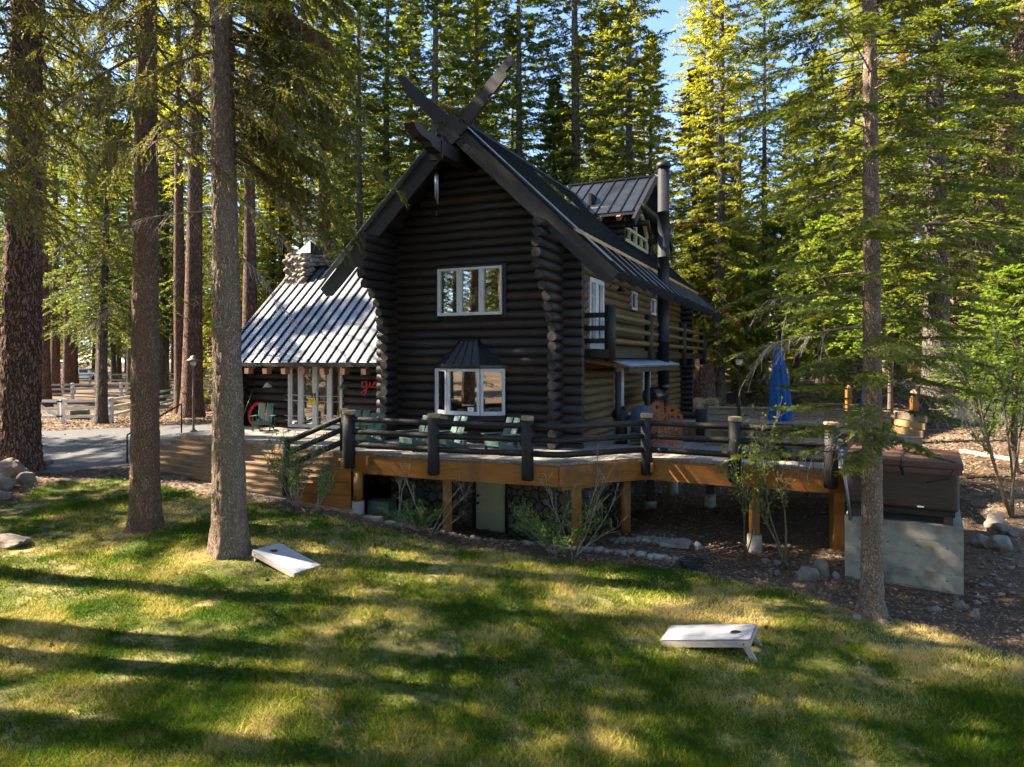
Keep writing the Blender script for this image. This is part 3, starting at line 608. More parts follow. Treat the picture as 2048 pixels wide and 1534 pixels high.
# side walls (logs along v); their ends stick out in front
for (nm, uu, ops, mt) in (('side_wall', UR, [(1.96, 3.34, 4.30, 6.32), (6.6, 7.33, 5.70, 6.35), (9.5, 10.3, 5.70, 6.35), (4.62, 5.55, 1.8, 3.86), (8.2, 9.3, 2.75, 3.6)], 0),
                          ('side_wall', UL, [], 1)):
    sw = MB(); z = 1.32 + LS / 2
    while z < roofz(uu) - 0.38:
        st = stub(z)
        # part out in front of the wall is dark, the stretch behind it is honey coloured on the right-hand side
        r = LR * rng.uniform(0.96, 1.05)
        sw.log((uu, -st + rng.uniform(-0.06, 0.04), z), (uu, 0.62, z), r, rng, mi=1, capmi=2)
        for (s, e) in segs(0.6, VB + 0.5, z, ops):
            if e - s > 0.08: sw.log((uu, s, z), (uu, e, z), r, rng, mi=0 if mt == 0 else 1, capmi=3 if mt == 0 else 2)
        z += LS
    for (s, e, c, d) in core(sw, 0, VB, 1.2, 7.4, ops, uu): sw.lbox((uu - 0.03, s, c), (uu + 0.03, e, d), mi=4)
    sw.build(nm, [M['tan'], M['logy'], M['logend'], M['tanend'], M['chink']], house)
bw = MB(); z = 1.32
while z < RIDGE - 0.5:
    half = (RIDGE - 0.30 - z) / SL
    bw.log((max(UL - 0.5, UM - half), VB, z), (min(UR + 0.65, UM + half), VB, z), LR, rng); z += LS
bw.lbox((UL, VB - 0.03, 1.2), (UR, VB + 0.03, 7.3), mi=2)
bw.build('back_wall', [M['logx'], M['logend'], M['chink']], house)
fl = MB(); fl.lbox((UL, 0.1, 4.20), (UR, VB - 0.1, 4.35)); fl.lbox((UL, 0.1, 1.55), (UR, VB - 0.1, 1.7))
fl.lbox((UL + 0.1, 4.2, 1.7), (UR - 0.1, 4.3, 4.2)); fl.lbox((UL + 0.1, 3.8, 4.35), (UR - 0.1, 3.9, 8.0))
fl.build('inner_floor', M['room'], house)
# stone foundation
fd = MB(); DO = (-2.36, -1.46, -1.0, 1.52)
for (s, e, c, d) in core(fd, UL - 0.1, 0.12, -1.3, 1.2, [DO], 0): fd.lbox((s, -0.12, c), (e, 0.12, d))
fd.lbox((-0.12, 0.13, -1.3), (0.12, VB, 1.2)); fd.lbox((UL - 0.1, 0.13, -1.3), (UL + 0.1, VB, 1.2))
fd.build('stone_foundation', M['stonef'], house)
# basement door
fr = MB(); fr.lbox((-2.42, -0.15, -0.6), (-2.34, 0.02, 1.2)); fr.lbox((-1.48, -0.15, -0.6), (-1.40, 0.02, 1.2))
dfr = fr.build('door_frame', M['trim'], house)
dm = MB(); dm.lbox((-2.34, -0.10, -0.52), (-1.48, -0.05, 1.45))
for cx in (-2.13, -1.69):
    for (z0, z1) in ((-0.40, 0.10), (0.20, 0.85), (0.93, 1.18)):
        dm.lbox((cx - 0.15, -0.112, z0), (cx + 0.15, -0.102, z1)); dm.lbox((cx - 0.11, -0.118, z0 + 0.04), (cx + 0.11, -0.113, z1 - 0.04))
dr = dm.build('door', M['door'], house); tag(dr, 'olive green six panel basement door under the deck')
hm = MB(); hm.lathe((-2.27, -0.14, 0.42), [(0.035, -0.03), (0.035, 0.03)], 12); hm.tube([(-2.27, -0.10, 0.22), (-2.27, -0.17, 0.22)], [0.03, 0.035], 10); hm.build('handle', M['iron'], dr)

def win(O, ax, w, h, cols, rows=1, fw_=0.06, depth=0.10, name='window', fm='white', pane_off=0.0, widths=None, label=None, parent=house, glass='glass'):
    """frame mesh with glass child. O lower-left corner, ax unit vector along the window, outward normal = ax x up reversed"""
    ax = Vector(ax); up = Vector((0, 0, 1)); nr = ax.cross(up); O = Vector(O)
    R = Matrix((ax, nr, up)).transposed(); f = MB(); g = MB()
    ws = widths or [w / cols] * cols
    x = 0
    def bar(x0, x1, z0, z1, d=depth, o=0.0): f.box(O + ax * (x0 + x1) / 2 + up * (z0 + z1) / 2 + nr * o, ((x1 - x0) / 2, d / 2, (z1 - z0) / 2), R=R)
    for i, wi in enumerate(ws):
        a, b = x + 0.004, x + wi - 0.004; dd = depth - 0.006 * (i % 2)
        bar(a, a + fw_, 0, h, dd); bar(b - fw_, b, 0, h, dd)
        bar(a + fw_, b - fw_, 0, fw_ * 1.3, dd - 0.004); bar(a + fw_, b - fw_, h - fw_, h, dd - 0.004)
        for r in range(1, rows): bar(a + fw_, b - fw_, h * r / rows - 0.015, h * r / rows + 0.015, 0.05)
        p = [O + ax * (a + fw_) + up * fw_ + nr * pane_off, O + ax * (b - fw_) + up * fw_ + nr * pane_off]
        g.box(O + ax * (a + b) / 2 + up * h / 2 + nr * pane_off, ((b - a) / 2 - fw_, 0.004, h / 2 - fw_), R=R)
        x += wi
    fo = f.build(name, M[fm], parent, bevel=0.004)
    if label: tag(fo, label)
    g.build('pane', M[glass], fo)
    return fo
win((WIN_UP[0], -0.10, WIN_UP[2]), (1, 0, 0), WIN_UP[1] - WIN_UP[0], WIN_UP[3] - WIN_UP[2], 3, widths=[0.66, 0.66, 0.61], label='three-light upper gable window with cushions on the sill', depth=0.16)
sb = MB(); sb.lbox((WIN_UP[0], -0.02, WIN_UP[2] - 0.08), (WIN_UP[1], 0.9, WIN_UP[2] - 0.03))
sb.lbox((WIN_UP[0] + 0.02, 0.86, WIN_UP[2]), (WIN_UP[1] - 0.02, 0.9, WIN_UP[3] + 0.2)); sb.build('window_seat', M['room'], house)
# dark casing round the upper window
cs = MB()
for (a, b) in (((-3.56, -0.14, 5.13), (-3.495, -0.02, 6.52)), ((-1.555, -0.14, 5.13), (-1.45, -0.02, 6.52)), ((-3.495, -0.14, 6.462), (-1.555, -0.02, 6.52))): cs.lbox(a, b)
cs.build('window_casing', M['trim'], house)

# bay window
def bay():
    pts = [(-3.57, -0.10), (-3.00, -0.48), (-2.03, -0.48), (-1.50, -0.10)]
    f = MB(); f.prism(pts, 2.42, 2.55); f.prism([(x * 1.0, y - 0.02) for x, y in pts][::1], 3.785, 3.86); b = f.build('bay_sill', M['trim'], house)
    for i, lab in enumerate(('narrow angled left light of the bay window', 'middle light of the bay window', 'angled right light of the bay window')):
        p, q = Vector((*pts[i], 0)), Vector((*pts[i + 1], 0)); d = (q - p); L = d.length; d.normalize()
        win((p.x, p.y, 2.56), d, L, 1.215, 1, fw_=0.075, label=lab, depth=0.09)
    pp = MB(); pp.box((-2.28, -0.535, 2.72), (0.085, 0.002, 0.055))
    n = pp.build('paper_notice', M['paper'], house)
    k = MB()
    for i in range(3): k.box((-2.28, -0.5375, 2.75 - i * 0.022), (0.05 - 0.012 * (i % 2), 0.0006, 0.003))
    k.build('printed_lines', M['ink'], n)
    # hipped bay roof
    e = [(-3.68, 0.0), (-3.06, -0.62), (-1.97, -0.62), (-1.39, 0.0)]; t = [(-2.80, -0.12), (-2.80, -0.14), (-2.26, -0.14), (-2.26, -0.12)]
    r = MB(); vs = [(x, y, 3.86) for x, y in e] + [(x, y, 4.52) for x, y in t]; lo = [(x, y, 3.80) for x, y in e]
    r.add(vs + lo, [(0, 1, 5, 4), (1, 2, 6, 5), (2, 3, 7, 6), (4, 5, 6, 7), (8, 9, 1, 0), (9, 10, 2, 1), (10, 11, 3, 2), (11, 10, 9, 8)])
    ro = r.build('bay_roof', M['roofd'], house)
    s_ = MB()
    for i in range(4): s_.tube([Vector((*e[i], 3.885)), Vector((*t[i], 4.54))], 0.018, 6)
    for i in range(3):
        for k in range(1, 4 if i == 1 else 3):
            f_ = k / (4 if i == 1 else 3)
            a = Vector((*e[i], 3.875)).lerp(Vector((*e[i + 1], 3.875)), f_); b = Vector((*t[i], 4.53)).lerp(Vector((*t[i + 1], 4.53)), f_); s_.tube([a, b], 0.012, 5)
    s_.tube([(-2.80, -0.14, 4.54), (-2.26, -0.14, 4.54)], 0.02, 6)
    s_.build('roof_seam', M['seam'], ro)
bay()

# side wall doors and windows (plane u = 0)
AXV = (0, 1, 0)
win((0.09, 1.96, 4.32), AXV, 1.38, 2.0, 2, fw_=0.13, name='balcony_door', label='white glazed double door opening on the balcony', depth=0.12)
win((0.10, 6.6, 5.71), AXV, 0.72, 0.63, 1, fw_=0.07, label='small white upper side window nearest the balcony door')
win((0.10, 9.5, 5.71), AXV, 0.78, 0.63, 1, fw_=0.07, label='small white upper side window farther back')
win((0.10, 4.62, 1.82), AXV, 0.92, 2.02, 1, fw_=0.12, name='porch_door', label='white glazed door under the porch roof')
win((0.10, 8.2, 2.76), AXV, 1.08, 0.82, 1, fw_=0.08, label='white ground floor window under the porch roof')

# main roof
V0, V1 = -1.05, 16.5
EU = 3.17
def roof_side(sg, rmat):
    r = MB()
    def P(u, v, dz=0): return (UM + sg * u, v, RIDGE - SL * u + dz)
    q = [P(0, V0 + 0.04), P(EU, V0 + 0.04), P(EU, V1 - 0.04), P(0, V1 - 0.04)] if sg > 0 else [P(0, V1 - 0.04), P(EU, V1 - 0.04), P(EU, V0 + 0.04), P(0, V0 + 0.04)]
    r.slab(q, 0.05)
    o = r.build('roof', rmat, house)
    s_ = MB(); v = V0 + 0.1
    while v < V1:
        s_.beam(P(0.02, v, 0.02), P(EU, v, 0.02), 0.03, 0.045); v += 0.42
    s_.build('roof_seam', M['seam'], o)
    d = MB(); q = [P(0, V0 + 0.15, -0.055), P(EU, V0 + 0.15, -0.055), P(EU, V1 - 0.15, -0.055), P(0, V1 - 0.15, -0.055)]
    if sg < 0: q = q[::-1]
    d.slab(q, 0.05); d.build('roof_boarding', M['trim'], house)
    e = MB(); e.beam(P(EU + 0.02, V0, -0.035), P(EU + 0.02, V1, -0.035), 0.04, 0.09); e.build('eave_board', M['ywood'], house)
    # rafter tails past the steel edge
    v = V0 + 1.0
    while v < V1 - 0.5 and sg > 0:
        t = MB(); t.beam(P(2.2, v, -0.24), P(4.15 - 0.0, v, -0.24), 0.14, 0.26, up=(0, 0, 1))
        o2 = t.build('rafter', M['trim'], house)
        c = MB(); c.beam(P(EU + 0.05, v, -0.062), P(4.13, v, -0.062), 0.15, 0.012); c.build('lit_top_strip', M['corr'], o2)  # pale strip painted in as the sunlit top edge of the bare tail
        v += 1.18
for sg, rm in ((1, M['roofd']), (-1, M['roofd'])): roof_side(sg, rm)
rc = MB(); rc.tube([(UM, V0 + 0.05, RIDGE + 0.02), (UM, V1 - 0.05, RIDGE + 0.02)], 0.07, 8); rc.build('ridge_cap', M['seam'], house)

# barge boards with crossed finials
def finial(s_, uu, zz, sg, th, off):
    """board from the eave end up past the ridge, with a notched carved tip"""
    d = Vector((-sg, 0, SL)).normalized(); n = Vector((SL * sg, 0, 1)).normalized()
    A = Vector((UM + sg * 4.15, 0, RIDGE - 0.36 - SL * 4.15)); L0 = (Vector((UM, 0, RIDGE - 0.36)) - A).length; L = L0 + 2.3
    prof = [(0, -0.10), (0.12, -0.19), (0.5, -0.20), (L0, -0.20), (L0 + 0.6, -0.18), (L0 + 1.12, -0.165), (L0 + 1.16, -0.12), (L0 + 1.28, -0.12), (L0 + 1.32, -0.17), (L0 + 1.85, -0.16), (L0 + 1.9, -0.05), (L0 + 2.1, -0.07), (L0 + 2.3, 0.02),
            (L, 0.10), (L0 + 2.1, 0.16), (L0 + 1.7, 0.155), (L0 + 1.32, 0.175), (L0 + 1.28, 0.14), (L0 + 1.16, 0.14), (L0 + 1.12, 0.18), (L0 + 0.6, 0.19), (L0, 0.20), (0.5, 0.20), (0.0, 0.20)]
    y0, y1 = off, off + th
    pts = [A + d * a + n * b for a, b in prof]; m = len(pts)
    vs = [(p.x, y0, p.z) for p in pts] + [(p.x, y1, p.z) for p in pts]
    fs = [tuple(range(m)), tuple(range(2 * m - 1, m - 1, -1))] + [(i, m + i, m + (i + 1) % m, (i + 1) % m) for i in range(m)]
    s_.add(vs, fs)
for sg, off in ((1, V0 - 0.10), (-1, V0 + 0.012)):
    b = MB(); finial(b, 0, 0, sg, 0.105, off); o = b.build('barge_board', M['trim'], house)
    # steel edge strip along the top of the board, below the crossing
    e = MB(); e.beam((UM + sg * 0.35, V0 - 0.02, RIDGE - SL * 0.35 + 0.045), (UM + sg * 4.12, V0 - 0.02, RIDGE - SL * 4.12 + 0.045), 0.20, 0.02); e.build('metal_edge', M['corr'], o)
for sg in (1, -1):
    b = MB(); b.beam((UM + sg * 0.1, V1, RIDGE - 0.24 - SL * 0.1), (UM + sg * 4.15, V1, RIDGE - 0.24 - SL * 4.15), 0.10, 0.34); b.build('barge_board', M['trim'], house)
# scrolled plate at the crossing
pl = MB(); c0 = Vector((UM, V0 - 0.14, RIDGE - 0.36)); prof = []
for k in range(40):
    a = 2 * math.pi * k / 40; r = 0.24 + 0.11 * abs(math.cos(2 * a)) ** 0.6 + 0.03 * math.cos(8 * a); prof.append((r * 1.15 * math.cos(a), r * 1.0 * math.sin(a)))
m = len(prof); pl.add([(c0.x + a, V0 - 0.145, c0.z + b) for a, b in prof] + [(c0.x + a, V0 - 0.103, c0.z + b) for a, b in prof],
                      [tuple(range(m)), tuple(range(2 * m - 1, m - 1, -1))] + [(i, m + i, m + (i + 1) % m, (i + 1) % m) for i in range(m)])
pl2 = pl.build('scroll_plate', M['trim'], house)
sc = MB()
for sx in (-1, 1):
    for sz in (-1, 1):
        sc.tube([(c0.x + sx * (0.26 + 0.10 * (1 - t / 14) * math.cos(t * 0.55)), V0 - 0.15, c0.z + sz * (0.17 + 0.10 * (1 - t / 14) * math.sin(t * 0.55))) for t in range(12)], 0.012, 5)
sc.build('scroll', M['logend'], pl2)
# ridge beam carved to a point, purlins
rb = MB(); prof = [(-3.2, 0.16), (-3.05, 0.20), (-2.6, 0.14), (-2.2, 0.13), (0.6, 0.13), (0.6, -0.22), (-1.2, -0.22), (-1.9, -0.22), (-2.35, -0.16), (-2.5, -0.06), (-2.85, -0.04), (-3.1, 0.06)]
zc = RIDGE - 0.98; m = len(prof); rb.add([(UM - 0.14, v, zc + z_) for v, z_ in prof] + [(UM + 0.14, v, zc + z_) for v, z_ in prof],
    [tuple(range(m - 1, -1, -1)), tuple(range(m, 2 * m))] + [(i, (i + 1) % m, m + (i + 1) % m, m + i) for i in range(m)])
rbo = rb.build('ridge_beam', M['trim'], house)
hp = MB(); hp.lbox((UM - 0.17, -1.98, zc - 0.36), (UM + 0.17, -1.93, zc + 0.16)); hp.build('hanger_plate', M['logend'], rbo)
for sg in (1, -1):
    p = MB(); p.log((UM + sg * 2.55, -1.0, roofz(UM + 2.55) - 0.30), (UM + sg * 2.55, 0.4, roofz(UM + 2.55) - 0.30), 0.13, rng); p.build('purlin', [M['logy'], M['logend']], house)
# skylight
sk = MB(); u0, u1 = -1.85, -0.72
def RP(u, v, h): return (u, v, roofz(u) + h)
sk.slab([RP(u0, 2.6, 0.09), RP(u1, 2.6, 0.09), RP(u1, 3.8, 0.09), RP(u0, 3.8, 0.09)], 0.08); sko = sk.build('skylight', M['trim'], house)
g = MB(); g.slab([RP(u0 + 0.07, 2.67, 0.10), RP(u1 - 0.07, 2.67, 0.10), RP(u1 - 0.07, 3.73, 0.10), RP(u0 + 0.07, 3.73, 0.10)], 0.006); g.build('pane', M['glass'], sko)

# dormer
DV, DZ, DH, DS = 9.26, 10.83, 2.56, 0.68
def dz(v): return DZ - DS * abs(v - DV)
for sg in (-1, 1):
    r = MB(); q = [(-5.2, DV, DZ), (0.25, DV, DZ), (0.25, DV + sg * DH, dz(DV + DH)), (-5.2, DV + sg * DH, dz(DV + DH))]
    if sg > 0: q = q[::-1]
    # back end of the near slope stops at the main ridge
    r.slab([Vector(p) if p[0] > -5 else Vector((-3.1, p[1], p[2])) for p in (q[::-1])], 0.05)
    o = r.build('dormer_roof', M['roofm'], house)
    s_ = MB(); u = -2.95
    while u < 0.3:
        s_.beam((u, DV, DZ + 0.02), (u, DV + sg * DH, dz(DV + DH) + 0.02), 0.035, 0.05); u += 0.44
    s_.build('roof_seam', M['seam'], o)
    b = MB(); L = DH + 0.62; b.beam((0.32, DV, DZ - 0.10), (0.32, DV + sg * L, DZ - 0.10 - DS * L), 0.10, 0.26, up=(0, 0, 1)); b.build('dormer_barge_board', M['trim'], house)
    e = MB(); e.lbox((-1.7, DV + sg * (DH - 0.02) - 0.03, dz(DV + DH) - 0.13), (0.25, DV + sg * (DH - 0.02) + 0.03, dz(DV + DH) - 0.055)); e.build('dormer_fascia', M['trim'], house)
    for uu in (-1.05, -0.35):
        t = MB(); t.beam((uu, DV + sg * 1.7, dz(DV + 1.7) - 0.26), (uu, DV + sg * (DH + 0.08), dz(DV + DH + 0.08) - 0.20), 0.14, 0.16, mi=0); t.build('dormer_rafter', M['copper'], house)
rc = MB(); rc.beam((-3.1, DV, DZ + 0.03), (0.3, DV, DZ + 0.03), 0.16, 0.05); rc.build('dormer_ridge_cap', M['seam'], house)
dw = MB(); DU = -0.45; zb = roofz(DU)
for sg in (-1, 1):      # cheeks
    y = DV + sg * 2.02
    z_ = zb + 0.05
    while z_ < dz(y) - 0.1:
        ub = UM + (RIDGE - z_) / SL
        dw.log((ub - 0.2 - 0.0, y, z_), (DU + 0.18, y, z_), 0.11, rng); z_ += 0.21
    z0 = zb
    dw.add([(DU, y - 0.02, zb - 0.1), (UM + (RIDGE - dz(y)) / SL - 0.3, y - 0.02, dz(y) - 0.12), (DU, y - 0.02, dz(y) - 0.12), (DU, y + 0.02, zb - 0.1), (UM + (RIDGE - dz(y)) / SL - 0.3, y + 0.02, dz(y) - 0.12), (DU, y + 0.02, dz(y) - 0.12)],
           [(0, 1, 2), (5, 4, 3), (0, 2, 5, 3), (2, 1, 4, 5), (1, 0, 3, 4)], 2)
# front of the dormer: dark gable above the window
vv = [DV - 2.0, DV + 2.0]
dw.add([(DU - 0.03, vv[0], 8.78), (DU - 0.03, vv[1], 8.78), (DU - 0.03, vv[1], dz(vv[1]) - 0.1), (DU - 0.03, DV, DZ - 0.1), (DU - 0.03, vv[0], dz(vv[0]) - 0.1)], [(0, 1, 2, 3, 4)], 0)
dw.lbox((DU - 0.12, vv[0], zb - 0.1), (DU - 0.03, vv[1], zb + 0.02))
dw.lbox((DU - 1.2, vv[0] + 0.1, zb - 0.3), (DU - 1.1, vv[1] - 0.1, 10.0), mi=2)
dw.build('dormer_wall', [M['logx'], M['logend'], M['chink']], house)
# dormer window: polygonal head following the gable
wf = MB(); gp = MB(); a, b, zs, zh = 7.42, 11.1, zb + 0.06, 9.0
def vb(v0, z0, v1, z1, w=0.11): wf.beam((DU + 0.03, v0, z0), (DU + 0.03, v1, z1), 0.10, w, up=(0, 0, 1) if abs(v1 - v0) > abs(z1 - z0) else (0, 1, 0))
vb(a, zs, a, zh); vb(b, zs, b, zh); vb(a, zs, b, zs); vb(a, zh, a + 0.75, zh + 0.62); vb(a + 0.75, zh + 0.62, b - 0.75, zh + 0.62); vb(b - 0.75, zh + 0.62, b, zh)
mid = (a + b) / 2; vb(mid, zs, mid, zh + 0.62, 0.16); vb(a, zh - 0.25, b, zh - 0.25, 0.09); vb(a + 0.92, zs, a + 0.92, zh - 0.25, 0.06); vb(b - 0.92, zs, b - 0.92, zh - 0.25, 0.06)
dwo = wf.build('dormer_window', M['cream'], house)
gp.add([(DU + 0.02, a, zs), (DU + 0.02, b, zs), (DU + 0.02, b, zh), (DU + 0.02, b - 0.75, zh + 0.6), (DU + 0.02, a + 0.75, zh + 0.6), (DU + 0.02, a, zh)], [(0, 1, 2, 3, 4, 5)]); gp.build('pane', M['glass'], dwo)
cb = MB()
for (v0, z0) in ((DV - 1.9, 8.75), (DV + 1.9, 8.75)): cb.log((DU - 0.1, v0, z0), (0.55, v0, z0), 0.11, rng)
cb.log((0.35, DV - 2.3, 9.28), (0.35, DV + 2.3, 9.28), 0.13, rng); cb.build('dormer_brace', [M['logx'], M['logend']], house)

# flue pipe
fp = MB(); FU, FV = 1.2, 6.6; fp.lathe((FU, FV, 0), [(0.19, 3.2), (0.19, 4.6), (0.197, 4.6), (0.197, 4.63), (0.19, 4.63), (0.19, 6.0), (0.197, 6.0), (0.197, 6.03), (0.19, 6.03), (0.19, 7.4), (0.197, 7.4), (0.197, 7.43), (0.19, 7.43), (0.19, 8.9), (0.197, 8.9), (0.197, 8.93), (0.19, 8.93), (0.19, 10.35)], 22)
fpo = fp.build('flue_pipe', M['pipe'], house)
cp = MB(); cp.lathe((FU, FV, 0), [(0.23, 10.38), (0.25, 10.42), (0.25, 10.50), (0.20, 10.55), (0.13, 10.6), (0.02, 10.62)], 22)
for k in range(10): a_ = k * math.pi / 5; cp.tube([(FU + 0.2 * math.cos(a_), FV + 0.2 * math.sin(a_), 10.33), (FU + 0.22 * math.cos(a_), FV + 0.22 * math.sin(a_), 10.42)], 0.012, 5)
cp.build('rain_cap', M['iron'], fpo)

# balcony
bf = MB(); bf.lbox((0.13, 0.8, 4.06), (1.02, 16.0, 4.28)); bal = bf.build('balcony', M['trim'], house)
for v in (0.95, 5.3, 11.0, 15.9):
    p = MB(); p.tube([(1.02, v, 3.98 if v < 1 else 3.8), (1.02, v, 5.42)], 0.142, 14, capmi=1); p.build('post', [M['logz'], M['cap']], bal)
for (v0, v1) in ((0.95, 5.3), (5.3, 11.0), (11.0, 15.9)):
    for z_ in (5.17, 4.83, 4.50):
        p = MB(); p.log((1.02, v0 + 0.1, z_), (1.02, v1 - 0.1, z_), 0.075, rng); p.build('rail', [M['tan'], M['tanend']], bal)
for z_ in (5.17, 4.83, 4.50):
    p = MB(); p.beam((0.12, 0.95, z_), (0.95, 0.95, z_), 0.09, 0.13); p.build('rail', M['trim'], bal)

# porch roof
pr = MB(); pr.slab([(0.95, 7.75, 4.02), (0.95, 1.2, 4.02), (1.52, 1.2, 3.84), (1.52, 7.75, 3.84)], 0.03); pro = pr.build('porch_roof', M['corr'], house)
rs_ = MB(); v = 1.25
while v < 7.75: rs_.tube([(0.95, v, 4.03), (1.53, v, 3.85)], 0.022, 6); v += 0.125
rs_.build('corrugation', M['corr'], pro)
rf = MB(); rf.beam((1.40, 1.2, 3.74), (1.40, 7.75, 3.74), 0.09, 0.14); v = 1.4
while v < 7.8: rf.beam((0.2, v, 3.98), (1.48, v, 3.80), 0.06, 0.09, mi=1); v += 0.62
rf.build('porch_rafter', [M['trim'], M['copper']], house)
for v in (1.25, 4.5, 7.3):
    p = MB(); p.tube([(1.15, v, 1.8), (1.15, v, 3.70)], 0.085, 12); p.build('porch_post', M['logz'], house)
# barn lamp under the eave
def wall_lamp(at, d, shade, label):
    at = Vector(at); d = Vector(d); m_ = MB(); pts = [at, at + d * 0.12 + Vector((0, 0, 0.12)), at + d * 0.3 + Vector((0, 0, 0.14)), at + d * 0.38 + Vector((0, 0, 0.02))]
    m_.tube(pts, 0.014, 7); o = m_.build('wall_lamp', M['iron'], house); tag(o, label)
    s_ = MB(); e = at + d * 0.38; s_.lathe((e.x, e.y, e.z), [(0.02, 0.03), (0.05, 0.0), (0.15, -0.12), (0.155, -0.13), (0.13, -0.125), (0.03, -0.02)], 16); s_.build('lamp_shade', shade, o)
wall_lamp((0.12, 3.9, 6.2), (1, 0, 0), M['iron'], 'black barn lamp under the right eave')

# ---- left wing
WV, WU0, WU1 = 1.2, -11.75, UL
DOORS = (-9.80, -7.64, 1.8, 3.92)
ww = MB(); z = 1.32
while z < 4.0:
    for (s, e) in segs(WU0 - 0.5, WU1 - 0.1, z, [DOORS]): ww.log((s, WV, z), (e, WV, z), LR, rng)
    z += LS
for (s, e, c, d) in core(ww, WU0, WU1, 1.0, 4.2, [DOORS], WV): ww.lbox((s, WV - 0.03, c), (e, WV + 0.03, d), mi=2)
ww.build('wing_front_wall', [M['logx'], M['logend'], M['chink']], house)
ws = MB(); z = 1.32 + LS / 2; RV, RZW = 4.1, 7.42; WE = 0.4; WSL = (RZW - 3.92) / (RV - WE)
while z < RZW - 0.4:
    half = (RZW - 0.3 - z) / WSL
    a, b = max(WV - 0.55, RV - half), min(RV * 2 - WV + 0.5, RV + half)
    ws.log((WU0, a, z), (WU0, b, z), LR, rng); z += LS
ws.lbox((WU0 - 0.03, WV, 1.0), (WU0 + 0.03, 7.0, 4.4), mi=2)
ws.build('wing_end_wall', [M['logy'], M['logend'], M['chink']], house)
wb = MB(); wb.lbox((WU0, 7.0, 0.5), (WU1, 7.1, 4.3)); wb.lbox((WU0, 1.3, 1.6), (WU1 - 0.1, 7.0, 1.7)); wb.lbox((WU0, 3.6, 1.7), (WU1 - 0.1, 3.7, 4.2)); wb.build('wing_back_wall', M['room'], house)
fz = MB(); fz.lbox((WU0 - 0.1, WV - 0.1, 0.2), (WU1, WV + 0.1, 1.2)); fz.lbox((WU0 - 0.1, WV + 0.11, 0.2), (WU0 + 0.1, 7.0, 1.2)); fz.build('wing_foundation', M['stonef'], house)
for sg in (-1, 1):
    r = MB(); ye = RV + sg * (RV - WE); ze = 3.92
    q = [(-12.25, ye, ze), (UL - 0.1, ye, ze), (UL - 0.1, RV, RZW), (-12.25, RV, RZW)]
    if sg > 0: q = q[::-1]
    r.slab(q, 0.05); o = r.build('wing_roof', M['roof'], house)
    s_ = MB(); u = -12.22
    while u < UL - 0.15: s_.beam((u, ye, ze + 0.025), (u, RV, RZW + 0.025), 0.045, 0.055); u += 0.375
    s_.build('roof_seam', M['seam'], o)
    d = MB(); q = [Vector(p) + Vector((0.1 if p[0] < -12 else 0, -sg * 0.05 if p[1] == ye else 0, -0.055)) for p in q]; d.slab(q, 0.06); d.build('roof_boarding', M['trim'], house)
rc = MB(); rc.beam((-12.25, RV, RZW + 0.05), (UL - 0.7, RV, RZW + 0.05), 0.2, 0.06); rc.build('wing_ridge_cap', M['seam'], house)
gt = MB(); gt.beam((-12.25, WE - 0.03, 3.86), (UL - 0.65, WE - 0.03, 3.86), 0.06, 0.13); gt.build('eave_fascia', M['trim'], house)
gb = MB(); gb.beam((-12.28, WE, 3.84), (-12.28, RV, RZW - 0.06), 0.06, 0.2); gb.beam((-12.28, 2 * RV - WE, 3.84), (-12.28, RV, RZW - 0.06), 0.06, 0.2); gb.build('wing_barge_board', M['trim'], house)
u = -11.6
while u < UL - 0.5:
    t = MB(); t.beam((u, 0.45, 3.86 - 0.10), (u, 1.5, 3.86 + 0.74), 0.16, 0.20, mi=0); t.lbox((u - 0.085, 0.30, 3.56), (u + 0.085, 0.52, 3.74), mi=1)
    t.build('wing_rafter', [M['copper'], M['copper']], house); u += 0.76
# french doors
fd_ = win((DOORS[0], WV - 0.10, 1.83), (1, 0, 0), DOORS[1] - DOORS[0], 2.08, 4, fw_=0.078, glass='glassd', name='french_doors', widths=[0.50, 0.58, 0.58, 0.50], label='white french doors with glazed side panels', depth=0.13)
hd = MB()
for x in (-8.78, -8.66): hd.lbox((x - 0.015, WV - 0.21, 2.72), (x + 0.015, WV - 0.165, 2.95))
hd.build('handle', M['iron'], fd_)
# cords strung across the doors, yellow card
cd = MB()
for z_ in (2.87, 2.70, 2.2, 2.06): cd.tube([(DOORS[0] - 0.1, WV - 0.20, z_), ((DOORS[0] + DOORS[1]) / 2, WV - 0.21, z_ - 0.02), (DOORS[1] + 0.05, WV - 0.20, z_ - 0.01)], 0.007, 5)
cd.build('door_cord', M['rope'], house)
yc = MB(); yc.lbox((-8.90, WV - 0.232, 2.60), (-8.63, WV - 0.222, 2.80)); yco = yc.build('door_card', M['yellow'], house); tag(yco, 'yellow card hung on the french doors')
ink = MB()
for (x, w, z_) in ((-8.86, 0.10, 2.735), (-8.74, 0.07, 2.735), (-8.85, 0.17, 2.695), (-8.84, 0.12, 2.655)): ink.lbox((x, WV - 0.2345, z_), (x + w, WV - 0.2325, z_ + 0.016))
ink.build('printed_lines', M['ink'], yco)
wall_lamp((-10.35, WV - 0.1, 3.25), (0, -1, 0), M['cushion'], 'gooseneck lamp left of the french doors')
wall_lamp((-7.35, WV - 0.1, 3.25), (0, -1, 0), M['gutil2'], 'gooseneck lamp right of the french doors')
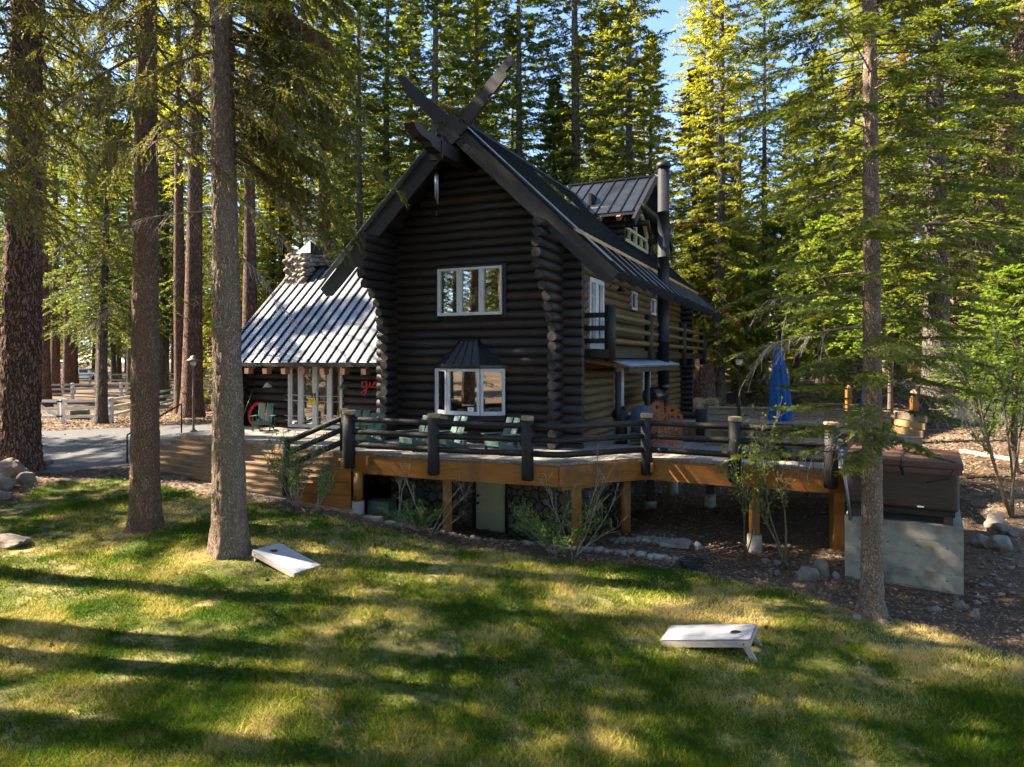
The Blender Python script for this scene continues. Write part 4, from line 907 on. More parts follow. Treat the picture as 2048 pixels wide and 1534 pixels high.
# stone chimney
ch = MB(); ch.lbox((-12.10, 3.45, 5.5), (-11.22, 4.75, 7.85)); cho = ch.build('stone_chimney', M['stonec'], house)
c2 = MB(); rg = random.Random(8)
for face in range(3):      # bulging cobbles on the visible faces and the ragged top
    for r_ in range(8):
        for k in range(6):
            z_ = 6.55 + r_ * 0.19 + rg.uniform(-0.05, 0.05); s_ = rg.uniform(0.09, 0.15); k += rg.uniform(-0.25, 0.25)
            if face == 0: p = (-12.03 + k * 0.155 + 0.08 * (r_ % 2), 3.51, z_)
            elif face == 1: p = (-11.28, 3.55 + k * 0.22 + 0.1 * (r_ % 2), z_)
            else: p = (-12.06, 3.5 + k * 0.24 + 0.1 * (r_ % 2), z_)
            if z_ > 7.75 and rg.random() < 0.4: continue
            c2.lathe(p, [(0.01, -s_ * 0.7), (s_ * 0.6, -s_ * 0.58), (s_ * 0.95, -s_ * 0.25), (s_, s_ * 0.1), (s_ * 0.7, s_ * 0.52), (0.01, s_ * 0.7)], 9)
c2.build('cobble_facing', mat('chimney_cobbles', (0.13, 0.105, 0.08), (0.36, 0.31, 0.25), rough=0.9, ns=3.2, bump=0.3, ramp=(0.35, 0.65)), cho)
c3 = MB(); c3.lbox((-12.2, 3.38, 5.9), (-11.0, 3.44, 6.78)); c3.build('flashing', M['corr'], cho)
c4 = MB(); c4.add([(-11.85, 3.7, 7.95), (-11.15, 3.7, 7.95), (-11.15, 4.5, 7.95), (-11.85, 4.5, 7.95), (-11.5, 4.1, 8.5)], [(0, 1, 4), (1, 2, 4), (2, 3, 4), (3, 0, 4), (3, 2, 1, 0)]); c4.build('chimney_cap', M['iron'], cho)

# things that hang on or sit in the house
def hpt(u, v, z): p = hw(u, v, z); return (float(p[0]), float(p[1]), float(p[2]))
c = thing('wind_chime', 'long pale tubular wind chime hanging from the carved ridge beam', 'wind chime', hpt(UM, -1.95, 7.75), RZ)
k = MB(); k.tube([(0, 0, 0.75), (0, 0, 1.45)], 0.006, 5); k.lathe((0, 0, 0.70), [(0.05, 0), (0.055, 0.02), (0.04, 0.04)], 12); k.build('cord', M['logend'], c)
for q in range(5):
    a_ = q * 1.2566; t = MB(); t.tube([(0.035 * math.cos(a_), 0.035 * math.sin(a_), 0.70), (0.035 * math.cos(a_), 0.035 * math.sin(a_), 0.02 + 0.05 * q)], 0.013, 7); t.build('chime_tube', M['corr'], c)
t = MB(); t.tube([(0, 0, 0.7), (0, 0, -0.18)], 0.004, 5); t.lbox((-0.02, -0.003, -0.26), (0.02, 0.003, -0.16)); t.build('clapper', M['trim'], c)
def cushion(u, v, z, w, h, tilt, mt, label, rz=0.0):
    import bmesh
    bm = bmesh.new(); bmesh.ops.create_cube(bm, size=1); bmesh.ops.subdivide_edges(bm, edges=bm.edges[:], cuts=6, use_grid_fill=True)
    for q in bm.verts:
        x, y, zz = q.co; e = max(abs(x), abs(zz)) * 2; th = (1 - e ** 3) * 0.55 + 0.10
        pin = 1 + 0.10 * (abs(x) * 2) ** 4 * (abs(zz) * 2) ** 4 - 0.05 * (1 - (abs(x * zz) * 4))
        q.co = Vector((x * w * pin, y * 0.26 * th * 1.6, zz * h * pin))
    me = bpy.data.meshes.new('cushion'); bm.to_mesh(me); bm.free(); me.materials.append(mt)
    for f in me.polygons: f.use_smooth = True
    p = hw(u, v, z); o = link_mesh('cushion', me, loc=p); o.rotation_euler = (tilt, rz, RZ); tag(o, label, 'cushion', 'cushions in the upper window')
cushion(-3.18, 0.14, 5.33, 0.45, 0.26, -0.2, M['cushb'], 'low pale blue cushion in the left light of the upper window')
cushion(-2.52, 0.12, 5.42, 0.52, 0.46, -0.15, M['cushion'], 'cream cushion standing in the middle light of the upper window', 0.08)
cushion(-1.98, 0.14, 5.33, 0.34, 0.24, -0.2, M['cushb'], 'small pale blue cushion low in the right light of the upper window')
cushion(-1.74, 0.16, 5.40, 0.30, 0.38, -0.2, M['cushb'], 'upright blue cushion at the right edge of the upper window', -0.2)
# red script sign on the wing wall, half behind the log corner
sg_ = MB()
def spl(pts, r, mb, o, sc, n=8):
    P = [Vector((a, 0, b)) for a, b in pts]; out = []
    for i in range(len(P) - 1):
        p0, p1, p2, p3 = P[max(i - 1, 0)], P[i], P[i + 1], P[min(i + 2, len(P) - 1)]
        for k in range(n):
            t = k / n; out.append(0.5 * ((2 * p1) + (p2 - p0) * t + (2 * p0 - 5 * p1 + 4 * p2 - p3) * t * t + (3 * p1 - p0 - 3 * p2 + p3) * t ** 3))
    out.append(P[-1]); mb.tube([Vector(o) + q * sc for q in out], r, 7)
O_ = (0, 0, 0)
spl([(0.62, 0.85), (0.4, 1.0), (0.12, 0.86), (0.08, 0.55), (0.3, 0.42), (0.58, 0.62), (0.66, 0.95), (0.62, 0.4), (0.5, -0.1), (0.2, -0.3), (0.05, -0.1), (0.35, 0.15), (0.8, 0.45)], 0.022, sg_, O_, 0.42)
spl([(0.8, 0.45), (0.95, 0.75), (1.02, 0.98), (0.98, 0.7), (1.1, 0.45), (1.3, 0.5)], 0.022, sg_, O_, 0.42)
spl([(1.3, 0.5), (1.5, 0.8), (1.75, 0.85), (1.5, 0.95), (1.32, 0.7), (1.4, 0.42), (1.7, 0.45), (1.85, 0.9), (1.8, 0.5), (1.95, 0.42)], 0.022, sg_, O_, 0.42)
sgo = sg_.build('script_sign', M['red'], None); p = hw(-6.88, WV - 0.19, 3.02); sgo.location = p; sgo.scale = (0.8,) * 3; sgo.rotation_euler = (0, 0, RZ)
tag(sgo, 'red cursive lettering on the dark wall right of the french doors', 'sign')
# smoker on the porch
sm = thing('smoker', 'black drum smoker joined to the tall flue under the porch roof', 'smoker', hpt(1.0, 6.6, 1.8), RZ)
k = MB(); k.tube([(0, -1.1, 1.05), (0, -1.05, 1.05), (0, 0.65, 1.05), (0, 0.7, 1.05)], [0.2, 0.27, 0.27, 0.2], 18); k.lathe((0.2, 0.0, 1.2), [(0.17, 0), (0.17, 0.25)], 16); k.build('drum', M['gblack'], sm)
k = MB(); k.tube([(0.24, -0.5, 1.12), (0.34, -0.5, 1.12), (0.34, 0.1, 1.12), (0.24, 0.1, 1.12)], 0.015, 6); k.build('handle', M['iron'], sm)
for (x, y) in ((-0.2, -0.85), (0.2, -0.85), (-0.2, 0.5), (0.2, 0.5)): k = MB(); k.tube([(x, y, 0), (x * 0.8, y, 0.95)], 0.025, 7); k.build('leg', M['iron'], sm)

# ---------------------------------------------------------------- the deck
DZK = 1.80
A_, B_, C_, K_, D_, E_, F_ = [(x - 1024) / FPX * d * 1.0 for x, d in ((698, 16.5), (867, 15.5), (1055, 14.8), (1118, 14.55), (1293, 15.5), (1470, 14.6), (1662, 13.9))]
PD = {'A': (A_, 16.5), 'B': (B_, 15.5), 'C': (C_, 14.8), 'K': (K_, 14.55), 'D': (D_, 15.5), 'E': (E_, 14.6), 'F': (F_, 13.9)}
ST_L, ST_R = (-9.86, 20.6), (-3.84, 16.45)      # top edge of the steps
SB_L, SB_R = (-11.97, 20.6), (-5.43, 16.74)    # foot of the steps
def V2(u, v): p = hw(u, v); return (float(p[0]), float(p[1]))
inset = lambda p, d=0.13: (p[0], p[1] + d)
deck = thing('deck', 'raised cedar deck with black log railing wrapping round the front of the cabin', 'deck', (0, 16.5, 0))
poly = [inset(PD['A']), inset(PD['B']), inset(PD['C']), inset(PD['K']), inset(PD['D']), inset(PD['E']), inset(PD['F']), (6.75, 14.1), (9.3, 15.4), (9.9, 16.3), (9.6, 17.2), (5.0, 18.4), V2(1.6, 2.6), V2(1.9, 9.5), V2(0.1, 9.5), V2(0.1, 0.1), V2(UL, 0.1), V2(UL, 1.2), V2(-11.9, 1.25), V2(-12.0, 0.0), ST_L, ST_R]
f = MB(); f.prism(poly, DZK - 0.045, DZK); f.build('deck_floor', M['deckw'], deck, world=True)
fb = MB()
chain = ['A', 'B', 'C', 'K', 'D', 'E', 'F']
for a, b in zip(chain, chain[1:]):
    p, q = inset(PD[a], 0.085), inset(PD[b], 0.085); fb.beam((*p, DZK - 0.265), (*q, DZK - 0.265), 0.07, 0.43)
fb.beam((*inset(PD['F'], 0.1), DZK - 0.262), (6.75, 14.1, DZK - 0.262), 0.06, 0.42); fb.beam((6.75, 14.1, DZK - 0.262), (9.3, 15.4, DZK - 0.262), 0.06, 0.42)
fbo = fb.build('rim_beam', M['orange'], deck, world=True)
jb = MB()    # joists and inner girders, seen from below
for i in range(14):
    t = i / 13; a = Vector((-3.4 + t * 12.0, 16.2 - t * 2.0 if t < 0.3 else 15.6 - (t - 0.3) * 1.6, DZK - 0.17)); b = a + Vector((HS * 3.2, HC * 3.2, 0))
    if a.x < 1.0: b = a + Vector((HS * 1.8, HC * 1.8, 0))
    jb.beam(a, b, 0.05, 0.2)
jb.build('joist', M['orangev'], deck, world=True)
def log_post(x, y, z0, z1, r=0.13, cap=True, label=None):
    p = MB(); p.tube([(x, y, z0), (x, y, z0 + 0.03), (x, y, (z0 + z1) / 2), (x, y, z1)], [r * 0.86, r, r * 0.98, r * 0.97], 16)
    o = p.build('post', M['logz'], deck, world=True)
    if cap: c = MB(); c.lathe((x, y, z1), [(r * 1.02, 0.0), (r * 1.04, 0.01), (r * 1.04, 0.085), (r * 0.98, 0.095)], 16); c.v = [(a, b_ - 16.5, c_) for a, b_, c_ in c.v]; c.build('cap', M['cap'], o)
    return o
def fix_child_loc(): pass
RH = (2.59, 2.30, 2.00)
rg = random.Random(12)
for k, r in (('A', 0.155), ('B', 0.135), ('C', 0.13), ('D', 0.13), ('E', 0.135), ('F', 0.135)):
    x, y = PD[k]; o = log_post(x, y, 1.43, 2.71 if k != 'F' else 2.66, r)
for a, b in (('A', 'B'), ('B', 'C'), ('C', 'D'), ('D', 'E'), ('E', 'F')):
    for z_ in RH:
        p, q = Vector((*PD[a], z_)), Vector((*PD[b], z_)); d = (q - p).normalized()
        dz_ = -0.02 if a in 'DE' else 0.0
        m = MB(); pts = []
        if a == 'C':      # this rail bends round the corner of the deck
            kx = Vector((*PD['K'], z_)); pts = [p + (kx - p).normalized() * 0.1, kx, q - (q - kx).normalized() * 0.1]
            m.tube([pts[0], kx - (kx - p).normalized() * 0.12, kx + (q - kx).normalized() * 0.12, pts[2]], 0.066, 12)
        else: m.log(p + d * 0.1, q - d * 0.1, 0.067, rg, 0, 0)
        m.build('rail', M['logx'], deck, world=True)
# stair newels and sloping rails
NW = (-5.42, 16.62)
A2 = (PD['A'][0] - 0.20, PD['A'][1] + 0.32); log_post(*A2, 1.7, 2.73, 0.10)
log_post(*NW, 0.75, 2.12, 0.10, cap=False)
for z_ in (0.80, 0.52, 0.22):
    m = MB(); m.log((A2[0] - 0.02, A2[1] - 0.02, DZK + z_), (NW[0], NW[1] - 0.02, 1.0 + z_ + 0.22), 0.066, rg, 0, 0); m.build('stair_rail', M['logx'], deck, world=True)
# steps
NS = 7
LX = [(-9.86, 20.6)] + [None] * NS
for i in range(1, NS + 1):
    t0, t1 = (i - 1) / NS, i / NS; zt = DZK - (DZK - 0.82) * (i / (NS + 0.0)) * (NS / (NS + 0.0)) + 0.0
    zt = DZK - i * (DZK - 0.66) / (NS + 0.6)
    L = lambda a, b, t: (a[0] + (b[0] - a[0]) * t, a[1] + (b[1] - a[1]) * t)
    a0, a1 = L(ST_L, SB_L, t0), L(ST_R, SB_R, t0); b0, b1 = L(ST_L, SB_L, t1), L(ST_R, SB_R, t1)
    s_ = MB(); fr = Vector((-0.53, -0.85))
    # tread with nosing
    s_.prism([(b0[0] + fr.x * 0.03, b0[1] + fr.y * 0.03), (b1[0] + fr.x * 0.03, b1[1] + fr.y * 0.03), a1, a0], zt - 0.04, zt, 0)
    s_.prism([(b0[0], b0[1]), (b1[0], b1[1]), (b1[0] - fr.x * 0.03, b1[1] - fr.y * 0.03), (b0[0] - fr.x * 0.03, b0[1] - fr.y * 0.03)], zt - 0.152, zt - 0.041, 1)
    s_.build('step', [M['tread'], M['riser']], deck, world=True)
r0 = MB(); r0.prism([(ST_L[0], ST_L[1] - 0.01), (ST_R[0], ST_R[1] - 0.01), (ST_R[0] + 0.02, ST_R[1] + 0.03), (ST_L[0] + 0.02, ST_L[1] + 0.03)], DZK - 0.18, DZK - 0.046); r0.build('riser_board', M['riser'], deck, world=True)
# boarded side of the steps, with a sawtooth top
sp = MB(); P0, P1 = Vector((ST_R[0] + 0.0, ST_R[1] - 0.03)), Vector((SB_R[0], SB_R[1] - 0.03)); prof = [(1.0, 0.38), (-0.02, 0.38), (-0.02, DZK - 0.05)]
for i in range(1, NS + 1):
    zt = DZK - i * (DZK - 0.66) / (NS + 0.6) - 0.045; prof += [((i - 1) / NS, zt), (i / NS, zt)]
nrm = Vector((-(P1 - P0).y, (P1 - P0).x)).normalized(); nrm = nrm if nrm.y < 0 else -nrm
m = len(prof); pf = [P0.lerp(P1, t) for t, _ in prof]
sp.add([(p.x, p.y, z_) for p, (_, z_) in zip(pf, prof)] + [(p.x + nrm.x * 0.04, p.y + nrm.y * 0.04, z_) for p, (_, z_) in zip(pf, prof)],
       [tuple(range(m)), tuple(range(2 * m - 1, m - 1, -1))] + [(i, m + i, m + (i + 1) % m, (i + 1) % m) for i in range(m)])
sp.build('stair_side', M['orange'], deck, world=True)
q = MB()
for zc_ in (0.8, 1.1, 1.4): q.beam((P0.x + nrm.x * 0.05, P0.y + nrm.y * 0.05, zc_), (P0.lerp(P1, max(0.1, (1.75 - zc_ - 0.1) * 0.85)).x + nrm.x * 0.05, P0.lerp(P1, max(0.1, (1.75 - zc_ - 0.1) * 0.85)).y + nrm.y * 0.05, zc_), 0.004, 0.008)
q.build('board_joint', M['trim'], deck, world=True)
cc = MB(); cc.beam((-3.75, 16.38, 0.32), (-5.4, 16.62, 0.50), 0.12, 0.26); cc.beam((-5.42, 16.66, 0.56), (-7.6, 17.95, 0.56), 0.12, 0.2); cc.build('concrete_curb', M['conc'], deck, world=True)
# support posts on concrete piers
for (x, D, zt, zf, zb, r, square) in ((716, 16.45, 1.37, 0.66, 0.2, 0.12, False), (895, 16.0, 1.37, None, -0.1, 0.10, True), (1152, 15.0, 1.37, None, -0.3, 0.11, True), (1251, 16.2, 1.37, None, -0.2, 0.12, False),
                                      (1509, 14.5, 1.37, 0.35, -0.15, 0.085, True), (1674, 14.2, 1.37, None, 0.0, 0.11, True), (1301, 18.2, 1.5, 0.3, -0.1, 0.09, True), (1346, 19.2, 1.6, 0.72, 0.3, 0.08, True), (1640, 19.0, 1.6, 0.75, 0.4, 0.08, True), (1560, 18.0, 1.6, 0.5, 0.2, 0.09, True), (1420, 17.6, 1.6, 0.6, 0.2, 0.08, True)):
    X = (x - 1024) / FPX * D; m = MB(); lo = zf if zf is not None else zb
    if square: m.lbox((X - r, D - r, lo), (X + r, D + r, zt))
    else: m.tube([(X, D, lo), (X, D, zt)], r, 14)
    m.build('support_post', M['orangev'] if D < 17 else M['logz'], deck, world=True)
    if zf is not None: m = MB(); m.tube([(X, D, zb - 0.2), (X, D, zf)], r * 1.75 if r < 0.1 else 0.15, 18); m.build('pier', M['conc'], deck, world=True)
cr = MB(); cr.beam((1.0, 14.75, 1.30), (1.95, 15.35, 1.30), 0.2, 0.14); cr.build('girder', M['orangev'], deck, world=True)
br = MB(); X = (1509 - 1024) / FPX * 14.39; br.lbox((X - 0.035, 14.395, 0.34), (X + 0.005, 14.41, 0.55)); br.build('steel_bracket', M['corr'], deck, world=True)
# metal hand rail on the far side of the steps
def pz(x, y, z): return ((x - 1024) / FPX * ((CAMZ - z) * FPX / (y - HOR)), (CAMZ - z) * FPX / (y - HOR), z)
hr = MB(); b0 = Vector((-11.45, 20.6, 0.9)); b1 = Vector((-10.0, 20.95, 1.8))
hr.tube([b0, b0 + Vector((0, 0, 0.87))], 0.022, 8); hr.tube([b0 + Vector((0, 0, 0.87)), b1 + Vector((0.0, 0, 0.87))], 0.024, 8); hr.tube([b1 + Vector((0, 0, 0.87)), b1], 0.022, 8); hr.build('hand_rail', M['iron'], deck, world=True)
# back-row posts of the railing, beside the side porch
for (x, D) in ((1404, 18.6), (1245, 18.2)):
    X = (x - 1024) / FPX * D; log_post(X, D, 1.8, 2.68, 0.17 if x == 1404 else 0.13, cap=False)
m = MB(); m.log(((1340 - 1024) / FPX * 19.2, 19.2, 2.5), ((1404 - 1024) / FPX * 18.6, 18.6, 2.5), 0.08, rg, 0, 0); m.build('rail', M['logx'], deck, world=True)
# built-in plank bench with a high back round the far side
bn = thing('plank_bench', 'long weathered plank bench with slatted back along the far edge of the deck', 'bench', (7.0, 17.4, DZK))
p0, p1, p2, p3 = Vector((5.15, 18.15, 0)), Vector((9.35, 17.05, 0)), Vector((9.75, 16.5, 0)), Vector((9.35, 15.75, 0))
for (a, b, mt) in ((p0, p1, 'gwood'), (p1, p3, 'ywood')):
    d = (b - a).normalized(); n_ = Vector((d.y, -d.x, 0))
    for k in range(3):
        m = MB(); h0 = DZK + 0.44 + k * 0.17
        off = -n_ * (0.05 * k)
        m.beam(a + off + Vector((0, 0, h0 + 0.07)), b + off + Vector((0, 0, h0 + 0.07)), 0.035, 0.15); m.build('back_slat', M[mt if k < 2 else 'gwood'], bn, world=True)
    for k in range(3):
        m = MB(); o_ = n_ * (0.10 + 0.16 * k); m.beam(a + o_ + Vector((0, 0, DZK + 0.42)), b + o_ + Vector((0, 0, DZK + 0.42)), 0.145, 0.035, up=(0, 0, 1)); m.build('seat_slat', M['gwood'], bn, world=True)
    L = (b - a).length
    for k in range(int(L / 1.2) + 1):
        m = MB(); c_ = a + d * (0.1 + k * 1.2) + n_ * 0.25; m.lbox((c_.x - 0.2, c_.y - 0.04, DZK), (c_.x + 0.2, c_.y + 0.04, DZK + 0.40)); m.build('leg', M['gwood'], bn, world=True)
cp_ = MB(); cp_.beam(p0 + Vector((0, 0, DZK + 0.97)), p1 + Vector((0, 0, DZK + 0.97)), 0.14, 0.03); cp_.build('cap_board', M['gwood'], bn, world=True)

# ---------------------------------------------------------------- adirondack chairs
def adirondack(name, label):
    """faces local -y"""
    t = thing(name, label, 'chair')
    g = M['green']
    for x in (-0.19, 0.0, 0.19) if False else (-0.135, 0.135):
        m = MB(); m.beam((x, 0.18, 0.22), (x * 1.12, 0.50, 0.98), 0.245, 0.02, up=(0, 1, 0)); m.build('back_board', g, t, bevel=0.01)
    m = MB()
    for i in range(5): y = -0.32 + i * 0.11; m.box((0, y, 0.37 - i * 0.035), (0.27, 0.048, 0.01), R=Matrix.Rotation(-0.3, 3, 'X'))
    m.build('seat', g, t)
    m = MB(); m.lbox((-0.29, -0.385, 0.24), (0.29, -0.362, 0.38)); m.build('front_board', g, t)
    for sx in (-1, 1):
        m = MB(); m.beam((sx * 0.34, -0.42, 0.56), (sx * 0.34, 0.36, 0.54), 0.13, 0.022); m.build('arm', g, t)
        m = MB(); m.lbox((sx * 0.30 - 0.012, -0.37, 0), (sx * 0.30 + 0.012, -0.27, 0.55)); m.build('leg', g, t)
        m = MB(); m.beam((sx * 0.27, -0.36, 0.30), (sx * 0.27, 0.52, 0.04), 0.022, 0.12); m.build('side_rail', g, t)
        m = MB(); m.lbox((sx * 0.33 - 0.012, 0.30, 0.14), (sx * 0.33 + 0.012, 0.38, 0.53)); m.build('arm_support', g, t)
    m = MB(); m.beam((-0.33, 0.36, 0.53), (0.33, 0.36, 0.53), 0.06, 0.022); m.build('back_brace', g, t)
    return t
c0 = adirondack('adirondack_chair', 'sage green adirondack chair left of the french doors in front of a red tube')
gr = 'sage green adirondack chairs on the deck'; c0['group'] = gr; c0.scale = (0.84,) * 3
p = px(527, 858, 21.6); c0.location = (float(p[0]), float(p[1]), DZK); c0.rotation_euler = (0, 0, 0.12)
tr = root_kids(c0)
for (x, D, rz, lab) in ((832, 16.9, -0.75, 'sage green adirondack chair behind the railing just left of the second capped post'),
                        (898, 16.7, -0.72, 'sage green adirondack chair below the bay window, right of the second capped post'),
                        (1003, 16.3, -0.78, 'rightmost sage green adirondack chair, left of the third capped post'),
                        (735, 17.6, -0.5, 'low sage green adirondack chair in front of the left log corner'),
                        (712, 18.6, -0.2, 'sage green adirondack chair half hidden behind the capped post at the top of the steps')):
    X = (x - 1024) / FPX * D; dup(c0, (X, D, DZK), rz, lab, gr, tree=tr)
# red ring leaning on the wall behind the first chair, with a rake
m = MB(); R0 = 0.36
m.tube([(R0 * math.cos(2 * math.pi * k / 32), 0, R0 * math.sin(2 * math.pi * k / 32) + R0 + 0.12) for k in range(33)], 0.06, 12, caps=False)
o = m.build('swim_ring', M['red'], None); p = hw(-11.0, 0.85, DZK - 0.05); o.location = p; o.rotation_euler = (-0.25, 0, RZ)
tag(o, 'red inflatable ring leaning on the log wall behind the green chair', 'swim ring')
o = thing('rake', 'long handled rake leaning against the dark wall beside the red ring', 'rake', hw(-11.35, 0.5, DZK), RZ)
m = MB(); m.tube([(0, 0, 0.05), (0.25, 0.5, 1.5)], 0.014, 7); m.build('handle', M['bronze'], o)
m = MB(); m.tube([(-0.16, 0, 0.05), (0.16, 0, 0.05)], 0.012, 6)
for k in range(9): m.tube([(-0.16 + 0.04 * k, 0, 0.05), (-0.18 + 0.045 * k, -0.06, 0.0)], 0.005, 4)
m.build('head', M['iron'], o)

# ---------------------------------------------------------------- lamp posts
def lamp(name, label, loc, h, mt):
    t = thing(name, label, 'lamp post', loc)
    m = MB(); m.lathe((0, 0, 0), [(0.10, 0), (0.10, 0.03), (0.05, 0.06), (0.034, 0.1), (0.034, h * 0.45), (0.045, h * 0.46), (0.045, h * 0.48), (0.03, h * 0.5), (0.026, h - 0.32), (0.05, h - 0.30), (0.05, h - 0.27), (0.02, h - 0.26)], 14); m.build('pole', mt, t)
    m = MB(); m.lathe((0, 0, 0), [(0.06, h - 0.27), (0.085, h - 0.2), (0.075, h - 0.1)], 14); m.build('lantern_glass', M['glassy'], t)
    m = MB(); m.lathe((0, 0, 0), [(0.21, h - 0.13), (0.22, h - 0.115), (0.13, h - 0.06), (0.10, h - 0.04), (0.09, h), (0.05, h + 0.03), (0.01, h + 0.05)], 22); m.build('lamp_shade', mt, t)
    return t
p = px(387, 866, 21.3); lamp('lamp_post', 'thin bronze lamp post at the top of the steps by the driveway', (p[0], p[1], DZK), 2.30, M['bronze'])
p = px(1478, 850, 16.9); lamp('lamp_post', 'dark lamp post on the deck between the blue umbrella and the cabin', (p[0], p[1], DZK), 2.35, M['iron'])

# ---------------------------------------------------------------- sculpture, grills, umbrella, table
sc_ = thing('sunflower_screen', 'rusty steel garden screen of cut-out sunflowers standing on the deck', 'sculpture', (float(px(1334, 900, 16.6)[0]), 16.6, DZK), -0.25)
def flower(mb, x, z, R, n, hole, y=0.0):
    k = 2 * n; o_ = [(x + (R * (0.92 + 0.16 * ((i * 7) % 5) / 5) if i % 2 == 0 else R * 0.6) * math.cos(math.pi * i / n), z + (R * (0.92 + 0.16 * ((i * 7) % 5) / 5) if i % 2 == 0 else R * 0.6) * math.sin(math.pi * i / n)) for i in range(k)]
    h_ = [(x + hole * math.cos(math.pi * i / n), z + hole * math.sin(math.pi * i / n)) for i in range(k)]
    vs = [(a, y - 0.006, b) for a, b in o_] + [(a, y - 0.006, b) for a, b in h_] + [(a, y + 0.006, b) for a, b in o_] + [(a, y + 0.006, b) for a, b in h_]
    fs = []
    for i in range(k):
        j = (i + 1) % k; fs += [(i, j, k + j, k + i), (2 * k + j, 2 * k + i, 3 * k + i, 3 * k + j), (j, i, 2 * k + i, 2 * k + j), (k + i, k + j, 3 * k + j, 3 * k + i)]
    mb.add(vs, fs)
rg = random.Random(3)
for (x, z_, R, n, h_) in ((-0.22, 1.07, 0.21, 13, 0.05), (0.12, 1.0, 0.20, 14, 0.05), (-0.05, 0.80, 0.17, 12, 0.035), (0.27, 0.83, 0.13, 11, 0.03), (-0.30, 0.78, 0.13, 11, 0.03)):
    m = MB(); flower(m, x, z_, R, n, h_, rg.uniform(-0.03, 0.03)); m.build('flower', M['rust'], sc_)
m = MB(); m.lbox((-0.36, -0.012, 0.0), (0.36, 0.012, 0.10)); m.lbox((-0.36, -0.02, 0.0), (-0.33, 0.02, 0.85)); m.lbox((0.33, -0.02, 0.0), (0.36, 0.02, 0.85))
for k in range(60):      # jagged stems and leaves
    x = rg.uniform(-0.32, 0.32); z_ = rg.uniform(0.1, 0.62); dx = rg.uniform(-0.10, 0.10); h_ = rg.uniform(0.12, 0.28); w = rg.uniform(0.02, 0.05); y = rg.uniform(-0.008, 0.008)
    m.add([(x - w * 0.3, y, z_), (x + w * 0.3, y, z_), (x + dx + w, y, z_ + h_ * 0.55), (x + dx * 1.6, y, z_ + h_), (x + dx - w, y, z_ + h_ * 0.5)], [(0, 1, 2, 3, 4)])
m.build('stem_panel', M['rust'], sc_)
gl = thing('covered_grill', 'barbecue grill under a blue grey cover beside the rusty sunflower screen', 'grill', (float(px(1288, 860, 18.0)[0]), 18.0, DZK), -0.3)
m = MB(); m.lathe((0, 0, 0.62), [(0.33, -0.28), (0.36, 0), (0.36, 0.1), (0.31, 0.25), (0.2, 0.36), (0.07, 0.4)], 22); m.build('grill_cover', M['grill'], gl)
m = MB(); m.lbox((-0.34, -0.25, 0.08), (0.34, 0.25, 0.36)); m.build('cart', M['gblack'], gl)
m = MB(); m.tube([(0.42, -0.15, 0.75), (0.42, 0.15, 0.75)], 0.11, 14); m.build('side_knob', M['copper'], gl)
kg = thing('kettle_grill', 'round black kettle grill behind the porch post', 'grill', (float(px(1243, 860, 18.9)[0]), 18.9, DZK))
m = MB(); m.lathe((0, 0, 0.70), [(0.06, -0.24), (0.2, -0.18), (0.27, -0.04), (0.28, 0), (0.28, 0.02), (0.26, 0.1), (0.17, 0.2), (0.05, 0.24)], 22); m.build('kettle', M['gblack'], kg)
m = MB(); m.tube([(-0.05, 0, 0.95), (-0.05, 0, 0.99), (0.05, 0, 0.99), (0.05, 0, 0.95)], 0.012, 6); m.build('handle', M['corr'], kg)
for a_ in (0.5, 2.6, 4.7): m = MB(); m.tube([(0.15 * math.cos(a_), 0.15 * math.sin(a_), 0.55), (0.27 * math.cos(a_), 0.27 * math.sin(a_), 0)], 0.013, 6); m.build('leg', M['corr'], kg)

def umbrella(label, loc, h, s=1.0):
    t = thing('patio_umbrella', label, 'umbrella', loc)
    m = MB(); m.tube([(0, 0, 0), (0, 0, h + 0.05)], 0.022, 8); m.build('pole', M['bronze'], t)
    n = 48; prof = [(0.24, 0.62), (0.25, 0.66), (0.23, 0.9), (0.20, 1.3), (0.18, 1.7), (0.13, 2.1), (0.05, h - 0.02), (0.015, h + 0.03)]
    vs = []
    for (r, z_) in prof:
        for k in range(n):
            a_ = 2 * math.pi * k / n; q = r * s * (1 + 0.26 * math.cos(8 * a_ + z_ * 0.7) * min(1, r * 5)); vs.append((q * math.cos(a_), q * math.sin(a_), z_))
    fs = [(i * n + k, i * n + (k + 1) % n, (i + 1) * n + (k + 1) % n, (i + 1) * n + k) for i in range(len(prof) - 1) for k in range(n)]
    m = MB(); m.add(vs, fs, 0, True); m.build('canopy', M['blue'], t)
    m = MB(); m.tube([(0.15 * s * math.cos(2 * math.pi * k / 24), 0.15 * s * math.sin(2 * math.pi * k / 24), 1.95 + 0.01 * math.sin(k)) for k in range(25)], 0.012, 6, caps=False); m.build('tie_strap', M['gblack'], t)
    m = MB(); m.lathe((0, 0, 0), [(0.24, 0), (0.24, 0.05), (0.06, 0.09), (0.035, 0.35)], 18); m.build('base', M['iron'], t)
    return t
p = px(1564, 850, 16.6); u_ = umbrella('folded blue canvas patio umbrella standing on the deck beside the table', (p[0], p[1], DZK), 2.64); u_.rotation_euler = (0.02, -0.06, 0.3)
p = px(1737, 820, 24.0); z_ = float(ground(p[0], p[1])); umbrella('distant folded blue umbrella behind the slender trunk on the right', (p[0], p[1], z_ + 0.3), 2.2)
tb = thing('picnic_table', 'long pale topped wooden table on the deck beside the folded umbrella', 'table', (6.55, 16.4, DZK), -0.28)
m = MB()
for k in range(5): m.lbox((-1.1, -0.40 + k * 0.162, 0.71), (1.1, -0.25 + k * 0.162, 0.75))
m.build('table_top', M['gwood'], tb)
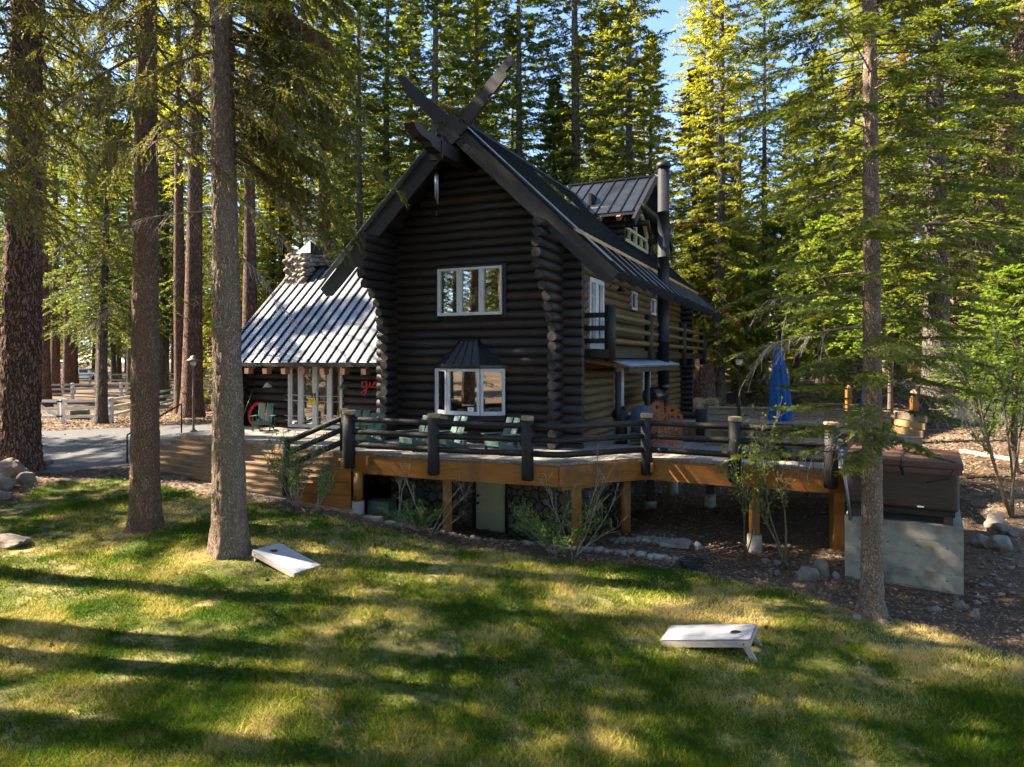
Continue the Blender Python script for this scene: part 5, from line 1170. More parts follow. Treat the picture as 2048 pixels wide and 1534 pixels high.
for sx in (-0.85, 0.85):
    for sy in (-0.3, 0.3): m = MB(); m.lbox((sx - 0.045, sy - 0.045, 0), (sx + 0.045, sy + 0.045, 0.708)); m.build('leg', M['ywood'], tb)
for sy, lab in ((-0.95, 'low wooden bench on the near side of the deck table'), (0.9, 'low wooden bench on the far side of the deck table')):
    o = thing('bench', lab, 'bench', (6.55 + sy * 0.276, 16.4 + sy * 0.96, DZK), -0.28)
    m = MB()
    for k in range(2): m.lbox((-1.0, -0.16 + k * 0.165, 0.41), (1.0, -0.005 + k * 0.165, 0.45))
    m.build('seat', M['gwood'], o)
    for sx in (-0.8, 0.8): m = MB(); m.lbox((sx - 0.04, -0.13, 0), (sx + 0.04, 0.13, 0.408)); m.build('leg', M['ywood'], o)
# two copper topped posts beyond the deck
for (x, D, h_, lab) in ((1697, 20.5, 1.75, 'orange wooden post with a copper cap beyond the deck table'), (1828, 17.6, 2.2, 'tall orange wooden post at the end of the plank bench')):
    q = px(x, 0, D); z0 = float(ground(q[0], D)); o = thing('wooden_post', lab, 'post', (q[0], D, z0))
    top = (2.85 + 0.3 if x == 1697 else 3.15) - z0
    m = MB(); m.lbox((-0.07, -0.07, -0.1), (0.07, 0.07, top)); m.build('shaft', M['orangev'], o)
    m = MB(); m.lathe((0, 0, top), [(0.13, 0), (0.13, 0.02), (0.04, 0.09), (0.01, 0.12)], 4, smooth=False); m.build('cap', M['copper'], o)

# ---------------------------------------------------------------- hot tub on its concrete box
AT = -math.radians(31)
bx = thing('concrete_plinth', 'board-marked grey concrete box under the hot tub', 'plinth', (6.14, 12.78, 0), AT)
m = MB(); w, dp, zt = 1.84, 2.0, 1.13
for k in range(5):      # board courses of the shuttering
    z0 = -0.25 + (k * 0.276); m.lbox((0, 0.0 + 0.004 * (k % 2), z0), (w, 0.15, z0 + 0.273)); 
    m.lbox((0, 1.85, z0), (w, dp, z0 + 0.274)); m.lbox((0, 0.151, z0), (0.15, 1.849, z0 + 0.274)); m.lbox((w - 0.15, 0.151, z0), (w, 1.849, z0 + 0.274))
m.lbox((0.01, 0.012, -0.2), (w - 0.01, 0.14, 1.12))
for i in range(4):
    for zz in (0.18, 0.74): m.tube([(0.25 + i * 0.45, -0.003, zz), (0.25 + i * 0.45, 0.01, zz)], 0.014, 10, mi=1)
m.build('concrete_wall', [M['conc'], M['gblack']], bx, bevel=0.006)
m = MB(); m.lbox((0.15, 0.151, 0.85), (w - 0.151, 1.849, 0.92)); m.build('slab', M['conc'], bx)
ht = thing('hot_tub', 'dark brown square hot tub with a folding maroon cover', 'hot tub', (6.14 + 0.06, 12.78 + 0.02, 1.13), AT)
w = 1.74; z0 = 1.36 - 1.13
import bmesh
def rbox(a, b, r, mt, name, par, seg=3):
    m_ = MB(); m_.lbox(a, b); o_ = m_.build(name, mt, par); bv = o_.modifiers.new('bevel', 'BEVEL'); bv.width = r; bv.segments = seg; return o_
cab = rbox((-0.04, -0.02, z0), (w, 1.95, z0 + 0.73), 0.07, M['tub'], 'cabinet', ht)
m = MB()
for k in range(5): m.lbox((0.06, -0.028, z0 + 0.12 + k * 0.12), (w - 0.12, -0.0205, z0 + 0.127 + k * 0.12)); m.lbox((w + 0.0005, 0.1, z0 + 0.12 + k * 0.12), (w + 0.008, 1.85, z0 + 0.127 + k * 0.12))
m.build('panel_groove', M['gblack'], cab)
m = MB(); m.lbox((0.02, 0.02, z0 - 0.09), (w - 0.06, 1.9, z0 - 0.002)); m.build('base_tray', M['gblack'], ht)
for (x, y) in ((0.12, 0.10), (w - 0.16, 0.10), (0.12, 1.8), (w - 0.16, 1.8)):
    m = MB(); m.lbox((x - 0.07, y - 0.07, 0.0), (x + 0.07, y + 0.07, z0 - 0.091)); m.build('leg', M['tub'], ht)
for (x0, x1, lab) in ((-0.08, w / 2 - 0.005, 'left half of the maroon cover'), (w / 2 + 0.005, w + 0.06, 'right half of the maroon cover')):
    cv = rbox((x0, -0.07, z0 + 0.745), (x1, 2.02, z0 + 0.865), 0.025, M['maroon'], 'cover', ht); tag(cv, lab)
    m = MB(); m.lbox((x0 + 0.03, -0.062, z0 + 0.66), (x1 - 0.02, -0.048, z0 + 0.744)); m.build('cover_skirt', M['maroon'], cv)
m = MB(); m.tube([(w / 2, 1.9, z0 + 0.875), (w / 2, -0.03, z0 + 0.875), (w / 2, -0.085, z0 + 0.84), (w / 2 + 0.02, -0.085, z0 + 0.6)], 0.014, 6)
m.tube([(w / 2, 1.2, z0 + 0.88), (w * 0.8, 0.5, z0 + 0.885), (w - 0.05, -0.02, z0 + 0.875), (w - 0.15, -0.09, z0 + 0.6), (w * 0.72, -0.08, z0 + 0.5)], 0.012, 6)
m.build('cover_strap', M['gblack'], ht)
m = MB(); m.lbox((w * 0.64, -0.032, z0 + 0.05), (w * 0.70, -0.021, z0 + 0.075)); m.build('badge', M['paper'], ht)
m = MB(); m.tube([(0.05, -0.05, z0 - 0.3), (0.02, -0.1, z0 + 0.1), (-0.06, -0.1, z0 + 0.7), (-0.1, 0.1, z0 + 0.95), (-0.05, 0.4, z0 + 0.8)], 0.03, 8); m.build('drain_pipe', M['corr'], ht)

# ---------------------------------------------------------------- cornhole boards
def corn(name, label):
    """low end at the origin edge, high end towards +x, width along y"""
    t = thing(name, label, 'game board', group='cornhole boards on the lawn'); L, Wd = 1.22, 0.61; hi = 0.30; lo = 0.075; th = math.asin((hi - lo) / L); R = Matrix.Rotation(-th, 3, 'Y')
    def T(x, y, z_): return Vector((0, 0, lo)) + R @ Vector((x, y, z_))
    n = 28; hx, hy, hr_ = L - 0.23, Wd / 2, 0.077; ring = [(hx + hr_ * math.cos(2 * math.pi * k / n), hy + hr_ * math.sin(2 * math.pi * k / n)) for k in range(n)]
    sq = []
    for k in range(n):
        a_ = 2 * math.pi * k / n; c_, s_ = math.cos(a_), math.sin(a_); s1 = [((L - hx) if c_ > 0 else hx) / max(abs(c_), 1e-6), (Wd / 2) / max(abs(s_), 1e-6)]; q = min(s1); sq.append((hx + c_ * q, hy + s_ * q))
    m = MB(); top = [T(x, y, 0) for x, y in ring] + [T(x, y, 0) for x, y in sq]; bot = [T(x, y, -0.012) for x, y in ring] + [T(x, y, -0.012) for x, y in sq]
    cor = [T(0, 0, 0), T(0, Wd, 0), T(L, 0, 0), T(L, Wd, 0)]
    fs = []
    for k in range(n):
        j = (k + 1) % n; fs += [(k, n + k, n + j, j), (2 * n + j, 3 * n + j, 3 * n + k, 2 * n + k), (j, 2 * n + j, 2 * n + k, k)]
    def fill(cx, cy, idx):
        b = min(range(n), key=lambda k: 0 if False else 0)
    m.add(top + bot, fs)
    # corner triangles
    vs2 = []; f2 = []
    for (cx, cy) in ((0, 0), (0, Wd), (L, 0), (L, Wd)):
        for k in range(n):
            j = (k + 1) % n; a, b = sq[k], sq[j]
            onx = lambda p: abs(p[0] - cx) < 1e-6; ony = lambda p: abs(p[1] - cy) < 1e-6
            if (onx(a) and ony(b)) or (ony(a) and onx(b)):
                i0 = len(vs2); vs2 += [T(a[0], a[1], 0), T(cx, cy, 0), T(b[0], b[1], 0), T(a[0], a[1], -0.012), T(cx, cy, -0.012), T(b[0], b[1], -0.012)]; f2 += [(i0, i0 + 1, i0 + 2), (i0 + 5, i0 + 4, i0 + 3)]
    m.add(vs2, f2); m.build('deck_board', M['board'], t)
    m = MB()
    for y in (0.012, Wd - 0.012): m.beam(T(0.0, y, -0.058), T(L, y, -0.058), 0.022, 0.09)
    for x in (0.012, L - 0.012): m.beam(T(x, 0.024, -0.058), T(x, Wd - 0.024, -0.058), 0.022, 0.088)
    m.build('frame', M['boardw'], t)
    for y in (0.045, Wd - 0.045):
        p0 = T(L - 0.09, y, -0.06); m = MB(); m.beam(p0, (p0.x + 0.14, y, 0.0), 0.035, 0.075); m.build('leg', M['boardw'], t)
        m = MB(); m.tube([(p0.x, -0.006 if y < 0.1 else Wd - 0.006, p0.z), (p0.x, 0.01 if y < 0.1 else Wd + 0.008, p0.z)], 0.012, 8); m.build('bolt', M['gblack'], t)
    return t
cb_ = corn('cornhole_board', 'pale cornhole board on the sunny lawn in front, right of centre')
cb_.location = (2.08, 9.72, float(ground(2.3, 9.7)) + 0.01); cb_.rotation_euler = (0, 0, -0.47)
P = px(597.7, 1147, 12.25); o = dup(cb_, (-3.80 , 12.28, float(ground(-3.9, 12.5)) + 0.01), math.radians(146) , 'pale cornhole board beside the big pine trunk on the left, half shaded', 'cornhole boards on the lawn')
o.location = (-3.52, 12.78, float(ground(-3.9, 12.5)) + 0.01)

# ---------------------------------------------------------------- fences, woodpile, boxes, distant vehicle
def fence(pts, label, h=1.25, rails=(0.35, 0.75, 1.12), rr=(0.05, 0.14)):
    P_ = [pg(x, D) for x, D in pts]; t = thing('rail_fence', label, 'fence', P_[0])
    for p in P_: m = MB(); m.lbox((p[0] - 0.09, p[1] - 0.09, p[2] - 0.1), (p[0] + 0.09, p[1] + 0.09, p[2] + h)); m.build('fence_post', M['fence'], t, world=True)
    for a, b in zip(P_, P_[1:]):
        for r_ in rails: m = MB(); m.beam((a[0], a[1] - 0.1, a[2] + r_), (b[0], b[1] - 0.1, b[2] + r_), rr[0], rr[1]); m.build('rail', M['fence'], t, world=True)
    return t
fence([(128, 34), (222, 34.3), (347, 50), (430, 60)], 'white three rail fence running right from the gate beyond the driveway')
fence([(-40, 34), (-2, 34)], 'short white fence left of the gate behind the big pine')
P0, P1 = pg(0, 34), pg(118, 34); g_ = thing('gate', 'white wooden gate with diagonal brace beyond the driveway', 'gate', P0)
for r_ in (0.35, 0.75, 1.12): m = MB(); m.beam((P0[0], P0[1], P0[2] + r_), (P1[0], P1[1], P1[2] + r_), 0.05, 0.13); m.build('gate_rail', M['fence'], g_, world=True)
for p in (P0, P1, pg(72, 34)): m = MB(); m.lbox((p[0] - 0.06, p[1] - 0.04, p[2] + 0.25), (p[0] + 0.06, p[1] - 0.03 + 0.06, p[2] + 1.22)); m.build('stile', M['fence'], g_, world=True)
pm = pg(72, 34); m = MB(); m.beam((pm[0], pm[1] - 0.05, pm[2] + 1.1), (P1[0], P1[1] - 0.05, P1[2] + 0.35), 0.04, 0.12); m.build('brace', M['fence'], g_, world=True)
for r_ in (0.38, 1.1): m = MB(); m.lbox((P1[0] - 0.05, P1[1] - 0.12, P1[2] + r_ - 0.04), (P1[0] + 0.25, P1[1] - 0.09, P1[2] + r_ + 0.04)); m.build('hinge', M['iron'], g_, world=True)
fence([(40, 52), (98, 52), (145, 53), (242, 55), (300, 57), (333, 58), (377, 60), (470, 62)], 'second white rail fence farther back among the pines', 1.2, (0.4, 0.75, 1.08))
fence([(60, 66), (110, 66), (180, 68), (255, 70), (330, 72), (420, 75)], 'farthest white rail fence deep in the woods', 1.2, (0.5, 1.05))
tr_ = pg(160, 37); o = thing('stock_tank', 'low dark metal tank behind the white fence', 'tank', tr_)
m = MB(); m.lathe((0, 0, 0), [(0.45, 0), (0.46, 0.5), (0.48, 0.52), (0.43, 0.53), (0.42, 0.4)], 20); m.build('drum', M['gutil'], o); 
m = MB(); m.lbox((-0.2, -0.2, 0.53), (0.25, 0.2, 0.72)); m.build('float_cover', M['gblack'], o)
wp = thing('woodpile', 'heap of split firewood with a white tarpaulin behind the lamp post', 'woodpile', pg(383, 44)); rg = random.Random(5); b_ = pg(383, 44)
for i in range(70):
    x = rg.gauss(0, 0.75); h_ = max(0.08, 1.0 * math.exp(-(x * x) / 1.0) * rg.random()); m = MB(); a_ = rg.uniform(-0.6, 0.6); c_ = Vector((x, rg.uniform(-0.5, 0.3), h_)); d_ = Vector((math.sin(a_), math.cos(a_), rg.uniform(-0.3, 0.3))) * 0.22
    m.tube([c_ - d_, c_ + d_], 0.085, 5, smooth=False); m.build('firewood', M['firew'], wp)
m = MB(); tv = [(-0.9, 0.3, 0.75), (-0.3, 0.25, 1.2), (0.3, 0.3, 1.15), (0.9, 0.4, 0.8), (-0.7, 1.2, 0.6), (-0.2, 1.2, 1.0), (0.4, 1.2, 0.95), (0.9, 1.2, 0.6)]
m.add(tv + [(x, y, z_ - 0.02) for x, y, z_ in tv], [(0, 1, 5, 4), (1, 2, 6, 5), (2, 3, 7, 6), (12, 13, 9, 8), (13, 14, 10, 9), (14, 15, 11, 10), (8, 9, 1, 0), (9, 10, 2, 1), (10, 11, 3, 2)]); m.build('tarpaulin', M['paper'], wp)
# parked car far behind the fences
cr_ = thing('parked_car', 'silver car parked far back in the woods behind the white fences', 'car', pg(170, 78), 0.1)
body = [(-2.2, 0.35), (-2.25, 0.8), (-1.7, 0.95), (-1.1, 1.42), (0.6, 1.46), (1.25, 1.0), (2.1, 0.88), (2.25, 0.6), (2.2, 0.35)]; m = MB(); k = len(body)
m.add([(x, -0.85, z_) for x, z_ in body] + [(x, 0.85, z_) for x, z_ in body], [tuple(range(k - 1, -1, -1)), tuple(range(k, 2 * k))] + [(i, (i + 1) % k, k + (i + 1) % k, k + i) for i in range(k)]); m.build('body', M['carp'], cr_, bevel=0.06)
for (a, b) in (((-1.25, 1.0), (-0.95, 1.36)), ((-0.2, 1.0), (-0.2, 1.38))): pass
m = MB(); m.lbox((-1.2, -0.862, 1.0), (-0.3, -0.852, 1.34)); m.lbox((-0.2, -0.862, 1.0), (0.7, -0.852, 1.36)); m.build('window', M['gblack'], cr_)
for x in (-1.35, 1.4):
    for y in (-0.8, 0.8): m = MB(); m.tube([(x, y - 0.1, 0.33), (x, y + 0.1, 0.33)], 0.33, 20); wh = m.build('wheel', M['rubber'], cr_)
# utility boxes by the foundation
def ubox(x, D, w, d, h_, mt, label, rz):
    q = px(x, 0, D); z0 = float(ground(q[0], D)); o = thing('utility_box', label, 'utility box', (q[0], D, z0), rz)
    m = MB(); vs = [(-w / 2, -d / 2, 0), (w / 2, -d / 2, 0), (w / 2, d / 2, 0), (-w / 2, d / 2, 0), (-w * 0.44, -d * 0.42, h_), (w * 0.44, -d * 0.42, h_), (w * 0.44, d * 0.42, h_), (-w * 0.44, d * 0.42, h_)]
    m.add(vs, [(3, 2, 1, 0), (4, 5, 6, 7), (0, 1, 5, 4), (1, 2, 6, 5), (2, 3, 7, 6), (3, 0, 4, 7)]); m.build('housing', mt, o, bevel=0.02)
    m = MB(); m.lbox((-w * 0.46, -d * 0.45, h_ + 0.002), (w * 0.46, d * 0.45, h_ + 0.05)); m.build('lid', mt, o, bevel=0.015)
ubox(764, 16.9, 0.62, 0.5, 0.40, M['gutil'], 'dark green utility box under the deck near the corner pier', -0.3)
ubox(808, 16.6, 0.42, 0.36, 0.26, M['gutil2'], 'small pale green utility box right of the dark green one', -0.35)
for (x, D, lab) in ((745, 16.0, 'short concrete block in front of the dark green utility box'), (790, 15.8, 'pale concrete block in front of the pale green utility box')):
    q = pg(x, D); o = thing('concrete_block', lab, 'block', q, -0.3); m = MB(); m.lbox((-0.24, -0.09, -0.06), (0.24, 0.09, 0.10)); m.build('block', M['conc'], o, bevel=0.02)
# basement stoop slab and hose
q = pg(1352, 14.9); o = MB(); o.lbox((-0.30, -0.26, 0.0), (0.30, 0.26, 0.07)); so_ = o.build('stepping_slab', M['conc'], None, bevel=0.01); so_.location = (q[0], q[1], q[2] + 0.01); so_.rotation_euler = (0, 0, -0.42); tag(so_, 'flat grey slab set between the two rows of cobbles', 'slab')
q = pg(1384, 13.25); m = MB(); m.tube([((0.20 + 0.012 * (k // 24)) * math.cos(2 * math.pi * k / 24), (0.20 + 0.012 * (k // 24)) * math.sin(2 * math.pi * k / 24), 0.02 + 0.0013 * k) for k in range(110)] + [(-0.5, -0.12, 0.02), (-0.9, -0.08, 0.02)], 0.013, 7)
ho = m.build('garden_hose', M['gblack'], None); ho.location = (q[0], q[1], q[2] + 0.02); tag(ho, 'coiled black garden hose at the end of the cobble edging', 'hose')

# ---------------------------------------------------------------- stones
rg = random.Random(21); GE = 'cobbles edging the bed below the deck'
def stone_row(pts, n, sz, lab, seed0):
    P_ = [pg(x, D) for x, D in pts]; cum = [0]
    for a, b in zip(P_, P_[1:]): cum.append(cum[-1] + math.dist(a[:2], b[:2]))
    for i in range(n):
        s_ = (i + 0.5) / n * cum[-1]; k = max(j for j in range(len(cum)) if cum[j] <= s_ + 1e-9); k = min(k, len(P_) - 2); t = (s_ - cum[k]) / (cum[k + 1] - cum[k]); p = P_[k] * (1 - t) + P_[k + 1] * t
        a = sz * 1.3 * rg.uniform(0.75, 1.25); rock('cobble', lab, 'cobble', p[0] + rg.uniform(-0.03, 0.03), p[1] + rg.uniform(-0.04, 0.04), (a, a * 0.75, a * 0.62), seed0 + i, M['rock2'] if rg.random() < 0.6 else M['rock'], GE, sub=2)
stone_row([(880, 15.9), (960, 15.55), (1040, 15.25)], 13, 0.085, 'one of the small cobbles edging the bed in front of the green door', 100)
stone_row([(1045, 15.2), (1120, 14.8), (1200, 14.45)], 12, 0.095, 'one of the cobbles edging the bed behind the leafy bush', 130)
stone_row([(1195, 14.5), (1300, 13.95), (1385, 13.75)], 15, 0.12, 'one of the cobbles in the front row beside the flat slab', 160)
stone_row([(1225, 15.5), (1310, 15.3), (1385, 15.0), (1402, 14.6)], 16, 0.11, 'one of the cobbles in the back row beside the flat slab', 190)
stone_row([(1228, 15.35), (1300, 15.15), (1345, 15.0)], 9, 0.10, 'one of the cobbles stacked under the back row', 220)
for (x, D, s_, sd_, lab) in ((1641, 12.95, (0.24, 0.22, 0.25), 1, 'rounded boulder left of the concrete box, the back one of two'), (1616, 12.7, (0.23, 0.2, 0.19), 2, 'angular pale boulder left of the concrete box, the front one of two'),
                             (1672, 12.75, (0.10, 0.09, 0.10), 3, 'small stone at the foot of the concrete box'), (1597, 13.0, (0.10, 0.09, 0.07), 4, 'small flat stone left of the angular boulder'), (1556, 13.6, (0.10, 0.09, 0.08), 5, 'small stone just left of the sapling stem'),
                             (1994, 14.0, (0.36, 0.28, 0.28), 6, 'large tawny boulder right of the hot tub, topmost of the heap'), (1966, 13.4, (0.24, 0.2, 0.18), 7, 'grey boulder at the left of the heap right of the hot tub'), (2004, 13.2, (0.32, 0.24, 0.2), 8, 'flat grey boulder at the front of the heap right of the hot tub'),
                             (2042, 13.6, (0.22, 0.2, 0.16), 9, 'grey boulder at the right edge of the picture'), (1868, 11.2, (0.16, 0.1, 0.07), 10, 'flat stone in front of the concrete box'), (1922, 11.3, (0.14, 0.12, 0.12), 11, 'pointed stone at the right corner of the concrete box'),
                             (1950, 10.9, (0.09, 0.08, 0.12), 12, 'small egg-shaped stone lying right of the concrete box'), (1712, 10.75, (0.12, 0.09, 0.07), 13, 'flat stone at the left foot of the slender pine'), (1765, 10.65, (0.11, 0.08, 0.06), 14, 'flat stone at the right foot of the slender pine'),
                             (26, 18.9, (0.50, 0.4, 0.40), 15, 'craggy boulder at the foot of the big left pine, highest one'), (50, 18.3, (0.36, 0.3, 0.26), 16, 'craggy boulder below the highest one on the left'), (4, 17.6, (0.42, 0.34, 0.26), 17, 'dark boulder at the left edge of the lawn'),
                             (90, 20.6, (0.28, 0.2, 0.14), 18, 'pale flat rock right of the big left pine'), (18, 13.7, (0.62, 0.42, 0.17), 19, 'low flat dark rock lying in the lawn at the left edge'), (-8, 16.6, (0.4, 0.3, 0.25), 20, 'reddish rock at the left edge of the picture'),
                             (1532, 13.75, (0.13, 0.1, 0.07), 21, 'dark flat stone left of the sapling'), (1350, 20.3, (0.22, 0.2, 0.14), 22, 'pale rock on the bank behind the deck posts'), (1500, 21, (0.25, 0.2, 0.16), 23, 'grey rock on the bank seen under the deck'), (1450, 20.4, (0.2, 0.2, 0.14), 24, 'white rock on the bank seen under the deck')):
    q = pg(x, D); rock('boulder', lab, 'boulder', q[0], q[1], s_, sd_, M['rock'])
rg = random.Random(31)
for k in range(26):
    x = rg.uniform(1520, 1625); D = 13.1 + rg.uniform(-0.25, 0.45); a = rg.uniform(0.035, 0.08); q = pg(x, D)
    rock('cobble', 'one of the small loose stones strewn round the sapling stem', 'cobble', q[0], q[1], (a, a * 0.8, a * 0.6), 300 + k, M['rock'], 'loose stones round the sapling', sub=2)
for k in range(30):
    x = rg.uniform(1950, 2047); D = rg.uniform(11.3, 13.0); a = rg.uniform(0.04, 0.11); q = pg(x, D)
    rock('cobble', 'one of the loose stones on the slope right of the concrete box', 'cobble', q[0], q[1], (a, a * 0.8, a * 0.45), 340 + k, M['rock'], 'loose stones on the right slope', sub=2)
# fallen logs and stumps
def flog(x0, D0, x1, D1, r, label, mt='deadlog', lift=0.0):
    a, b = pg(x0, D0), pg(x1, D1); rgl = random.Random(int(x0)); t = thing('fallen_log', label, 'log', a); m = MB()
    n = 9; m.tube([(a[0] + (b[0] - a[0]) * k / n, a[1] + (b[1] - a[1]) * k / n + rgl.uniform(-0.05, 0.05), a[2] + (b[2] - a[2]) * k / n + r * 0.8 + lift) for k in range(n + 1)], [r * rgl.uniform(0.85, 1.1) for k in range(n + 1)], 12); m.build('trunk', M[mt], t, world=True)
flog(1860, 25, 2046, 24.2, 0.34, 'long pale fallen log behind the right pine')
flog(1378, 33, 1436, 32.5, 0.35, 'thick cut log lying beyond the cabin corner', 'firew')
flog(1960, 27, 2046, 31, 0.3, 'rough fallen trunk on the bank at the upper right')
flog(1920, 20, 2046, 18.5, 0.07, 'thin fallen branch on the slope right of the hot tub')
for (x, D, r, h_, lab) in ((1384, 36, 0.5, 2.6, 'tall pale stump left of the other stump beyond the cabin'), (1406, 34, 0.6, 2.7, 'shaggy broken stump beyond the cabin corner')):
    q = pg(x, D); t = thing('stump', lab, 'stump', q); m = MB(); m.tube([(0, 0, -0.1), (0, 0, 0.3), (0.03, 0, h_ * 0.5), (0.05, 0, h_)], [r * 1.3, r * 1.05, r * 0.9, r * 0.72], 14); m.build('trunk', M['bk_red'], t)

# pine cones on the lawn
rg = random.Random(91); cone = None
for i in range(22):
    D = rg.uniform(7.0, 16.5); x = rg.uniform(30, 1700)
    q = pg(x, D)
    if not inpoly(np.array([q[0]]), np.array([q[1]]), LAWN)[0]: continue
    if cone is None:
        m = MB(); R_ = 0.028
        for k in range(9):
            t = k / 8; r = R_ * math.sin(math.pi * (0.12 + 0.80 * t)) ; m.lathe((0, 0, 0), [(r * 0.55, -0.045 + 0.09 * t - 0.004), (r * 1.15, -0.045 + 0.09 * t + 0.004), (r * 0.5, -0.045 + 0.09 * t + 0.006)], 9, smooth=False)
        cone = m.build('pine_cone', mat('pine_cone_scales', (0.05, 0.03, 0.02), (0.12, 0.07, 0.045), ns=30), None); o = cone
    else: o = cone.copy(); S.collection.objects.link(o)
    o.location = (q[0], q[1], q[2] + 0.035); o.rotation_euler = (1.5, rg.uniform(-0.4, 0.4), rg.uniform(0, 6.28)); tag(o, 'small brown pine cone lying in the grass of the lawn', 'pine cone', 'pine cones on the lawn')

# ---------------------------------------------------------------- trees
def branches_mesh(rs, p0, az, el, L, droop, ns, nl, ll, lw, tmin=0.2, side=0.42, hang=0.15, ang=(45, 70), br=0.022, segn=4, shoot_pow=0.75, tintb=0.0, brush=0.5, leaf=True):
    """vectorised conifer limbs: every limb carries ns side shoots, every shoot nl kite shaped needle sprays"""
    nb = len(L); h = np.stack([np.cos(az), np.sin(az)], 1); ce, se = np.cos(el), np.sin(el)
    def bp(i, t): # point on limb
        q = p0[i].copy(); q[..., 0] += h[i, 0] * ce[i] * L[i] * t; q[..., 1] += h[i, 1] * ce[i] * L[i] * t; q[..., 2] += se[i] * L[i] * t - droop[i] * L[i] * t * t
        return q
    # limb wood, 3-sided
    ts = np.linspace(0, 1, segn); I = np.repeat(np.arange(nb), segn); T = np.tile(ts, nb); c = bp(I, T); rad = (br * (0.35 + 0.3 * L))[I] * (1 - 0.85 * T) + 0.003
    perp = np.stack([-h[I, 1], h[I, 0], np.zeros(len(I))], 1); up = np.tile([0, 0, 1.0], (len(I), 1)); vs = []
    for k in range(3):
        a = 2 * math.pi * k / 3 + 0.5; vs.append(c + perp * (np.cos(a) * rad)[:, None] + up * (np.sin(a) * rad)[:, None])
    wv = np.stack(vs, 1).reshape(-1, 3); base = (np.arange(nb)[:, None] * segn + np.arange(segn - 1)[None]).ravel() * 3; wq = []
    for k in range(3): k2 = (k + 1) % 3; wq.append(np.stack([base + k, base + k2, base + 3 + k2, base + 3 + k], 1))
    wq = np.concatenate(wq)
    # shoots
    si = np.repeat(np.arange(nb), ns); n = len(si); t = tmin + (1 - tmin) * (np.tile(np.arange(ns), nb) + rs.rand(n)) / ns; sg = np.where(rs.rand(n) < 0.5, -1.0, 1.0)
    a = np.radians(ang[0] + (ang[1] - ang[0]) * rs.rand(n)) * sg * np.where(t > 0.93, 0.35, 1); hz = az[si] + a
    sl_ = side * L[si] ** shoot_pow * (1.0 - 0.62 * t) * (0.6 + 0.6 * rs.rand(n)) * np.clip((t - tmin) * 6 + 0.4, 0, 1); sp = bp(si, t)
    slope = (se[si] - 2 * droop[si] * t) * 0.8 + (rs.rand(n) - 0.5) * brush
    sdir = np.stack([np.cos(hz), np.sin(hz), slope], 1); sdir /= np.linalg.norm(sdir, axis=1)[:, None]
    # twig wood
    e1 = sp + sdir * sl_[:, None]; e1[:, 2] -= hang * sl_; tw = 0.004 + 0.005 * sl_; pe = np.stack([-np.sin(hz), np.cos(hz), np.zeros(n)], 1)
    tv = np.stack([sp - pe * tw[:, None], sp + pe * tw[:, None], e1 + pe * 0.0015, e1 - pe * 0.0015], 1).reshape(-1, 3); tq = np.arange(4 * n).reshape(n, 4)
    tb = rs.rand(nb)
    V = [wv, tv]; Q = [wq, tq + len(wv)]; MI = [np.ones(len(wq) + len(tq), int)]; TI = [np.zeros(len(wv) + len(tv))]
    if leaf:
        li = np.repeat(np.arange(n), nl); m = len(li); q = (np.tile(np.arange(nl), n) + rs.rand(m)) / nl
        lp = sp[li] + sdir[li] * (sl_[li] * q)[:, None]; lp[:, 2] -= hang * sl_[li] * q * q
        la = hz[li] + np.radians(20 + 45 * rs.rand(m)) * np.where(rs.rand(m) < 0.5, -1, 1); lz = slope[li] * 0.6 - hang * q + (rs.rand(m) - 0.42) * 0.9
        ld = np.stack([np.cos(la), np.sin(la), lz], 1); ld /= np.linalg.norm(ld, axis=1)[:, None]
        rv = rs.randn(m, 3) * 0.55; rv[:, 2] += 1.0; pr = np.cross(ld, rv); pr /= np.linalg.norm(pr, axis=1)[:, None] + 1e-9
        l_ = ll * (0.6 + 0.7 * rs.rand(m)) * (1 - 0.3 * q); w_ = lw * (0.7 + 0.6 * rs.rand(m))
        lv = np.stack([lp, lp + ld * (l_ * 0.42)[:, None] + pr * w_[:, None], lp + ld * l_[:, None], lp + ld * (l_ * 0.42)[:, None] - pr * w_[:, None]], 1).reshape(-1, 3)
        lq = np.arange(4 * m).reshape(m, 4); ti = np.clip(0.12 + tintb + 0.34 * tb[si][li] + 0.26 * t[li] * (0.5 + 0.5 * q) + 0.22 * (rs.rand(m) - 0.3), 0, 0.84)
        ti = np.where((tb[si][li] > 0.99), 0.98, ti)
        V.append(lv); Q.append(lq + len(wv) + len(tv)); MI.append(np.zeros(len(lq), int)); TI.append(np.repeat(ti, 4))
    return np.concatenate(V), np.concatenate(Q), np.concatenate(MI), np.concatenate(TI)

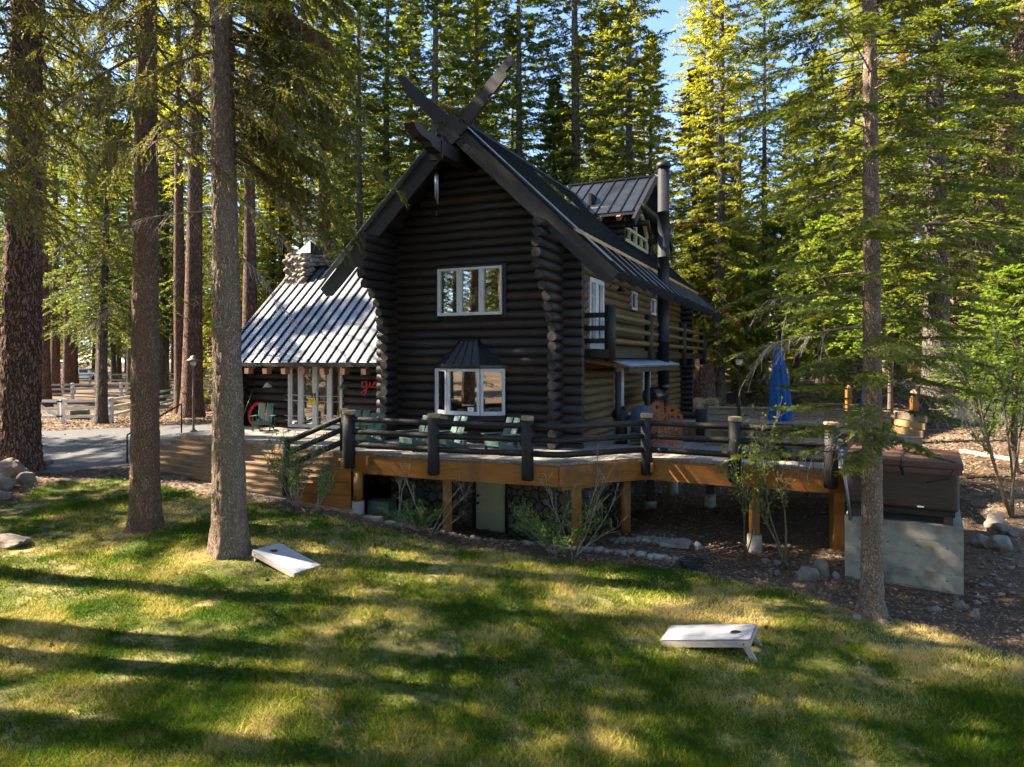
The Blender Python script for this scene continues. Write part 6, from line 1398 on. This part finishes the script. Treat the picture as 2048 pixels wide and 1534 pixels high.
def trunk_mesh(H, r0, r1, m, seed=0, bend=0.15, n=14, rings=26, flare=0.35, rough=0.0, dz=None, knots=0):
    rg = random.Random(seed); ph = [rg.uniform(0, 6.28) for _ in range(4)]
    zs = [(-0.3 + (H + 0.3) * (i / (rings - 1)) ** 1.15) for i in range(rings)] if dz is None else [(-0.3 + dz * i) for i in range(int(min(H, dz * 9999) / dz) + 2)]
    if dz is not None and zs[-1] < H: zs = [z for z in zs if z <= H]
    vs = np.empty((len(zs) * n, 3)); k_ = 0; kn = [(rg.uniform(0, 6.28), rg.uniform(0.6, min(H, 13)), rg.uniform(0.5, 1.0)) for _ in range(knots)]
    for z in zs:
        t = max(z, 0) / H; r = r0 + (r1 - r0) * t; r *= 1 + flare * math.exp(-max(z, -0.1) / (r0 * 1.3))
        cx = bend * math.sin(t * 3.1 + ph[0]) - bend * math.sin(ph[0]); cy = bend * math.sin(t * 2.3 + ph[1]) - bend * math.sin(ph[1])
        for k in range(n):
            a = 2 * math.pi * k / n; rr = r * (1 + 0.05 * math.sin(2 * a + ph[2] + z * 0.3) + (0.10 * math.exp(-max(z, 0) / (r0 * 1.6)) * math.sin(5 * a + ph[3])))
            if rough:
                q = Vector((math.cos(a) * r * 1.0, math.sin(a) * r * 1.0, z * 0.24 + seed)) * (2.6 / max(r0, 0.2) ** 0.3) * 3.4
                q = q + Vector((mnoise.noise(q * 0.9), mnoise.noise(q * 0.9 + Vector((5, 5, 5))), 0)) * 0.45
                d = mnoise.voronoi(q)[0]; e = min(1.0, (d[1] - d[0]) * 3.0); rr += rough * (e - 0.5) + rough * 0.5 * mnoise.noise(q * 3.1)
                for (ka, kz, ks) in kn:
                    da = abs((a - ka + math.pi) % (2 * math.pi) - math.pi) * r; dd = (da * da + (z - kz) ** 2) / 0.004
                    if dd < 6: rr += 0.035 * ks * math.exp(-dd)
            vs[k_] = (cx + rr * math.cos(a), cy + rr * math.sin(a), z); k_ += 1
    i = np.arange(len(zs) - 1)[:, None] * n; k = np.arange(n)[None]; k2 = (k + 1) % n
    q = np.stack([i + k, i + k2, i + n + k2, i + n + k], -1).reshape(-1, 4)
    return big_mesh('trunk', vs, q, m, smooth=True)

def conifer(kind, seed, **o):
    rs = np.random.RandomState(seed); H = o['H']; z0 = o['z0']; nb = o['nb']
    t = (np.arange(nb) + rs.rand(nb)) / nb; t = t ** o.get('tp', 1.0); z = z0 + (H * 0.985 - z0) * t
    R = o['R'] * np.clip(1 - t, 0.0, 1) ** o.get('rp', 0.75) + 0.22
    R *= (0.72 + 0.5 * rs.rand(nb)) * np.where(t < 0.12, 0.55 + 3.5 * t, 1)
    R *= 1 + 0.25 * np.sin(z * o.get('tier', 3.1) + seed)       # loose tiers
    az = np.arange(nb) * 2.39996 + rs.rand(nb) * 0.9; el = np.radians(o.get('el0', -14) + (o.get('el1', 32) - o.get('el0', -14)) * t ** 1.3) + (rs.rand(nb) - 0.5) * 0.25
    drp = o.get('droop', 0.16) * (1 - 0.7 * t) + 0.04 * rs.rand(nb)
    rt = o['r0'] * (1 - z / H) * 0.6; p0 = np.stack([np.cos(az) * rt, np.sin(az) * rt, z], 1)
    V, Q, MI, TI = branches_mesh(rs, p0, az, el, R, drp, o['ns'], o['nl'], o['ll'], o['lw'], o.get('tmin', 0.22), o.get('side', 0.42), o.get('hang', 0.12), tintb=o.get('tintb', 0.0), br=o.get('br', 0.02), brush=o.get('brush', 0.5))
    if o.get('deadn'):
        nd = o['deadn']; zd = o.get('dz0', 1.5) + (z0 + 1.5 - o.get('dz0', 1.5)) * rs.rand(nd); azd = rs.rand(nd) * 6.283
        V2, Q2, M2, T2 = branches_mesh(rs, np.stack([0 * zd, 0 * zd, zd], 1), azd, np.radians(-25 + 30 * rs.rand(nd)), 0.5 + 1.3 * rs.rand(nd), 0.15 + 0.2 * rs.rand(nd), 7, 1, 0.1, 0.01, 0.3, 0.5, 0.2, leaf=False, br=0.012)
        Q = np.concatenate([Q, Q2 + len(V)]); V = np.concatenate([V, V2]); MI = np.concatenate([MI, M2]); TI = np.concatenate([TI, T2])
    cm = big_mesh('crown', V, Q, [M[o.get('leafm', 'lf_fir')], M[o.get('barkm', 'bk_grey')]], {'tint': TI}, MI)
    tm = trunk_mesh(H, o['r0'], 0.03, M[o.get('barkm', 'bk_grey')], seed, o.get('bend', 0.12), flare=o.get('flare', 0.3))
    root = thing(kind, '', 'tree'); link_mesh('trunk', tm, root); link_mesh('crown', cm, root)
    return root

PROTO = {}
def proto(key, *a, **k): PROTO[key] = [conifer(*a, **k), None, False]; PROTO[key][1] = root_kids(PROTO[key][0])
proto('fa', 'fir_tree', 11, H=30, z0=2.2, nb=370, rp=0.6, R=2.9, ns=16, nl=13, ll=0.20, lw=0.038, r0=0.33, deadn=20)
proto('fb', 'fir_tree', 12, leafm='lf_mid', H=30, z0=3.4, nb=330, rp=0.55, R=2.7, ns=16, nl=13, ll=0.19, lw=0.037, r0=0.30, deadn=40, tier=2.3)
proto('fc', 'fir_tree', 13, H=30, z0=5.5, nb=270, rp=0.6, R=3.1, ns=16, nl=13, ll=0.19, lw=0.037, r0=0.36, deadn=60, tier=1.7, droop=0.22, leafm='lf_dark')
proto('fw', 'fir_tree', 14, H=14, z0=1.2, nb=210, R=2.7, ns=18, nl=10, ll=0.18, lw=0.038, r0=0.22, deadn=15, rp=0.85, droop=0.2, leafm='lf_dark')
proto('fd', 'fir_tree', 26, H=30, z0=6, nb=95, rp=0.6, R=2.6, ns=14, nl=11, ll=0.20, lw=0.035, r0=0.28, deadn=20, leafm='lf_mid')
proto('fv', 'fir_tree', 24, H=16, z0=4.6, nb=220, R=2.9, ns=18, nl=13, ll=0.16, lw=0.026, r0=0.26, deadn=40, dz0=1.5, rp=0.8, droop=0.25, leafm='lf_dark')
proto('fy', 'fir_tree', 15, H=9, z0=0.5, nb=150, R=1.9, ns=15, nl=9, ll=0.17, lw=0.038, r0=0.13, rp=0.85, leafm='lf_fir', tintb=0.12)
proto('pa', 'pine_tree', 16, H=34, z0=13, nb=130, R=3.3, ns=16, nl=10, ll=0.24, lw=0.026, r0=0.46, deadn=22, dz0=5, rp=0.5, barkm='bk_red', brush=1.3, tmin=0.35, side=0.36, droop=0.1)
proto('pb', 'pine_tree', 17, H=34, z0=17, nb=110, R=3.0, ns=16, nl=10, ll=0.24, lw=0.026, r0=0.38, deadn=16, dz0=6, rp=0.5, barkm='bk_red', brush=1.3, tmin=0.35, side=0.36, droop=0.1)
proto('gy', 'young_tree', 18, H=10, z0=3.0, nb=150, R=2.3, ns=13, nl=9, ll=0.17, lw=0.045, r0=0.11, rp=0.6, deadn=10, dz0=0.8, leafm='lf_green', barkm='bk_young', brush=1.5, el0=5, el1=55, droop=0.05, tintb=0.1)

LANDMARK = [(0, 'at the far left edge'), (60, 'behind the big left pine'), (160, 'left of the dark wide fir'), (240, 'behind the left one of the two near pines'), (330, 'between the two near pines'), (400, 'just left of the thick near pine trunk'),
            (480, 'right of the thick near pine trunk'), (560, 'left of the stone chimney'), (640, 'over the stone chimney'), (700, 'above the left wing ridge'), (770, 'left of the crossed ridge boards'), (860, 'behind the left crossed board'),
            (930, 'straight above the roof peak'), (1000, 'behind the right crossed board'), (1070, 'right of the crossed boards'), (1140, 'above the dormer'), (1220, 'behind the dormer ridge'), (1300, 'just left of the flue pipe'), (1370, 'just right of the flue pipe'),
            (1440, 'above the far roof corner'), (1510, 'left of the folded umbrella'), (1590, 'above the folded umbrella'), (1660, 'left of the slender near pine'), (1740, 'behind the slender near pine'), (1820, 'right of the slender near pine'), (1900, 'above the hot tub'), (1980, 'near the right edge'), (2048, 'at the right edge')]
USED = set()
def where(x): return min(LANDMARK, key=lambda q: abs(q[0] - x))[1]
def put(key, x, D, h, desc, group=None, rz=None, wide=1.0, tilt=(0, 0), XY=None):
    pr = PROTO[key]; H0 = {'f': 30, 'p': 34, 'g': 10}[key[0]]
    if key == 'fw': H0 = 14
    if key == 'fv': H0 = 16
    if key == 'fy': H0 = 9
    s_ = h / H0; q = pg(x, D) if XY is None else np.array((XY[0], XY[1], ground(*XY))); 
    lab = desc
    if lab in USED and group is None: raise RuntimeError('label used twice: ' + lab)
    USED.add(lab)
    rg = random.Random(int(x * 7 + D * 13)); rz = rg.uniform(0, 6.28) if rz is None else rz; sw = (0.6 + 0.4 * s_) * wide
    if not pr[2]:
        o = pr[0]; pr[2] = True; o.location = tuple(map(float, q)); o.rotation_euler = (tilt[0], tilt[1], rz); o['label'] = lab
        if group: o['group'] = group
    else: o = dup(pr[0], q, rz, lab, group, tree=pr[1]); o.rotation_euler = (tilt[0], tilt[1], rz)
    if group is None and 'group' in o: del o['group']
    o.scale = (sw, sw, s_); return o

# trees one can tell apart, left to right
put('pb', 90, 46, 33, 'red barked pine showing just right of the big left pine')
put('pa', 136, 58, 34, 'orange sunlit pine trunk behind the white gate')
put('fv', 203, 33.5, 17, 'wide dark fir standing behind the white fence', wide=1.05)
put('fc', 60, 50, 31, 'slim green fir at the far left behind the big pine')
put('fc', 262, 56, 30, 'tall fir hidden by the left one of the two near pines')
put('pa', 384, 37, 35, 'massive red trunked pine between the two near pines', wide=1.2)
put('pb', 362, 41, 34, 'orange trunked pine tight against the massive red one')
put('fc', 330, 58, 31, 'slim fir between the two near pines')
put('pa', 500, 39, 34, 'deep red pine trunk right of the thick near trunk')
put('fc', 436, 44, 31, 'dark fir right behind the thick near pine trunk')
put('fy', 430, 46, 8, 'small green fir by the woodpile')
put('fa', 560, 50, 31, 'green fir left of the stone chimney')
put('pb', 655, 43, 34, 'pine with pink sunlit trunk above the stone chimney')
put('fc', 640, 48, 32, 'dark fir behind the pink trunked pine')
put('fb', 722, 41, 33, 'slim fir with bare grey trunk above the wing ridge')
put('fc', 768, 44, 33, 'thin trunked fir left of the gable')
put('fa', 818, 52, 32, 'fir behind the left finial')
put('fc', 866, 40, 33, 'fir with dark trunk rising between the two crossed boards')
put('fb', 950, 43, 32, 'fir straight above the roof peak')
put('fc', 1038, 42, 32, 'fir with bare grey trunk behind the right crossed board')
put('fw', 1110, 40, 19, 'bushy green fir low above the middle of the roof')
put('fc', 1152, 40, 34, 'tall dark fir with open limbs above the dormer', wide=1.1)
put('fa', 1262, 38, 34, 'bright sunlit fir column left of the flue pipe', wide=0.82)
put('fb', 1215, 47, 21, 'paler fir tucked behind the bright column')
put('fa', 1438, 35, 31, 'bright sunlit fir column right of the flue pipe', wide=0.82)
put('fa', 1392, 37, 18, 'yellow green fir close to the right side of the flue pipe')
put('fc', 1530, 41, 30, 'dark fir with open crown standing in the gap of sky', wide=0.62)
put('fa', 1590, 44, 19, 'shorter green fir below the gap of sky')
put('fv', 1640, 33, 17, 'broad fir above the folded umbrella')
put('gy', 1560, 36, 9.5, 'bright leafy young tree left of the folded umbrella')
put('gy', 1650, 31, 8.5, 'bright leafy young tree behind the deck table')
put('gy', 1480, 40, 9.5, 'bright leafy young tree beyond the far cabin corner')
put('fc', 1872, 24.5, 27, 'stout dark pine behind the hot tub', wide=1.35)
put('gy', 1780, 28, 8, 'bright leafy young tree behind the slender near pine')
put('gy', 1960, 30, 7, 'bright leafy young tree on the right bank')
put('gy', 2030, 17.5, 5.2, 'thin leafy young tree at the right edge')
put('fv', 1960, 36, 18, 'wide fir on the right bank')
put('fa', 1800, 40, 30, 'tall fir right behind the slender near pine')
put('fb', 2010, 40, 30, 'tall fir near the right edge')
put('fy', 1700, 34, 9, 'small fir behind the orange post')
put('fy', 1510, 40, 6.5, 'small fir beside the deck lamp post')
put('pb', 1475, 42, 19, 'reddish pine trunk beyond the stumps')
put('pb', 1418, 46, 30, 'slender red pine trunk right of the far eave')
put('pa', 1700, 50, 30, 'tall pine behind the broad fir')
# the woods behind, told apart by nothing
rg = random.Random(77); k = 0; G = 'conifers of the woods behind'; spots = []
while k < 120:
    D = 50 + 48 * rg.random() ** 1.1; x = rg.uniform(-150, 2200)
    if any(abs(x - a) * D / FPX < 2.2 and abs(D - b) < 5 for a, b in spots): continue
    spots.append((x, D)); gap = (1045 < x < 1110) or (1305 < x < 1400) or (1435 < x < 1665)
    h = rg.uniform(26, 33); key = rg.choice(['fa', 'fb', 'fa', 'fb', 'fc', 'pa', 'pb'])
    if (x < 520 or x > 1380) and D < 75: key = rg.choice(['fc', 'pa', 'pb', 'fc'])
    if gap: h = 4 + D * rg.uniform(0.14, 0.26); key = rg.choice(['fa', 'fb'])
    put(key, x, D, h, 'distant conifer trunk and crown, one of many deep in the woods behind the cabin', G); k += 1
for i in range(60):
    D = rg.uniform(52, 85); x = rg.uniform(-150, 2200)
    if x < 1380: continue
    put(rg.choice(['fy', 'gy', 'fy', 'fw']), x, D, rg.uniform(5, 11), 'low young conifer of the undergrowth deep in the woods', 'undergrowth of the woods behind')
for i in range(70):
    D = rg.uniform(100, 150); x = -200 + 2450 * (i + rg.random()) / 70
    put(rg.choice(['fa', 'fb']), x, D, rg.uniform(22, 30), 'distant conifer trunk and crown, one of many deep in the woods behind the cabin', G, wide=1.4)
# trees round the lawn outside the picture: their shadows and reflections are in it
SH = [(-13.5, 11.0, 'pb', 31), (-17, 9.4, 'pb', 33), (-14.5, 7.7, 'pb', 32), (-24, 12.6, 'pb', 33), (-20, 13.8, 'pb', 30), (-28, 18.7, 'fb', 30), (-31, 11.3, 'fd', 30), (-34, 27.5, 'fb', 31), (-41, 25, 'fc', 32)]
for i, (x, y, key, h) in enumerate(SH): put(key, 0, 0, h, 'one of the tall trees standing left of the lawn outside the picture', 'trees left of the lawn', XY=(x, y), rz=i * 1.3)
for i, (x, y, key, h) in enumerate([(-17, 2.5, 'pa', 30), (-22, -1, 'fa', 28), (-27, 2, 'fc', 29), (-19, -6, 'pa', 30), (-25, -9, 'fa', 28), (-32, -4, 'fb', 30), (-37, 1, 'fa', 30), (-33, -13, 'fa', 30), (-42, -8, 'fa', 30), (-14, -4, 'fc', 27), (-48, 0, 'fa', 30), (-40, 8, 'fw', 15), (-46, 5, 'fw', 15), (-30, -8, 'fw', 14), (-38, -14, 'fw', 15), (-52, -6, 'fw', 16), (-58, 4, 'fa', 30), (-60, -14, 'fa', 30), (-50, -22, 'fa', 30), (-66, -4, 'fw', 18), (-9, -9, 'pa', 28), (-3, -13, 'fw', 15), (4, -10, 'pa', 30), (9, -14, 'fa', 27), (-16, -13, 'fa', 26), (15, -8, 'fb', 26), (-6, -22, 'fa', 28), (3, -22, 'fa', 28), (22, -16, 'fa', 28), (-26, -10, 'fa', 28)]):
    put(key, 0, 0, h, 'one of the trees behind the viewer mirrored in the windows', 'trees behind the viewer', XY=(x, y), rz=i * 1.7)

# ---- near trees
def dead_limbs(name, root, specs, seed, m='dead'):
    """specs: (z, azimuth, elevation, length, droop)"""
    for i, (z, az, el, L, dr) in enumerate(specs):
        rs = np.random.RandomState(seed + i); one = lambda v: np.array([v], float)
        V, Q, MI, TI = branches_mesh(rs, np.array([[0, 0, z]], float), one(az), one(el), one(L), one(dr), 16, 1, 0.1, 0.01, 0.25, 0.38, 0.55, (25, 75), br=0.022, segn=9, leaf=False)
        # second order twigs off the limb, hanging
        n2 = 14; t = 0.35 + 0.65 * rs.rand(n2); h = np.array([math.cos(az) * math.cos(el), math.sin(az) * math.cos(el)])
        p = np.stack([h[0] * L * t, h[1] * L * t, z + math.sin(el) * L * t - dr * L * t * t], 1)
        V2, Q2, M2, T2 = branches_mesh(rs, p, az + (rs.rand(n2) - 0.5) * 2.4, np.radians(-45 + 40 * rs.rand(n2)), 0.25 + 0.45 * rs.rand(n2), 0.4 + 0.5 * rs.rand(n2), 5, 1, 0.1, 0.01, 0.2, 0.45, 0.5, (20, 60), br=0.008, segn=6, leaf=False)
        Q = np.concatenate([Q, Q2 + len(V)]); V = np.concatenate([V, V2])
        link_mesh(name, big_mesh(name, V, Q, M[m]), root)

def near_tree(name, label, x, D, H, r0, bm, seed, rough, dz, n, limbs, leafm, ns, nl, ll, lw, tilt=(0, 0), bend=0.1, flare=0.25, dead=(), r1=None, knots=0, **kw):
    q = pg(x, D); root = thing(name, label, 'tree', q); root.rotation_euler = (tilt[0], tilt[1], 0)
    zt = CAMZ + 0.56 * D + 1.0 - q[2]      # fine bark to just above the frame, plain above it
    link_mesh('trunk', trunk_mesh(H, r0, r1 if r1 is not None else 0.04, M[bm], seed, bend, n=n, flare=flare, rough=rough, dz=dz, knots=knots), root)
    if limbs is not None:
        rs = np.random.RandomState(seed); p0, az, el, L, dr = limbs(rs)
        V, Q, MI, TI = branches_mesh(rs, p0, az, el, L, dr, ns, nl, ll, lw, **kw)
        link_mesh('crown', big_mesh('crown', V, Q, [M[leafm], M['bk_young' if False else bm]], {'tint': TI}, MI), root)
    if dead: dead_limbs('dead_branch', root, dead, seed * 10)
    return root
def limbs_random(z0, z1, nb, Lf, el, dr, azc=None, azw=3.14):
    def f(rs):
        z = z0 + (z1 - z0) * (np.arange(nb) + rs.rand(nb)) / nb; az = (np.arange(nb) * 2.39996 + rs.rand(nb)) if azc is None else azc + (rs.rand(nb) * 2 - 1) * azw
        L = np.array([Lf((a - z0) / (z1 - z0)) for a in z]) * (0.7 + 0.5 * rs.rand(nb))
        return np.stack([0 * z, 0 * z, z], 1), az, np.radians(el[0] + (el[1] - el[0]) * rs.rand(nb)), L, dr[0] + (dr[1] - dr[0]) * rs.rand(nb)
    return f
def limbs_both(f, g):
    return lambda rs: tuple(np.concatenate([a, b]) for a, b in zip(f(rs), g(rs)))
NK = dict(tmin=0.22, side=0.34, hang=0.85, ang=(20, 70), br=0.026, segn=7, shoot_pow=0.6)
near_tree('pine_tree', 'thick near pine trunk with pale ridged bark, beside the left cornhole board', 460, 13.4, 24, 0.315, 'bk_near', 3, 0.022, 0.045, 88,
          limbs_both(limbs_random(8.9, 21, 70, lambda t: 3.6 * (1 - 0.55 * t), (-32, -4), (0.05, 0.28)), limbs_random(7.6, 14, 80, lambda t: 2.45 * (1 - 0.1 * t), (-30, 0), (0.08, 0.3), 0.05, 0.8)), 'lf_near', 44, 26, 0.085, 0.012, bend=0.05, knots=26, tilt=(0, -0.012),
          dead=[(8.2, 3.0, -0.05, 2.0, 0.1), (8.6, 0.2, 0.1, 1.6, 0.3), (9.6, 2.6, 0.25, 2.2, 0.15), (6.6, 3.1, 0.02, 2.1, 0.12), (6.9, -0.3, -0.3, 1.5, 0.5), (7.4, 0.5, -0.2, 1.9, 0.5), (5.9, -0.2, -0.4, 1.2, 0.6), (9.2, -0.5, 0.1, 2.0, 0.4)], **NK)
near_tree('pine_tree', 'near pine trunk with warm brown bark, left of the thick pale one', 290, 14.75, 25, 0.29, 'bk_near2', 5, 0.02, 0.045, 84,
          limbs_random(8.6, 22, 80, lambda t: 3.3 * (1 - 0.55 * t), (-34, -4), (0.05, 0.28)), 'lf_near', 40, 24, 0.08, 0.011, bend=0.05, knots=20, tilt=(0, 0.004),
          dead=[(7.9, 0.2, 0.35, 1.7, 0.1), (6.2, 2.9, -0.1, 1.9, 0.35), (7.0, 3.4, -0.3, 1.6, 0.4), (8.2, 2.8, 0.3, 1.7, 0.3), (9.4, 3.0, 0.1, 1.9, 0.2), (5.0, 3.3, -0.3, 1.3, 0.4)], **NK)
near_tree('pine_tree', 'huge red plated pine at the far left beside the driveway', 38, 19.7, 32, 0.50, 'bk_red', 7, 0.045, 0.07, 90,
          limbs_random(10.2, 26, 180, lambda t: 4.6 * (1 - 0.5 * t), (-34, 0), (0.05, 0.28)), 'lf_near', 38, 22, 0.10, 0.015, bend=0.10, flare=0.3, tilt=(0, 0.024), r1=0.14, **NK)
near_tree('pine_tree', 'leaning reddish pine rising to the upper right corner behind the hot tub', 1885, 26.5, 30, 0.56, 'bk_red', 9, 0.04, 0.1, 64,
          limbs_random(9.0, 26, 70, lambda t: 4.0 * (1 - 0.5 * t), (-30, 5), (0.05, 0.25)), 'lf_near', 26, 16, 0.11, 0.017, bend=0.1, r1=0.2, tilt=(0, 0.215), **NK)
# near foliage hanging in from the left edge
near_tree('fir_tree', 'hemlock hanging its drooping boughs over the upper left corner', -355, 9.6, 22, 0.24, 'bk_near', 15, 0.0, 0.5, 20,
          limbs_random(6.8, 11.0, 48, lambda t: 3.6 * (1 - 0.2 * t), (-30, -2), (0.03, 0.25), 0.2, 1.7), 'lf_near', 40, 24, 0.08, 0.011, **NK)
# slender pine on the right with long flat limbs
def right_limbs(rs):
    nb = 230; t = (np.arange(nb) + rs.rand(nb)) / nb; z = 2.2 + 13.0 * t ** 0.8; az = np.arange(nb) * 2.39996 + rs.rand(nb) * 1.2
    L = (1.75 + 0.75 * np.clip((z - 3.5) / 4, 0, 1)) * np.clip((16.6 - z) / 9.0, 0.25, 1) * (0.6 + 0.5 * rs.rand(nb))
    el = np.radians(-8 + 16 * rs.rand(nb)); dr = 0.04 + 0.16 * rs.rand(nb)
    z[0], az[0], L[0], el[0], dr[0] = 2.55, 3.25, 2.2, 0.12, 0.12
    z[1], az[1], L[1], el[1], dr[1] = 3.55, 3.7, 1.6, 0.1, 0.05
    z[2], az[2], L[2], el[2], dr[2] = 3.0, 3.6, 2.0, 0.05, 0.1
    return np.stack([0 * z, 0 * z, z], 1), az, el, L, dr
near_tree('pine_tree', 'slender near pine with flat needled limbs in front of the concrete box', 1743, 10.9, 16.8, 0.165, 'bk_near', 21, 0.012, 0.035, 60, right_limbs, 'lf_dark', 40, 20, 0.07, 0.012,
          bend=0.05, flare=0.5, knots=30, dead=[(3.3, 2.6, 0.1, 1.1, 0.1), (4.2, 0.3, 0.1, 1.3, 0.1), (5.0, 2.9, 0.2, 1.6, 0.2), (2.7, 2.9, 0.15, 1.0, 0.3), (6.0, -0.2, 0.3, 1.4, 0.2), (3.7, 5.8, 0.0, 1.2, 0.2), (4.6, 3.3, -0.1, 1.9, 0.1)],
          tmin=0.36, side=0.40, hang=0.18, ang=(35, 65), br=0.013, segn=6, shoot_pow=0.7, brush=0.35, tintb=0.05)

# ---- shrubs and saplings
def shrub(name, label, x, D, stems, leaves, seed, m='lf_shrub', bark='dead', ll=0.05, lw=0.017, cat='shrub', stem_r=0.011, leafy=1.0):
    """stems: (azimuth, lean, length)"""
    rs = np.random.RandomState(seed); q = pg(x, D); root = thing(name, label, cat, q); tips = []; rg = random.Random(seed)
    for (az, lean, L) in stems:
        mb = MB(); p = Vector((rg.uniform(-0.06, 0.06), rg.uniform(-0.05, 0.05), 0)); d = Vector((math.cos(az) * math.sin(lean), math.sin(az) * math.sin(lean), math.cos(lean))); pts = [p.copy()]; k = 7
        for i in range(k):
            d = (d + Vector((rg.uniform(-0.14, 0.14), rg.uniform(-0.14, 0.14), rg.uniform(-0.06, 0.08)))).normalized(); p = p + d * L / k; pts.append(p.copy())
            if i > 1:
                for _ in range(2):
                    e = (d + Vector((rg.uniform(-1, 1), rg.uniform(-1, 1), rg.uniform(-0.2, 0.7))) * 0.9).normalized(); l2 = L * rg.uniform(0.12, 0.32); a = p; b = p + e * l2 * 0.5 + Vector((0, 0, 0.01)); c = p + e * l2 + Vector((0, 0, rg.uniform(-0.03, 0.06)))
                    mb.tube([a, b, c], [stem_r * 0.45, stem_r * 0.35, stem_r * 0.15], 4); tips += [(b, e), (c, e), (a.lerp(b, 0.5), e)]
                    for _ in range(2):
                        e2 = (e + Vector((rg.uniform(-1, 1), rg.uniform(-1, 1), rg.uniform(-0.4, 0.8)))).normalized(); f_ = b + e2 * l2 * 0.5; mb.tube([b, f_], [stem_r * 0.25, stem_r * 0.1], 3); tips.append((f_, e2))
        mb.tube(pts, [stem_r * (1 - 0.75 * i / k) for i in range(k + 1)], 6); mb.build('stem', M[bark], root)
    n = int(leaves * leafy)
    if n:
        T = np.array([list(t[0]) for t in tips]); w = np.exp(-((T[:, 2] / max(T[:, 2].max(), 0.1)) - 0.35) ** 2 * 3); idx = rs.choice(len(T), n, p=w / w.sum())
        c = T[idx] + rs.randn(n, 3) * 0.04; d = rs.randn(n, 3); d[:, 2] += 0.3; d /= np.linalg.norm(d, axis=1)[:, None]; pr = np.cross(d, rs.randn(n, 3)); pr /= np.linalg.norm(pr, axis=1)[:, None]
        l_ = ll * (0.6 + 0.8 * rs.rand(n)); w_ = lw * (0.7 + 0.6 * rs.rand(n))
        v = np.stack([c, c + d * (l_ * 0.5)[:, None] + pr * w_[:, None], c + d * l_[:, None], c + d * (l_ * 0.5)[:, None] - pr * w_[:, None]], 1).reshape(-1, 3)
        link_mesh('foliage', big_mesh('foliage', v, np.arange(4 * n).reshape(n, 4), M[m], {'tint': np.repeat(0.1 + 0.75 * rs.rand(n), 4)}), root)
    return root
rg = random.Random(51)
S3 = lambda n, lo, hi, l0, l1: [(rg.uniform(0, 6.28), rg.uniform(lo, hi), rg.uniform(l0, l1)) for _ in range(n)]
shrub('shrub', 'leafy wild shrub growing over the newel post at the foot of the steps', 592, 15.75, S3(11, 0.1, 0.75, 0.8, 1.6), 1900, 1, stem_r=0.009)
shrub('shrub', 'twiggy shrub with one pale straight stem beside the boarded stair side', 632, 15.6, [(1.2, 0.12, 1.7)] + S3(6, 0.2, 0.7, 0.7, 1.2), 700, 2)
shrub('shrub', 'low leafy bush in front of the green utility boxes', 835, 15.3, S3(10, 0.3, 1.1, 0.5, 0.95), 1300, 3, stem_r=0.008)
shrub('shrub', 'bare pale branched shrub curving up left of the green door', 862, 15.2, [(0.4, 0.55, 1.7), (0.1, 0.7, 1.5), (2.6, 0.45, 1.5), (0.2, 1.1, 0.8)], 90, 4, stem_r=0.013)
shrub('shrub', 'tall bare shrub stems rising left of the first deck post', 800, 15.7, [(2.4, 0.28, 1.9), (2.2, 0.2, 1.8)], 40, 5)
shrub('shrub', 'biggest leafy bush in front of the deck, right of the green door', 1105, 14.0, S3(13, 0.35, 1.15, 0.6, 1.35), 2200, 6, stem_r=0.009)
shrub('shrub', 'bare stemmed shrub leaning right out of the biggest bush', 1150, 13.9, [(0.2, 0.45, 1.8), (0.3, 0.75, 1.6), (0.1, 1.0, 1.1), (2.9, 0.35, 1.6), (0.9, 0.2, 1.9)], 160, 7, stem_r=0.012)
shrub('shrub', 'dark low bush against the wall beside the french doors', 598, 21.9, S3(8, 0.2, 0.8, 0.3, 0.55), 500, 8)
shrub('sapling', 'forked leafy sapling in front of the right hand deck edge', 1573, 13.3, [(3.0, 0.12, 2.2), (0.2, 0.05, 2.6), (3.0, 0.3, 2.0)], 480, 9, m='lf_green', bark='bk_young', cat='sapling', stem_r=0.027, ll=0.06, lw=0.02)
shrub('sapling', 'thin leafy sapling left of the forked one, before the deck lamp post', 1488, 14.2, [(2.0, 0.12, 2.6), (3.0, 0.25, 2.4), (0.2, 0.3, 2.2)], 620, 10, m='lf_green', bark='bk_young', cat='sapling', stem_r=0.014, ll=0.06, lw=0.02)
shrub('sapling', 'leafy sapling with several thin dark stems at the right edge', 2022, 14.5, [(1.6, 0.08, 4.2), (0.2, 0.2, 4.0), (3.0, 0.18, 3.8), (2.6, 0.3, 3.0)], 2600, 11, m='lf_green', bark='bk_young', cat='sapling', stem_r=0.03, ll=0.07, lw=0.024)
for i, (x, D, lab) in enumerate(((1930, 24, 'pale dry brush in front of the long fallen log'), (1990, 22, 'dry brush on the bank at the right'), (1330, 24, 'dry brush on the bank under the side deck'), (250, 38, 'dry brush behind the white fence'), (1420, 29, 'green low brush beyond the deck railing'))):
    shrub('brush', lab, x, D, S3(22, 0.2, 1.1, 0.5, 1.1), 900 if i == 4 else 240, 20 + i, cat='brush', stem_r=0.008)
for o_ in list(bpy.data.objects):
    if o_.type == 'EMPTY' and not o_.get('label'):
        for c_ in kids(o_): bpy.data.objects.remove(c_)
        bpy.data.objects.remove(o_)
print('faces', sum(len(m.polygons) for m in bpy.data.meshes), 'objects', len(bpy.data.objects))
